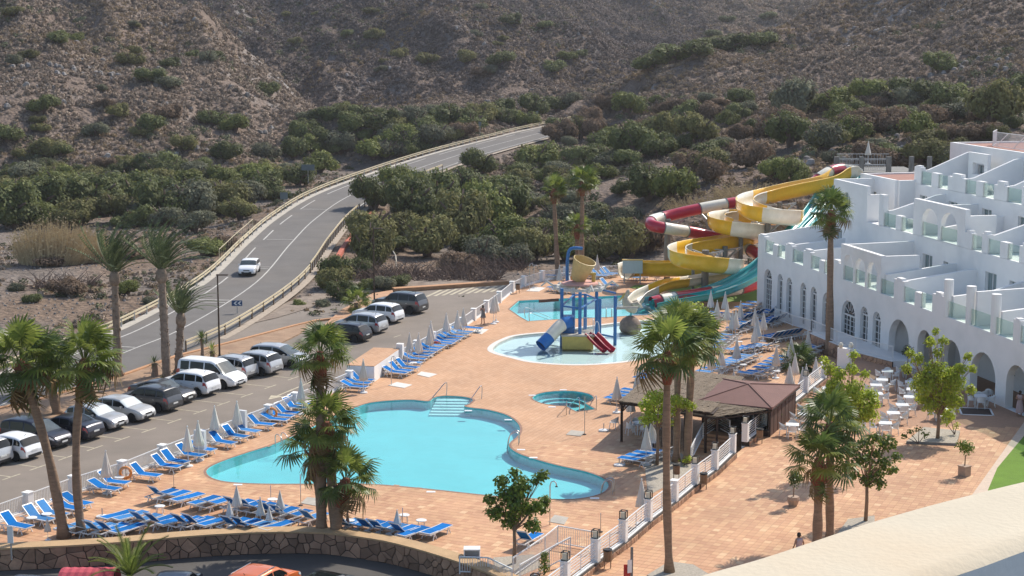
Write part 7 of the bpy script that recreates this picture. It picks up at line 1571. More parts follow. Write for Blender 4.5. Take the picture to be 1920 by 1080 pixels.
rows = [('upper row behind the stone wall', [(305, 937, 22), (328, 940, 22), (352, 944, 0), (384, 950, 0), (405, 954, 22), (447, 957, 22), (470, 960, 22), (490, 963, 22), (510, 967, 22), (532, 972, 22), (556, 977, 22), (587, 982, 22)]),
  ('middle row behind the stone wall', [(222, 977, 0), (246, 979, 0), (272, 985, 22), (299, 988, 22), (327, 988, 0), (350, 990, 22), (370, 990, 22), (404, 990, 0), (440, 993, 22), (461, 995, 22), (486, 997, 22), (520, 998, 0)]),
  ('left group closest to the stone wall', [(138, 998, 0), (163, 1001, 22), (186, 1003, 22), (209, 1003, 22), (240, 1003, 0)]),
  ('right row between palm clump and tree', [(652, 995, 22), (672, 996, 22), (694, 998, 22), (716, 1001, 22), (736, 1004, 22), (757, 1007, 22), (775, 1009, 0), (818, 1005, 0)])]
for nm, L_ in rows:
 for i, (x, y, b) in enumerate(L_): lounger(x, y, FH + r_.uniform(-.06, .06), 42 if b and i % 3 != 1 else b, r_.random() < .3, nth(i, 'first') + ' sun lounger from the left in the ' + nm, 'loungers in the ' + nm)
lounger(991, 1022, FH + .1, 42, 0, 'single blue lounger beside the round-leaved tree and ramp railing', 'single lounger')
# right-hand clusters: heads towards the hotel, long side by side rows
HD = math.pi - .55
def line_row(name, a, b, n, head, back, faded=.3, z=0.0, group=None):
 A = P(*a, z); B_ = P(*b, z)
 for i in range(n):
  p = A + (B_ - A) * (i / max(1, n - 1)); lounger(0, 0, head + r_.uniform(-.04, .04), back, r_.random() < faded, nth(i, 'nearest') + ' lounger from the viewer in the ' + name, group or name, at=p)
line_row('tight row just left above the kiosk roof', (1330, 706), (1350, 695), 3, HD, 22)
line_row('tight row running up from above the kiosk roof', (1362, 693), (1404, 675), 6, HD, 22)
line_row('middle row in front of the shaded loungers', (1384, 664), (1436, 655), 5, HD, 22, .4)
line_row('row behind the fan palm crown, in the sun', (1338, 660), (1368, 636), 6, HD, 22, .5)
line_row('small group right of the kiosk, by two parasols', (1436, 699), (1472, 677), 5, HD, 22, .4)
line_row('short row hidden by the kiosk ridge', (1408, 709), (1425, 706), 2, HD, 22, .3)
line_row('shaded dark blue block under the hotel arches', (1446, 640), (1490, 632), 6, HD - .3, 42, 0)
line_row('shaded loungers behind the crossing parasols', (1382, 624), (1404, 613), 4, HD - .2, 42, 0)
line_row('shaded loungers beyond the crossing parasols', (1390, 606), (1418, 596), 4, HD - .2, 42, 0)
line_row('loungers by the turf, left of the parasol bunch', (1333, 606), (1352, 594), 4, HD, 22, .2)
line_row('shaded row against the first hotel arches', (1440, 612), (1462, 603), 4, HD - .3, 42, 0)
line_row('shaded pair at the hotel corner', (1440, 594), (1446, 590), 2, HD - .3, 42, 0)
line_row('back row at the hotel corner by the turf', (1398, 584), (1420, 574), 3, HD, 22, .1)
line_row('shaded low row beside the very tall palm', (1508, 667), (1536, 656), 4, HD - .4, 22, .3)
line_row('row between pergola and splash pool', (1212, 718), (1238, 701), 4, HD, 22, .2)
line_row('row behind the pergola corner post', (1160, 757), (1190, 741), 4, HD, 22, .3)
line_row('shaded group on the gravel beside the pergola', (1190, 872), (1232, 856), 4, HD, 22, 0)
for i, (x, y) in enumerate([(1040, 523), (1052, 524), (1044, 546), (1053, 550), (1066, 549), (1112, 522), (1123, 522), (1135, 520), (1144, 518), (1140, 540)]): lounger(x, y, -.6 if i > 4 else 2.6, 42 if i > 4 else 22, 1, nth(i, 'first') + ' pale blue lounger from the left around the tipping bucket', 'loungers behind the play structure')
for i, (x, y) in enumerate([(1184, 526), (1199, 525), (1220, 525)]): lounger(x, y, -.4, 22, 1, ['left', 'middle', 'right'][i] + ' of three pale blue loungers under the yellow slide box', 'loungers under the yellow slide')
for k, o in LP.items():
 if k not in LUSED:
  for c in KIDS.get(o.name, []): bpy.data.objects.remove(c)
  bpy.data.objects.remove(o)
# ================================================================== closed parasols
def parasol_proto(mat, rad=.30):
 root = thing('closed_parasol', 'x', 'parasol'); mb = MB(); n = 24; prof = [(.02, 2.38), (.07, 2.25), (rad * .55, 1.7), (rad * .85, 1.25), (rad, .98), (rad * .9, .96)]
 mb.lathe(prof, n=n, caps=False, wob=lambda a, z: 1 + .22 * math.sin(a * 6 + z) * min(1, (2.4 - z))); mb.build("canopy", M[mat], root, smooth=True)
 mb = MB(); mb.lathe([(.022, 0), (.022, 2.42)], n=8); mb.build("pole", M['white_paint'], root); mb = MB(); mb.lathe([(.28, 0), (.28, .07), (.1, .12), (.05, .3)], n=14); mb.build("base", M['white_plastic'], root)
 mb = MB(); mb.lathe([(.03, 2.38), (.045, 2.43), (.01, 2.5)], n=8); mb.build("finial", M['white_plastic'], root); return root
PP = parasol_proto('canopy'); PB = parasol_proto('canopy_brown', .16); pu = [0]
PBASE = {431: 986, 489: 987, 505: 993, 526: 977, 445: 974, 90: 1013, 745: 1004, 652: 996}
def parasol(px, py, label, group, z=0.0, s=1.0, src=None, rz=0):
 p = P(px, py, z + 2.42 * s); p.z = z; src_ = src or PP
 if px in PBASE: p = P(px, PBASE[px], 0); k = hgt(px, py, p) / 2.46; s = (min(1, k * 1.15),) * 2 + (k,)
 if src_["label"] == 'x': o = src_; o.location = p; o["label"] = label; o["group"] = group; o.scale = s if isinstance(s, tuple) else (s, s, s)
 else: o = dup(src_, p, random.random() * 6, label, group); o.scale = s if isinstance(s, tuple) else (s, s, s)
 return o
UM = [((198, 846), 'left of the life ring'), ((351, 800), 'thin one left of the white board on the fence'), ((371, 790), 'in front of the white board on the fence'), ((402, 762), 'taupe one leaning over the fence'), ((444, 753), 'white one by the second fence board'), ((564, 711), 'thin one left of the palm crown'), ((681, 674), 'beside the white service block'), ((768, 625), 'left of the Y pair above the long lounger row'), ((785, 625), 'right of the Y pair above the long lounger row'), ((805, 612), 'left behind the reclining person'), ((808, 603), 'right behind the reclining person'), ((837, 588), 'grey one at the fence by the far loungers'), ((858, 584), 'slim one near the standing woman'), ((869, 579), 'slim one closest to the standing woman'), ((925, 556), 'left of the pair right of the standing woman'), ((930, 553), 'right of the pair right of the standing woman'),
((445, 911), 'widest in the front rows'), ((431, 940), 'narrow one left in the front rows'), ((489, 932), 'middle of the front rows'), ((505, 949), 'nearest the stone wall in the front rows'), ((526, 920), 'rightmost of the front row bunch'), ((745, 955), 'alone in the row right of the palm clump'), ((90, 971), 'at the wall by the leaning palm'), ((1203, 899), 'grey one beside the lantern railing'), ((1157, 708), 'dark sided one above the pergola corner'), ((1196, 692), 'above the pergola, second from left'), ((1183, 730), 'low behind the pergola corner'), ((1233, 672), 'tall one left of the palm trunk'), ((1223, 785), 'right one stored in the pergola shade'), ((1212, 797), 'left one stored in the pergola shade'),
((1345, 564), 'left one of the turf side bunch'), ((1360, 548), 'back one by the green turf'), ((1364, 568), 'second one of the turf side bunch'), ((1389, 565), 'third one of the turf side bunch'), ((1374, 584), 'front left of the bunch in shade'), ((1380, 582), 'front right of the bunch in shade'), ((1416, 578), 'upper one of the crossing trio'), ((1432, 586), 'alone right of the crossing trio'), ((1416, 608), 'lower one of the crossing trio'), ((1421, 597), 'middle one of the crossing trio'), ((1382, 636), 'between two sunlit lounger rows'), ((1456, 649), 'wide one before the shaded block'), ((1484, 633), 'largest, right of the sunlit rows'), ((1491, 664), 'behind the largest one on the right'), ((1516, 619), 'under the hotel arches by the very tall palm'), ((1481, 683), 'left one near the kiosk railing'), ((1530, 671), 'right one near the kiosk railing'), ((1512, 684), 'middle one near the kiosk railing'), ((1505, 690), 'thin one near the kiosk railing'), ((1376, 695), 'peeking over the kiosk roof'), ((1333, 546), 'farthest by the red tube slide'), ((1335, 654), 'half behind the fan palm fronds'), ((1353, 648), 'right of the fan palm fronds'), ((1049, 498), 'by the back fence left of the tipping bucket'), ((1120, 479), 'by the back fence right of the tipping bucket')]
for (t, w) in UM: parasol(t[0], t[1], 'closed parasol, ' + w, 'closed parasols around the pools')
parasol(652, 954, 'thin folded brown parasol between palm clump and loungers', 'closed parasols around the pools', src=PB, s=.8)
p = PD(1628, 276, 184); o = dup(PP, (p.x, p.y, 11.0 - .2), 0, 'white closed parasol on the slide start platform', 'closed parasols around the pools')
# bare poles and parasol feet
for i, (x, y0, y1, w) in enumerate([(326, 886, 915, 'beside the upper lounger row'), (508, 910, 944, 'right of the widest parasol'), (564, 889, 948, 'at the lower shower tray'), (681, 938, 978, 'right of the palm clump'), (755, 952, 985, 'beside the lone parasol'), (1096, 744, 815, 'shower post by the whirlpool tray'), (1126, 962, 998, 'thin post by the ramp'), (988, 455, 500, 'behind the curved fence')]):
 b = P(x, y1, 0); root = thing('bare_pole', 'thin bare metal pole ' + w, 'pole', tuple(b)); mb = MB(); mb.lathe([(.025, 0), (.025, hgt(x, y0, b))], n=8); mb.build("pole", M['steel'], root); mb = MB(); mb.lathe([(.12, 0), (.12, .04)], n=10); mb.build("foot", M['dark_metal'], root)
for i, (x, y, w) in enumerate([(1161, 873, 'left of the shaded loungers'), (1132, 808, 'left of the pergola post'), (1475, 782, 'round one near the kiosk'), (1442, 808, 'beside the waste bin by the kiosk'), (192, 970, 'front left')]):
 b = P(x, y, PZ if x > 1400 else 0); root = thing('parasol_foot', 'empty white parasol foot ' + w, 'parasol foot', tuple(b)); mb = MB(); mb.lathe([(.33, 0), (.33, .08), (.12, .12), (.04, .14)], n=14); mb.build("base", M['white_plastic'], root); mb = MB(); mb.lathe([(.03, .1), (.03, .5)], n=6); mb.build("tube", M['galv'], root)
def hand_shower(label, bx, by, ty, z=0.0):
 b = P(bx, by, z); h = hgt(bx, ty, b); root = thing('shower', label, 'shower', tuple(b)); mb = MB(); mb.tube([(0, 0, 0), (0, 0, h - .25), (.06, 0, h - .05), (.22, 0, h), (.32, 0, h - .12), (.34, 0, h - .25)], .03, 8); mb.build("pipe", M['steel'], root); mb = MB(); mb.lathe([(.09, 0), (.03, .06)], (.34, 0, h - .31), n=8); mb.build("shower_head", M['dark_metal'], root)
hand_shower('thin steel shower beside the pale tray, right of the round-leaved tree', 1031, 984, 902); hand_shower('steel shower in front of the white service block', 734, 722, 668); hand_shower('steel shower at the upper tray by the white block', 764, 696, 655)
hand_shower('steel shower by the back fence, left', 993, 545, 494); hand_shower('steel shower by the back fence, right', 1001, 541, 497)
# pool handrails and ladders
def loop_rail(name, label, L_, r=.03, cat='handrail'):
 root = thing(name, label, cat, tuple(L_[0][0]));
 for pts in L_: mb = MB(); mb.tube(catmull(pts, 4), r, 8); mb.build("rail", M['steel'], root, world=True)
def hr(a, b, h=.95, z=0): A = P(*a, z); B_ = P(*b, z - .3); return [A, A + Vector((0, 0, h)), (A + B_) / 2 + Vector((0, 0, h * .55)), B_]
loop_rail('pool_handrail', 'steel handrail left of the big pool steps', [hr((837, 742), (803, 755))]); loop_rail('pool_handrail', 'steel handrail right of the big pool steps', [hr((903, 748), (872, 764))])
def ladder(label, x, y, dirx, diry, h=.8):
 A = P(x, y, 0); d = Vector((dirx, diry, 0)).normalized(); s = Vector((-d.y, d.x, 0)) * .25; root = thing('pool_ladder', label, 'pool ladder', tuple(A))
 for sg in (-1, 1): mb = MB(); a = A + s * sg; mb.tube(catmull([a, a + Vector((0, 0, h * .85)), a + d * .25 + Vector((0, 0, h)), a + d * .6 + Vector((0, 0, h * .6)), a + d * .75 - Vector((0, 0, .6))], 4), .028, 8); mb.build("rail", M['steel'], root, world=True)
 for z in (-.25, -.5): mb = MB(); c = A + d * .74 + Vector((0, 0, z)); mb.bar(c - s, c + s, .08, .03); mb.build("step", M['steel'], root, world=True)
ladder('steel ladder at the pinch on the right side of the big pool', 973, 833, -1, .1); ladder('steel ladder at the right tip of the big pool', 1150, 925, -1, .2); ladder('steel ladder on the left side of the big pool near the fence loungers', 522, 836, .8, -.6)
loop_rail('whirlpool_rail', 'steel handrails at the whirlpool entrance, left', [hr((1062, 778), (1064, 764), .9)]); loop_rail('whirlpool_rail', 'steel handrail in the middle of the whirlpool entrance', [hr((1086, 772), (1070, 757), .95)]); loop_rail('whirlpool_rail', 'steel handrail right of the whirlpool', [hr((1118, 769), (1110, 752), .95)])
loop_rail('pool_handrail', 'long pair of steel rails at the leisure pool ramp', [hr((985, 597), (1035, 597), .95), hr((993, 602), (1030, 600), .7)]); ladder('steel ladder on the near side of the leisure pool', 1142, 595, 0, 1)
# life ring, low tables
def lifering(label, x, y, z=.55):
 b = P(x, y, 0); root = thing('life_ring', label, 'life ring', tuple(b)); mb = MB(); n = 20; pts = [Vector((.31 * math.cos(6.283 * k / n), 0, z + .31 * math.sin(6.283 * k / n))) for k in range(n + 1)]; mb.tube(pts, .085, 8, caps=False); mb.build("ring", M['orange'], root, smooth=True); mb = MB(); mb.tube([p * 1.0 + Vector((0, -.09, 0)) for p in pts[2:9]], .015, 4); mb.bar((0, .1, 0), (0, .1, 1.0), .05); mb.build("stand", M['concrete'], root)
lifering('orange life ring leaning at the fence pillar, left', 236, 904); lifering('orange life ring behind loungers at the fence, near the palm clump', 510, 790)
def side_table(label, x, y, z=0.0):
 b = P(x, y, z); root = thing('side_table', label, 'side table', tuple(b), group='low white side tables'); mb = MB(); mb.lathe([(.27, .40), (.29, .42), (.27, .44)], n=14); mb.build("top", M['white_plastic'], root)
 for k in range(4): mb = MB(); a = .78 + k * 1.57; mb.bar((.2 * math.cos(a), .2 * math.sin(a), .4), (.25 * math.cos(a), .25 * math.sin(a), 0), .04); mb.build("leg", M['white_plastic'], root)
for x, y, w in [(300, 963, 'between upper and middle front rows'), (511, 950, 'right of the widest parasol'), (655, 990, 'right of the palm clump'), (758, 980, 'behind the lone parasol'), (790, 990, 'before the last front loungers'), (88, 978, 'at the left fence'), (60, 985, 'left corner behind loungers'), (224, 908, 'beside the life ring'), (1456, 610, 'in the shaded blue block'), (1393, 694, 'above the kiosk'), (1456, 706, 'right of the kiosk group'), (775, 690, 'at the start of the long row'), (1386, 650, 'behind the sunlit middle row')]: side_table('low white side table ' + w, x, y)
# ================================================================== white cafe tables and chairs
def table_proto():
 root = thing('cafe_table', 'x', 'table'); mb = MB(); mb.box((0, 0, .73), (.8, .8, .035)); mb.build("tabletop", M['white_plastic'], root)
 for sx in (-1, 1):
  for sy in (-1, 1): mb = MB(); mb.bar((sx * .34, sy * .34, .72), (sx * .36, sy * .36, 0), .045); mb.build("leg", M['white_plastic'], root)
 return root
def chair_proto():
 root = thing('cafe_chair', 'x', 'chair'); mb = MB(); mb.box((0, 0, .44), (.46, .46, .035)); mb.build("seat", M['white_plastic'], root)
 mb = MB(); n = 8; vs = []
 for k in range(n + 1):
  a = math.radians(-115 + 230 * k / n); top = .62 + .22 * math.cos(a / 1.28) ** 2; x = -.25 * math.cos(a); y = .27 * math.sin(a); vs += [(x, y, .47), (x * 1.12, y * 1.08, top)]
 mb.add(vs, [(2 * k, 2 * k + 2, 2 * k + 3, 2 * k + 1) for k in range(n)]); mb.build("backrest", M['white_plastic'], root)
 for sx in (-1, 1):
  for sy in (-1, 1): mb = MB(); mb.bar((sx * .19, sy * .19, .43), (sx * .25, sy * .25, 0), .035); mb.build("leg", M['white_plastic'], root)
 return root
TP = table_proto(); CP = chair_proto(); rt_ = random.Random(9); tang = math.atan2(UF.y, UF.x) + .25
TB = [(1486, 796, 'left column, nearest to the viewer'), (1508, 776, 'left column, second'), (1522, 761, 'left column, third'), (1552, 728, 'behind the trees, left'), (1643, 722, 'middle column, third from the terrace'), (1654, 712, 'middle column, second from the terrace'), (1664, 696, 'middle column, nearest the terrace'), (1644, 738, 'middle column, partly behind tree leaves'), (1711, 730, 'right column, left of the lime tree'), (1706, 744, 'right column, with dark object on top'), (1708, 716, 'right column, back'), (1692, 759, 'right column, front middle'), (1675, 774, 'right column, second nearest'), (1660, 793, 'right column, nearest to the viewer'), (1596, 788, 'behind the plaza palm'), (1704, 688, 'in the shade by the arcade'), (1766, 767, 'at the lime tree trunk'), (1838, 742, 'in the shade before the arcade arch')]
def prt(src, p, rz, label, group):
 if src["label"] == 'x': src.location = p; src.rotation_euler = (0, 0, rz); src["label"] = label; src["group"] = group; return src
 return dup(src, p, rz, label, group)
for i, (x, y, w) in enumerate(TB):
 p = P(x, y, PZ + .73); p.z = PZ + .005; a0 = tang + rt_.uniform(-.1, .1); prt(TP, p, a0, 'square white cafe table, ' + w, 'white cafe tables on the plaza')
 for k, sd2 in enumerate(('left', 'near', 'right', 'far')):
  a = a0 + math.pi / 2 * (k + 2); d = Vector((math.cos(a), math.sin(a), 0)) * rt_.uniform(.55, .72); prt(CP, p + d, a + math.pi, 'white chair on the ' + sd2 + ' side of the table ' + w, 'white chairs around the cafe tables')
for i, (x, y) in enumerate([(1201, 792), (1235, 778)]):
 p = P(x, y + 21, 0); dup(TP, p, .3, 'white table in the pergola shade, ' + ('by the parasols' if i == 0 else 'behind the palm trunk'), 'white tables under the pergola')
 for k in range(4): a = .3 + k * 1.57; dup(CP, p + Vector((math.cos(a), math.sin(a), 0)) * .7, a + math.pi, 'white chair on the ' + ('right', 'far', 'left', 'near')[k] + ' side of the pergola table ' + ('by the parasols' if i == 0 else 'behind the palm trunk'), 'white chairs under the pergola')
dup(CP, P(1152, 804, 0), 2.5, 'single white armchair outside the left pergola post', 'white chairs under the pergola')
for k, (x, y) in enumerate([(1855, 750), (1846, 752), (1510, 637), (1524, 640)]): dup(CP, P(x, y, PZ if x > 1600 else 0), 1.0 + k, ['right of two spare white chairs at the arcade column', 'left of two spare white chairs at the arcade column', 'left white chair under the hotel arches', 'right white chair under the hotel arches'][k], 'spare white chairs')
# bins, notice, boxes
def bin_(label, bx, by, z):
 b = P(bx, by, z); root = thing('waste_bin', label, 'waste bin', tuple(b), group='wooden waste bins'); mb = MB()
 for k in range(14): a = 6.283 * k / 14; mb.box((.19 * math.cos(a), .19 * math.sin(a), .62), (.02, .075, .5), a)
 mb.build("slats", M['tan_panel'], root, kind='stuff'); mb = MB(); mb.lathe([(.17, .35), (.17, .84)], n=12); mb.build("liner", M['concrete'], root); mb = MB(); mb.lathe([(.21, .86), (.24, .9), (.2, .95), (.08, .93)], n=14); mb.build("lid", M['dark_metal'], root)
 for s in (-1, 1): mb = MB(); mb.bar((s * .15, 0, .4), (s * .15, 0, 0), .04); mb.build("leg", M['brown_metal'], root)
bin_('slatted bin with black lid below the third lantern pillar', 1319, 918, PZ); bin_('slatted bin with black lid at the foot of the plinth, bottom centre', 1139, 1066, PZ); bin_('slatted bin with black lid by the gate near the kiosk', 1424, 832, PZ); bin_('slatted bin behind the lime shoots near the upper railing', 1556, 712, PZ); bin_('dark bin on the deck inside the curved fence', 971, 550, 0); bin_('dark bin on the deck near the pergola stairs', 1268, 900, 0)
b = P(885, 1056, 0); root = thing('white_cabinet', 'white open metal cabinet behind the barred railing', 'cabinet', tuple(b)); mb = MB(); mb.box((0, 0, .75), (.8, .6, .06)); mb.box((-.37, 0, .36), (.05, .6, .72)); mb.box((.37, 0, .36), (.05, .6, .72)); mb.box((0, .28, .36), (.7, .04, .72)); mb.build("body", M['white_plastic'], root)
for (x, y, w) in [(376, 852, 'first'), (453, 812, 'second')]:
 b = P(x, y, 0); root = thing('white_board', 'white board standing at the car park fence behind parasols, ' + ('left' if w == 'first' else 'right') + ' one', 'board', tuple(b)); mb = MB(); mb.box((0, 0, .75), (.75, .25, 1.5), pang); mb.build("panel", M['white_plastic'], root)
b = P(1184, 1098, PZ); root = thing('information_post', 'grey post with red and green sign panel at the bottom edge', 'sign post', tuple(b)); mb = MB(); mb.box((0, 0, .9), (.12, .12, 1.8)); mb.build("post", M['concrete_post'], root); mb = MB(); mb.box((-.22, -.1, .75), (.3, .03, .55)); mb.build("red_panel", M['red_cloth'], root); mb = MB(); mb.box((-.1, -.14, .95), (.22, .03, .6), .5); mb.build("white_panel", M['white_paint'], root)
b = P(1830, 772, PZ); root = thing('floor_frame', 'white square frame with dark mat on the paving by the arcade', 'floor frame', (b.x, b.y, PZ + .01)); mb = MB()
for k in range(4): a = k * math.pi / 2 + tang; c = Vector((math.cos(a), math.sin(a), 0)) * 1.0; s = Vector((-math.sin(a), math.cos(a), 0)) * 1.06; mb.bar(c - s, c + s, .12, .04)
mb.build("frame", M['white_paint'], root); mb = MB(); mb.box((0, 0, .008), (1.86, 1.86, .012), tang); mb.build("mat", M['dark_wood'], root)
# white loungers on the hotel terraces
WL = None
for i, (u, v, z, w) in enumerate([(21.5, 8.5, 8.86, 'second terrace behind the left arch'), (24.8, 8.3, 8.86, 'second terrace behind the right arch'), (14, 8.4, 8.86, 'second terrace behind glass beside the screen'), (12.4, 13.6, 11.86, 'top terrace, left'), (17.4, 13.6, 11.86, 'top terrace, middle'), (20.4, 13.6, 11.86, 'top terrace, right'), (34.6, 8.3, 8.86, 'second terrace at the far right')]):
 root = thing('white_sun_lounger', 'white lounger on the hotel ' + w, 'sun lounger', tuple(B(u, v, z)), HROT + 2.4, group='white loungers on the terraces'); mb = MB(); mb.box((.35, 0, .32), (1.3, .6, .06)); mb.build("seat", M['white_plastic'], root); mb = MB(); mb.bar((-.3, 0, .32), (-.85, 0, .82), .6, .05); mb.build("backrest", M['white_plastic'], root)
 for x in (-.3, .9):
  for s in (-1, 1): mb = MB(); mb.box((x, s * .25, .15), (.05, .05, .3)); mb.build("leg", M['white_plastic'], root)
root = thing('terrace_table', 'small white table on the lower hotel terrace between the round columns', 'table', tuple(B(41.6, 1.6, 5.35))); mb = MB(); mb.box((0, 0, .7), (.7, .7, .04)); mb.build("tabletop", M['white_plastic'], root)
for sx in (-1, 1):
 for sy in (-1, 1): mb = MB(); mb.bar((sx * .3, sy * .3, .7), (sx * .32, sy * .32, 0), .04); mb.build("leg", M['white_plastic'], root)
# ================================================================== pergola and kiosk bar
pa = P(1166, 752, 2.6); pa.z = 0; ax = UF;
root = thing('pergola', 'dark-framed pergola with weathered brushwood roof beside the kiosk', 'pergola', tuple(pa))
dx = (P(1309, 771, 2.55) - P(1166, 752, 2.6)); dx.z = 0; dy = (P(1238, 692, 2.6) - P(1166, 752, 2.6)); dy.z = 0
def pq(u, v, z): return pa + dx * u + dy * v + Vector((0, 0, z))
n1, n2 = 46, 8; mb = MB(); rr = random.Random(2)
corn = [pq(-.03, -.02, 0), pq(1.2, -.02, 0), pq(1.2, 1.02, 0), pq(-.03, 1.02, 0)]
for i in range(n1):
 for j in range(n2):
  u0 = -.03 + 1.2 * i / n1; u1 = u0 + 1.2 / n1 * 1.15; v0 = -.02 + 1.04 * j / n2; v1 = v0 + 1.04 / n2 * 1.1; z = 2.62 + rr.uniform(0, .035); mb.add([pq(u0, v0, z), pq(u1, v0, z + rr.uniform(-.02, .03)), pq(u1, v1, z + rr.uniform(-.02, .03)), pq(u0, v1, z), pq(u0, v0, z - .05), pq(u1, v0, z - .05)], [(0, 1, 2, 3), (0, 4, 5, 1)])
mb.build("brushwood_roof", M['thatch'], root, world=True, kind='stuff')
mb = MB(); mb.prism([(p.x, p.y) for p in (corn if ccw(corn) else corn[::-1])], 2.5, 2.55); mb.build("roof_panel", M['dark_wood'], root, world=True)
for u, v in ((0, 0), (0, .98), (.18, .3), (.55, 0), (1.1, 0), (.55, .98), (1.1, .98), (.5, .5)):
 mb = MB(); p = pq(u, v, 0); mb.box((p.x, p.y, 1.27), (.13, .13, 2.54), .3); mb.build("post", M['dark_wood'], root, world=True)
for v in (0, .5, .98): mb = MB(); mb.bar(pq(-.03, v, 2.45), pq(1.2, v, 2.45), .1, .14); mb.build("beam", M['dark_wood'], root, world=True)
for u in (0, .55, 1.1): mb = MB(); mb.bar(pq(u, -.02, 2.42), pq(u, 1.02, 2.42), .09, .12); mb.build("beam", M['dark_wood'], root, world=True)
for u, v, a in ((0, 0, 1), (0, 0, 0)): mb = MB(); mb.bar(pq(u, v, 1.9), pq(u + (.1 if a else 0), v + (0 if a else .12), 2.45), .07); mb.build("brace", M['dark_wood'], root, world=True)
kc = [P(1309, 751, 2.62), P(1448, 765, 2.62), P(1500, 722, 2.62), P(1355, 710, 2.62)]; ap = P(1394, 718, 3.35)
root = thing('kiosk_bar', 'pool bar with brown hipped felt roof and open dark serving side', 'kiosk', (kc[0].x, kc[0].y, 0))
cen = sum(kc, Vector()) / 4; ap = Vector((cen.x, cen.y, 3.2))
for i in range(4):
 a, b = kc[i], kc[(i + 1) % 4]; mb = MB(); mb.add([a, b, ap, a - Vector((0, 0, .1)), b - Vector((0, 0, .1))], [(0, 1, 2), (3, 4, 1, 0)]); mb.build("roof_slope", M['kiosk_roof'], root, world=True)
 mb = MB(); mb.bar(a + Vector((0, 0, .02)), ap + Vector((0, 0, .02)), .12, .05); mb.build("hip_cap", M['kiosk_roof'], root, world=True)
mb = MB(); q = kc if ccw(kc) else kc[::-1]; mb.prism([(p.x, p.y) for p in q], 2.40, 2.5); mb.build("ceiling", M['dark_wood'], root, world=True)
ins = [cen + (p - cen) * .90 for p in kc]
def kwall(a, b, z0, z1, mat, name, th=.08): mb = MB(); m_ = (a + b) / 2; d = b - a; mb.box((m_.x, m_.y, (z0 + z1) / 2), (math.hypot(d.x, d.y), th, z1 - z0), math.atan2(d.y, d.x)); mb.build(name, M[mat], root, world=True)
for i in (1, 2):
 a, b = ins[i], ins[(i + 1) % 4]; kwall(a, b, 0, 2.4, 'dark_wood', "back_wall"); n = 7
 for k in range(n): p = a + (b - a) * ((k + .06) / n); q2 = a + (b - a) * ((k + .94) / n); o_ = (p + q2) / 2 - cen; o_.z = 0; o_ = o_.normalized() * .06; kwall(p + o_, q2 + o_, .3, 2.35, 'mid_wood', "wall_board", .03)
a, b = ins[0], ins[1]; kwall(a, b, 0, 1.05, 'dark_wood', "counter_front"); kwall(a + Vector((0, -.1, 0)), b + Vector((0, -.1, 0)), 1.05, 1.12, 'dark_wood', "counter_top", .6); kwall(a, a + (b - a) * .2, 1.1, 2.4, 'tan_panel', "tan_panel")
kwall(ins[3], ins[0], 0, 1.05, 'dark_wood', "counter_front")
for p in ins: mb = MB(); mb.box((p.x, p.y, 1.2), (.14, .14, 2.4)); mb.build("post", M['dark_wood'], root, world=True)
rr = random.Random(8)
for k in range(14): p = cen + (ins[2] - ins[1]) * rr.uniform(-.1, .35) + (b - a) * rr.uniform(-.35, .4); o = MB(); o.lathe([(.04, 0), (.04, .2), (.015, .28)], (p.x, p.y, 1.15 + .4 * (k % 3)), n=6); o.build("bottle", M['curtain_glass'] if k % 2 else M['white_plastic'], root, world=True)
th0 = [P(1225, 764, 2.5), P(1345, 782, 2.38), P(1440, 768, 2.5), P(1309, 752, 2.6)]
root = thing('thatch_awning', 'sunlit brushwood awning under the front eave of the kiosk roof', 'awning', tuple(th0[0])); mb = MB(); n = 40; m_ = 7
for i in range(n):
 for j in range(m_):
  def q3(u, v): return (th0[0] * (1 - u) * (1 - v) + th0[1] * u * (1 - v) + th0[2] * u * v + th0[3] * (1 - u) * v)
  u = i / n; v = j / m_; z = Vector((0, 0, rr.uniform(0, .05))); mb.add([q3(u, v) + z, q3(u + 1.15 / n, v) + z, q3(u + 1.15 / n, v + 1.1 / m_) + z, q3(u, v + 1.1 / m_) + z, q3(u, v) - Vector((0, 0, .06)), q3(u + 1 / n, v) - Vector((0, 0, .06))], [(0, 1, 2, 3), (0, 4, 5, 1)])
mb.build("brushwood", M['thatch'], root, world=True, kind='stuff'); mb = MB(); mb.bar(th0[0] - Vector((0, 0, .12)), th0[1] - Vector((0, 0, .12)), .1); mb.bar(th0[1] - Vector((0, 0, .12)), th0[2] - Vector((0, 0, .12)), .1); mb.build("beam", M['dark_wood'], root, world=True)
for p in (th0[0], (th0[0] + th0[1]) / 2, th0[1]): mb = MB(); mb.box((p.x, p.y, 1.2), (.12, .12, 2.4)); mb.build("post", M['dark_wood'], root, world=True)
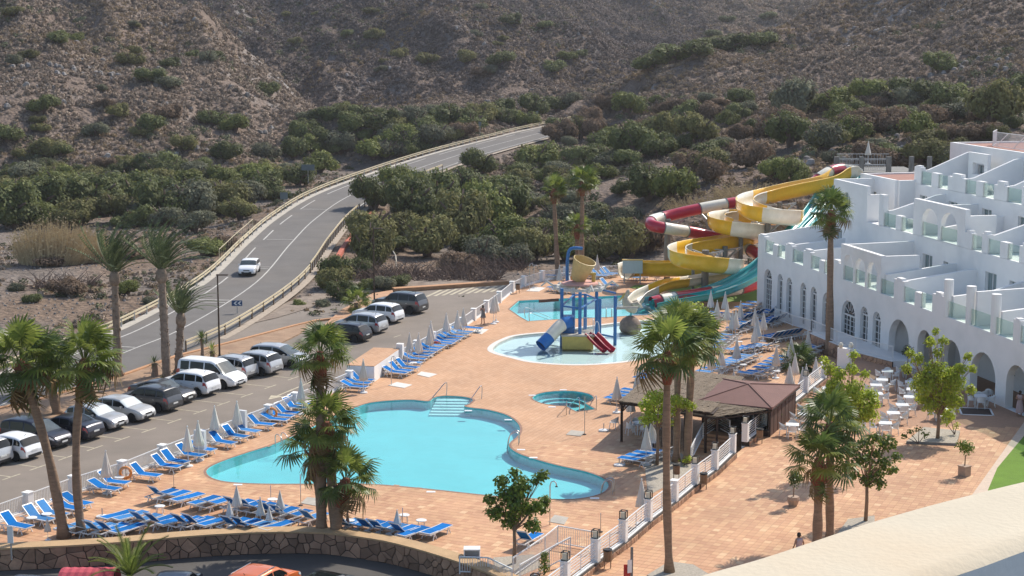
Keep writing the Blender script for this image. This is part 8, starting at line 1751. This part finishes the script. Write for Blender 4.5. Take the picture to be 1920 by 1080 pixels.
# ================================================================== water slides
def stations(key, n=7):
 return catmull([PD(*k) for k in key], n)
def frames(pts):
 out = []
 for i, p in enumerate(pts):
  d = (pts[min(i + 1, len(pts) - 1)] - pts[max(i - 1, 0)]).normalized(); s = d.cross(Vector((0, 0, 1)))
  s = s.normalized() if s.length > .05 else Vector((1, 0, 0)); out.append((p, d, s, s.cross(d)))
 return out
def sweep(fr, prof, closed=False):
 mb = MB(); m = len(prof)
 for p, d, s, u in fr: mb.v += [tuple(p + s * a + u * b) for a, b in prof]
 for i in range(len(fr) - 1):
  for j in range(m if closed else m - 1): j2 = (j + 1) % m; mb.f.append((i * m + j, i * m + j2, (i + 1) * m + j2, (i + 1) * m + j))
 mb.m = [0] * len(mb.f); return mb
def flume_prof(w, h, t=.05):
 inn = [(w * math.cos(a), h * .75 + h * .75 * -math.sin(math.pi - a) if False else -h * .55 * math.sin(a)) for a in [math.pi * k / 10 for k in range(11)]]
 inn = [(w, h * .45)] + inn + [(-w, h * .45)]; out = [(-w - .10, h * .45), (-w - .10, h * .38), (-w - t, h * .36)] + [(-(w + t) * math.cos(a), -(h * .55 + t) * math.sin(a)) for a in [math.pi * k / 10 for k in range(11)]] + [(w + t, h * .36), (w + .10, h * .38), (w + .10, h * .45)]
 return inn + out
def tube_prof(r): return [(r * math.cos(6.283 * k / 16), r * math.sin(6.283 * k / 16)) for k in range(16)]
def slide(label, key, prof, mats, seg, name='water_slide', n=7, closedp=True, rings=None):
 pts = stations(key, n); fr = frames(pts); root = thing(name, label, 'water slide', (pts[-1].x, pts[-1].y, 0)); i = 0; k = 0
 while i < len(fr) - 1:
  j = min(i + seg[k % len(seg)], len(fr) - 1)
  if len(fr) - 1 - j < 2: j = len(fr) - 1
  sweep(fr[i:j + 1], prof, True).build("section", M[mats[k % len(mats)]], root, smooth=not closedp or True, world=True)
  p, d, s, u = fr[j];
  if rings and j < len(fr) - 1: mb = MB(); mb.tube([p - d * .04, p + d * .04], rings, 16); mb.build("flange", M['concrete_post'], root, world=True)
  i = j; k += 1
 return root, fr
YP = flume_prof(.80, 1.5)
ys, yf = slide('open yellow and white flume winding in three loops above the lawn', [(1612, 330, 180), (1598, 322, 180), (1578, 326, 179), (1550, 342, 177), (1480, 357, 174), (1435, 368, 172), (1406, 376, 169.5), (1396, 386, 166), (1412, 396, 162.5), (1450, 403, 161.5), (1480, 406, 163), (1490, 407, 166.5), (1470, 406, 170), (1420, 406, 172), (1370, 407, 171.5), (1346, 411, 168.5), (1345, 418, 165.5), (1368, 425, 163.8), (1400, 430, 164.2), (1420, 435, 166.5), (1408, 443, 168.2), (1360, 455, 166.5), (1300, 464, 163.5), (1270, 473, 160.5), (1278, 484, 157.5), (1320, 492, 156.2), (1362, 497, 158), (1378, 500, 162), (1350, 501, 166.5), (1290, 502, 168.5), (1235, 503, 169.5), (1188, 503, 170.5), (1172, 508, 169.5)], YP, ['fg_cream', 'fg_yellow', 'fg_yellow', 'fg_cream', 'fg_yellow'], [12, 13, 12, 9, 14])
slide('low yellow and white flume curving down into the leisure pool', [(1420, 512, 166), (1380, 516, 163), (1340, 520, 161), (1290, 528, 158.5), (1250, 534, 156.5), (1222, 545, 155), (1200, 556, 153.5), (1186, 572, 152)], flume_prof(.6, .9), ['fg_cream', 'fg_cream', 'fg_yellow', 'fg_cream'], [12, 10, 12, 16])
slide('closed red and white tube slide looping left over the bushes', [(1580, 317, 181), (1563, 319, 180), (1545, 328, 179), (1522, 344, 178), (1500, 353, 177), (1440, 368, 176), (1390, 378, 175), (1340, 386, 174), (1290, 396, 173), (1245, 407, 172), (1222, 414, 170), (1224, 423, 167.5), (1255, 429, 167.5), (1300, 436, 169.5), (1350, 448, 170), (1395, 464, 168), (1422, 478, 165), (1436, 498, 162.5), (1432, 520, 160), (1405, 536, 158), (1360, 545, 156.5), (1310, 552, 155), (1265, 559, 153.5), (1238, 564, 152.6), (1222, 568, 152.2)], tube_prof(.58), ['fg_red', 'fg_cream'], [10, 7, 11, 8], name='tube_slide', rings=.64)
slide('straight teal open flume descending from the start platform to the pool', [(1596, 322, 181.5), (1582, 320, 181), (1566, 332, 179), (1545, 360, 176), (1520, 398, 172), (1490, 430, 168), (1455, 468, 163.5), (1420, 500, 160), (1375, 527, 157.6), (1330, 545, 155.8), (1290, 554, 154.5), (1250, 560, 153.3), (1215, 566, 152.3)], flume_prof(.62, .7), ['fg_teal'], [200])
slide('second teal flume running beside the first, outer lane', [(1606, 330, 180), (1566, 364, 175), (1536, 400, 171), (1506, 434, 166.6), (1471, 474, 162), (1434, 506, 158.6), (1388, 533, 156.2), (1342, 551, 154.5), (1300, 559, 153.4), (1258, 566, 152.2), (1225, 573, 151.3)], flume_prof(.62, .7), ['fg_teal'], [200])
root = thing('splash_fan', 'teal fan-shaped landing lip of the slides at the pool edge', 'slide landing', tuple(P(1225, 580, 0))); mb = MB(); A = [P(1212, 566, .5), P(1228, 560, .6), P(1245, 572, .05), P(1215, 588, -.05), P(1180, 586, -.05), P(1195, 572, .1)]; c = P(1212, 572, .35); mb.add(A + [c], [(i, (i + 1) % 6, 6) for i in range(6)]); mb.build("lip", M['fg_teal'], root, world=True)
# the tall white run-out box at the left end of the upper flume
p = PD(1186, 500, 168.6); root = thing('slide_end_wall', 'pale blue-white box wall at the left turn of the yellow flume', 'slide part', (p.x, p.y, 0)); mb = MB(); mb.box((0, 0, p.z), (2.0, .12, 1.35)); mb.build("panel", simple('pale_blue_fibreglass', (.50, .62, .64), .4, var=.05), root); mb = MB(); mb.box((0, 0, p.z + .7), (2.1, .3, .08)); mb.build("rim", M['fg_yellow'], root)
for x in (-.8, .8): mb = MB(); mb.box((x, .3, (p.z - .7) / 2), (.12, .12, p.z - .7)); mb.build("support", M['galv'], root)
TOPS = []
for (bx, ty, D, w, lab) in [(1252, 404, 171.5, .62, 'left, under the red tube bend'), (1331, 386, 176.6, .6, 'second from the left'), (1323, 462, 158.8, .68, 'nearest, in the middle of the loops'), (1384, 380, 173.8, .6, 'behind the upper yellow turn'), (1440, 405, 165.6, .6, 'under the right end of the first loop'), (1462, 372, 170.5, .5, 'below the long yellow run'), (1360, 455, 165.0, .5, 'in the shade between loops'), (1390, 415, 166.0, .45, 'slim, centre of the upper loop'), (1300, 480, 160.5, .3, 'short, by the turf')]:
 q = PD(bx, ty, D); root = thing('slide_support', 'grey round concrete support post ' + lab, 'support post', (q.x, q.y, 0), group='support posts of the slides'); mb = MB(); mb.lathe([(w * .5, -.2), (w * .5, q.z - .35)], n=14); mb.build("post", M['concrete_post'], root)
 mb = MB(); z = q.z - .75
 for a in (0.4, 2.2, 3.6, 5.2): e = Vector((1.9 * math.cos(a), 1.6 * math.sin(a), z + .25)); mb.bar((0, 0, z - 1.0), e, .09, .12); mb.bar((0, 0, z), e, .09, .12)
 if ty > 370 and bx not in (1300,): mb.build("bracket", M['galv'], root)
# ================================================================== play structure with tipping bucket
S0 = P(1087, 656, -.1); root = thing('water_play_structure', 'blue-posted water play tower with tube slide, red slide and tipping bucket', 'play structure', tuple(S0))
posts = [(1053, 651, 541), (1087, 656, 548), (1118, 636, 546), (1124, 641, 560), (1153, 647, 555), (1097, 626, 552), (1075, 628, 548)]; W_ = []
for bx, by, ty in posts:
 b = P(bx, by, -.2); h = hgt(bx, ty, b); W_.append((b, h)); mb = MB(); mb.lathe([(.14, 0), (.14, h)], (b.x, b.y, b.z), n=10); mb.build("post", M['play_blue'], root, world=True)
cx_ = sum((w[0] for w in W_[:3] + W_[5:]), Vector()) / 5; zt = 4.5
mb = MB(); rr = random.Random(4)
for k in range(10): a = 6.283 * k / 10; r0 = 2.0; e = cx_ + Vector((r0 * math.cos(a), r0 * math.sin(a), zt)); f = cx_ + Vector((r0 * math.cos(a + .63), r0 * math.sin(a + .63), zt)); mb.bar(e, f, .22, .22); mb.tube([cx_ + Vector((0, 0, zt + .1)), e], .1, 6); mb.lathe([(.16, -.2), (.2, .1), (.06, .25)], (e.x, e.y, e.z), n=8)
for k in (0, 3, 5, 8): a = 6.283 * k / 10; e = cx_ + Vector((2.0 * math.cos(a), 2 * math.sin(a), zt)); mb.tube([e, e + Vector((.7 * math.cos(a), .7 * math.sin(a), .5)), e + Vector((1.2 * math.cos(a), 1.2 * math.sin(a), .1))], [.12, .1, .06], 6)
mb.build("top_ring", simple('weathered_white_paint', (.60, .58, .53), .6, var=.2, scale=3), root, world=True)
mb = MB(); mb.lathe([(1.55, 0), (1.5, .12), (.1, .22)], (cx_.x, cx_.y, zt + .1), n=16); mb.build("splash_roof", simple('faded_pink_roof', (.62, .33, .27), .6, var=.1), root, world=True)
mb = MB(); c = cx_ + Vector((0.15, 0, zt + 1.5)); mb2 = []; ax_ = Vector((.34, -.25, 1)).normalized(); sx = ax_.cross(Vector((0, 1, 0))).normalized(); sy = ax_.cross(sx)
for r0, t in ((.62, -.95), (.98, .85), (.92, .86), (.56, -.9)):
 for k in range(18): a = 6.283 * k / 18; mb.v.append(tuple(c + (sx * math.cos(a) + sy * math.sin(a)) * r0 + ax_ * t))
mb.f = [(i * 18 + k, i * 18 + (k + 1) % 18, (i + 1) * 18 + (k + 1) % 18, (i + 1) * 18 + k) for i in range(3) for k in range(18)] + [tuple(range(17, -1, -1))]; mb.m = [0] * len(mb.f); mb.build("tipping_bucket", simple('weathered_yellow_bucket', (.58, .43, .18), .5, var=.12), root, world=True, smooth=False)
mb = MB(); d = c - ax_ * .97; mb.lathe([(.60, 0)] * 1 + [(.62, .28)], (d.x, d.y, d.z), n=18); mb.build("bucket_base", M['orange'], root, world=True)
q = c + Vector((1.0, .1, -.4)); mb = MB(); mb.tube([q - Vector((0, 0, 1.1)), q], .16, 8); mb.tube([q + Vector((-.5, 0, 0)), q + Vector((.2, 0, 0))], .12, 8); mb.build("yellow_pipe", M['play_yellow'], root, world=True)
q = cx_ + Vector((-1.25, .8, 0)); D = q.y; t0 = PD(1064, 478, D); t1 = PD(1090, 467, D); mb = MB(); mb.tube(catmull([Vector((t0.x, D, zt)), Vector((t0.x, D, t0.z - .5)), Vector((t0.x + .25, D, t1.z)), Vector((t1.x + .1, D, t1.z + .05))], 4), .14, 8); mb.build("supply_pipe", M['play_blue'], root, world=True)
for a_, b_, m_ in (((1010, 565, 0), (1048, 562, 0), 'mid_wood'), ((1153, 578, 0), (1196, 577, 0), 'concrete')):
 D = W_[0][0].y if a_[0] < 1100 else W_[4][0].y; mb = MB(); mb.tube([PD(a_[0], a_[1], D), PD(b_[0], b_[1], D)], .12, 8); mb.build("water_cannon", M[m_], root, world=True)
mb = MB(); pr_ = [w[0] for w in W_]
for i, j, z in ((0, 1, 3.2), (1, 2, 3.2), (2, 5, 3.2), (5, 6, 3.2), (6, 0, 3.2), (4, 3, .45), (4, 2, 4.1)): a = pr_[i]; b = pr_[j]; mb.tube([Vector((a.x, a.y, z)), Vector((b.x, b.y, z))], .08, 6)
mb.build("cross_pipes", M['play_blue'], root, world=True)
a = P(1057, 655, 0); b = P(1110, 653, 0); cc = (a + b) / 2; cc.y += 1.3; mb = MB(); mb.box((cc.x, cc.y, .45), (2.5, 2.4, 1.1)); mb.build("base_panel", M['play_yellow'], root, world=True); mb = MB(); mb.box((cc.x, cc.y, 1.05), (2.7, 2.6, .12)); mb.build("platform", M['concrete'], root, world=True)
mb = MB(); mb.box((cc.x - .75, cc.y + .3, 1.75), (1.0, 1.4, 1.3)); mb.build("tower_box", M['play_blue'], root, world=True)
mb = MB(); rl = [Vector((cc.x + .2, cc.y + 1.2, 1.1)), Vector((cc.x + 1.3, cc.y + 1.2, 1.1)), Vector((cc.x + 1.3, cc.y - .1, 1.1))]
for a_, b_ in zip(rl, rl[1:]):
 mb.bar(a_ + Vector((0, 0, 1)), b_ + Vector((0, 0, 1)), .05)
 for k in range(8): q = a_ + (b_ - a_) * k / 7; mb.bar(q, q + Vector((0, 0, 1)), .025)
mb.tube(catmull([rl[2] + Vector((.5, 0, -1)), rl[2] + Vector((.45, 0, .6)), rl[2] + Vector((.2, 0, .9)), rl[2]], 3), .04, 6); mb.build("guard_railing", M['white_paint'], root, world=True)
b0 = cc + Vector((-1.2, -.4, 0)); tp = catmull([Vector((cc.x - .6, cc.y - .2, 2.0)), Vector((cc.x - 1.4, cc.y - .7, 1.75)), Vector((cc.x - 2.3, cc.y - 1.4, .95)), Vector((cc.x - 3.0, cc.y - 1.9, .35))], 5); fr = frames(tp)
for i, j, m_ in ((0, 4, 'fg_blue'), (4, 10, 'fg_cream'), (10, 15, 'fg_blue')):
 o = sweep(fr[i:j + 1], tube_prof(.52), True).build("tube_section", M[m_], root, smooth=True, world=True)
p, d, s, u = fr[-1]; mb = MB(); mb.add([p - d * .25 + (s * math.cos(6.283 * k / 14) + u * math.sin(6.283 * k / 14)) * .5 for k in range(14)], [tuple(range(14))]); mb.build("tube_inside", M['sign_blue'], root, world=True)
for o_ in (0, .62):
 tp = catmull([Vector((cc.x + .75 + o_, cc.y - .9, 1.15)), Vector((cc.x + 1.2 + o_, cc.y - 1.3, .75)), Vector((cc.x + 1.7 + o_, cc.y - 1.8, .3)), Vector((cc.x + 2.1 + o_, cc.y - 2.2, .02))], 4); sweep(frames(tp), flume_prof(.27, .35, .03), True).build("red_slide", M['fg_red'], root, smooth=True, world=True)
# rock with pelican fountain figure
b = P(1182, 622, -.1); root = thing('rock_fountain', 'rounded rock in the splash pool carrying a large beige bird figure', 'fountain', tuple(b)); mb = MB(); mb.lathe([(.8, 0), (.92, .3), (.9, .75), (.62, 1.15), (.3, 1.35), (.05, 1.4)], n=18, wob=lambda a, z: 1 + .16 * noise.noise(Vector((math.cos(a) * 2, math.sin(a) * 2, z * 1.5)))); mb.build("rock", simple('brown_artificial_rock', (.26, .19, .15), .9, var=.25, scale=3, bump=.6, bscale=6), root, smooth=True)
bm_ = simple('beige_bird_paint', (.50, .43, .33), .6, var=.2, scale=3); mb = MB()
mb.tube(catmull([(.55, 0, 1.95), (.2, 0, 2.0), (-.25, 0, 2.35), (-.45, 0, 2.95), (-.25, 0, 3.4), (-.1, 0, 3.45)], 4), [.12] + [.2 + .28 * math.sin(math.pi * min(1, k / 12)) for k in range(1, 13)] + [.2, .17, .16, .18, .2, .2, .18, .1], 10); o = mb.build("bird_body", bm_, root, smooth=True)
mb = MB(); mb.tube([(-.15, 0, 3.42), (-.55, 0, 3.15), (-1.0, 0, 2.65)], [.12, .14, .03], 8); mb.build("bill", M['play_yellow'], root, smooth=True)
for s in (-1, 1): mb = MB(); mb.tube([(.0, s * .3, 2.4), (.5, s * .55, 2.5), (1.0, s * .45, 2.15)], [.1, .26, .03], 8); mb.build("wing", bm_, root, smooth=True); mb = MB(); mb.tube([(.0, s * .18, 1.2), (.05, s * .16, 2.0)], .07, 6); mb.build("leg", M['fg_teal'], root)
# ================================================================== people
def skinned(name, verts, edges, radii, mat, parent, sub=1):
 me = bpy.data.meshes.new(name); me.from_pydata(verts, edges, []); o = bpy.data.objects.new(name, me); COL.objects.link(o); setparent(o, parent)
 m = o.modifiers.new("skin", 'SKIN'); m.use_smooth_shade = True; me.skin_vertices.new() if not me.skin_vertices else None
 for v, r in zip(me.skin_vertices[0].data, radii): v.radius = (r, r)
 me.skin_vertices[0].data[0].use_root = True; s = o.modifiers.new("sub", 'SUBSURF'); s.levels = sub; s.render_levels = sub; me.materials.append(mat); return o
def person(label, loc, rz, top, bottom, arms, legs, hair_len=.1, skirt=None, h=1.65, hips=.95, torso_lean=0, hat=None, rx=0):
 root = thing('person', label, 'person', loc, rz); k = h / 1.7
 V = [(0, 0, hips), (0, .0, 1.15), (0, .02 + torso_lean, 1.38), (0, .03 + torso_lean, 1.48), (0, .04 + torso_lean, 1.56), (0, .05 + torso_lean, 1.66)]; R_ = [.135, .115, .135, .06, .085, .075]; E = [(0, 1), (1, 2), (2, 3), (3, 4), (4, 5)]
 for s, (el, wr) in zip((-1, 1), arms):
  n = len(V); wr_ = Vector(wr); d = (wr_ - Vector(el)).normalized(); V += [(s * .17, torso_lean + .01, 1.42), el, wr, tuple(wr_ + d * .09), tuple(wr_ + d * .17 + Vector((0, .02, -.01)))]; R_ += [.055, .038, .028, .032, .014]; E += [(2, n), (n, n + 1), (n + 1, n + 2), (n + 2, n + 3), (n + 3, n + 4)]
  m_ = len(V); V.append(tuple(wr_ + d * .10 + Vector((-s * .05, .02, 0)))); R_.append(.012); E.append((n + 2, m_))
 for s, (kn, an) in zip((-1, 1), legs): n = len(V); V += [(s * .09, 0, hips - .1), kn, an, (an[0], an[1] + .15, an[2] - .05)]; R_ += [.09, .06, .04, .03]; E += [(0, n), (n, n + 1), (n + 1, n + 2), (n + 2, n + 3)]
 b = skinned("body", V, E, R_, M['skin'], root)
 mb = MB(); t = torso_lean; mb.lathe([(.165, hips - .08), (.15, 1.1), (.17, 1.3), (.18, 1.42), (.10, 1.47)], (0, t * .5, 0), n=14, wob=lambda a, z: 1.0 if abs(math.cos(a)) > .6 else .78); mb.build("shirt", M[top], root, smooth=True)
 if skirt: mb = MB(); mb.lathe([(.16, hips + .1), (.22, hips - .2), (.26, skirt)], n=14, caps=False); mb.build("skirt", M[bottom], root, smooth=True)
 else:
  mb = MB()
  for s, (kn, an) in zip((-1, 1), legs): mb.tube([(s * .08, 0, hips + .02), (s * .09, 0, hips - .15), tuple(Vector((s * .09, 0, hips - .15)).lerp(Vector(kn), .8))], [.115, .11, .085], 10)
  mb.build("shorts", M[bottom], root, smooth=True)
 mb = MB(); mb.lathe([(.03, 1.75), (.085, 1.72), (.1, 1.64), (.098, 1.58), (.07, 1.56 - hair_len)], (0, .02 + t, 0), n=12); mb.build("hair", M['hair'], root, smooth=True)
 mb = MB(); mb.box((0, .135 + t, 1.625), (.025, .03, .04)); mb.build("nose", M['skin'], root); mb = MB(); [mb.box((s * .035, .122 + t, 1.655), (.02, .01, .012)) for s in (-1, 1)]; mb.box((0, .125 + t, 1.585), (.05, .01, .01)); mb.build("eyes_and_mouth", M['hair'], root)
 root.scale = (k, k, k); root.rotation_euler = (rx, 0, rz); return root
std = [((-.12, .02, .5), (-.12, -.02, .07)), ((.12, .05, .5), (.13, .06, .07))]
person('woman in grey dress with long dark hair standing at the fence', tuple(P(906, 608, 0)), 2.4, 'grey_cloth', 'grey_cloth', [((-.27, .1, 1.2), (-.12, .2, 1.42)), ((.27, .1, 1.2), (.12, .2, 1.42))], std, .35, .62)
person('man with short dark hair in pale pink shirt walking away, behind the balcony wall', tuple(P(1497, 1064, PZ)), .5, 'pink_cloth', 'grey_cloth', [((-.28, .0, 1.15), (-.26, .15, .92)), ((.28, -.02, 1.15), (.26, .12, .92))], [((-.1, .12, .52), (-.1, -.08, .1)), ((.1, .16, .52), (.1, .22, .08))], .02)
person('woman in long pale dress holding something, in the shade of the last arcade arch', tuple(P(1911, 780, PZ)), 2.6, 'pink_cloth', 'pink_cloth', [((-.26, .05, 1.18), (-.06, .25, 1.2)), ((.26, .05, 1.18), (.06, .25, 1.22))], std, .3, .25)
LG = .42; p = P(818, 652, 0)
root = person('person in red swimwear reclining in the long lounger row', (p.x - .35, p.y + .1, .12), PN - math.pi / 2, 'red_cloth', 'red_cloth', [((-.3, .0, 1.2), (-.24, .2, 1.0)), ((.3, .0, 1.2), (.24, .2, 1.0))], [((-.12, .72, .86), (-.1, .9, .42)), ((.12, .75, .84), (.12, .95, .42))], .12, rx=.0, torso_lean=-.0); root.location.z = -.38
# ================================================================== light haze of the warm air
mb = MB(); mb.box((0, 560, 60), (1500, 1300, 132)); hz = mb.build("haze", []); hz["kind"] = "stuff"
m = bpy.data.materials.new("haze_air"); m.use_nodes = True; nt = m.node_tree; nt.nodes.remove(nt.nodes["Principled BSDF"]); pv = nt.nodes.new("ShaderNodeVolumePrincipled"); pv.inputs["Color"].default_value = (0.95, 0.95, 1.0, 1); pv.inputs["Density"].default_value = 0.00011; pv.inputs["Anisotropy"].default_value = 0.3
nt.links.new(pv.outputs[0], nt.nodes["Material Output"].inputs["Volume"]); hz.data.materials.append(m)
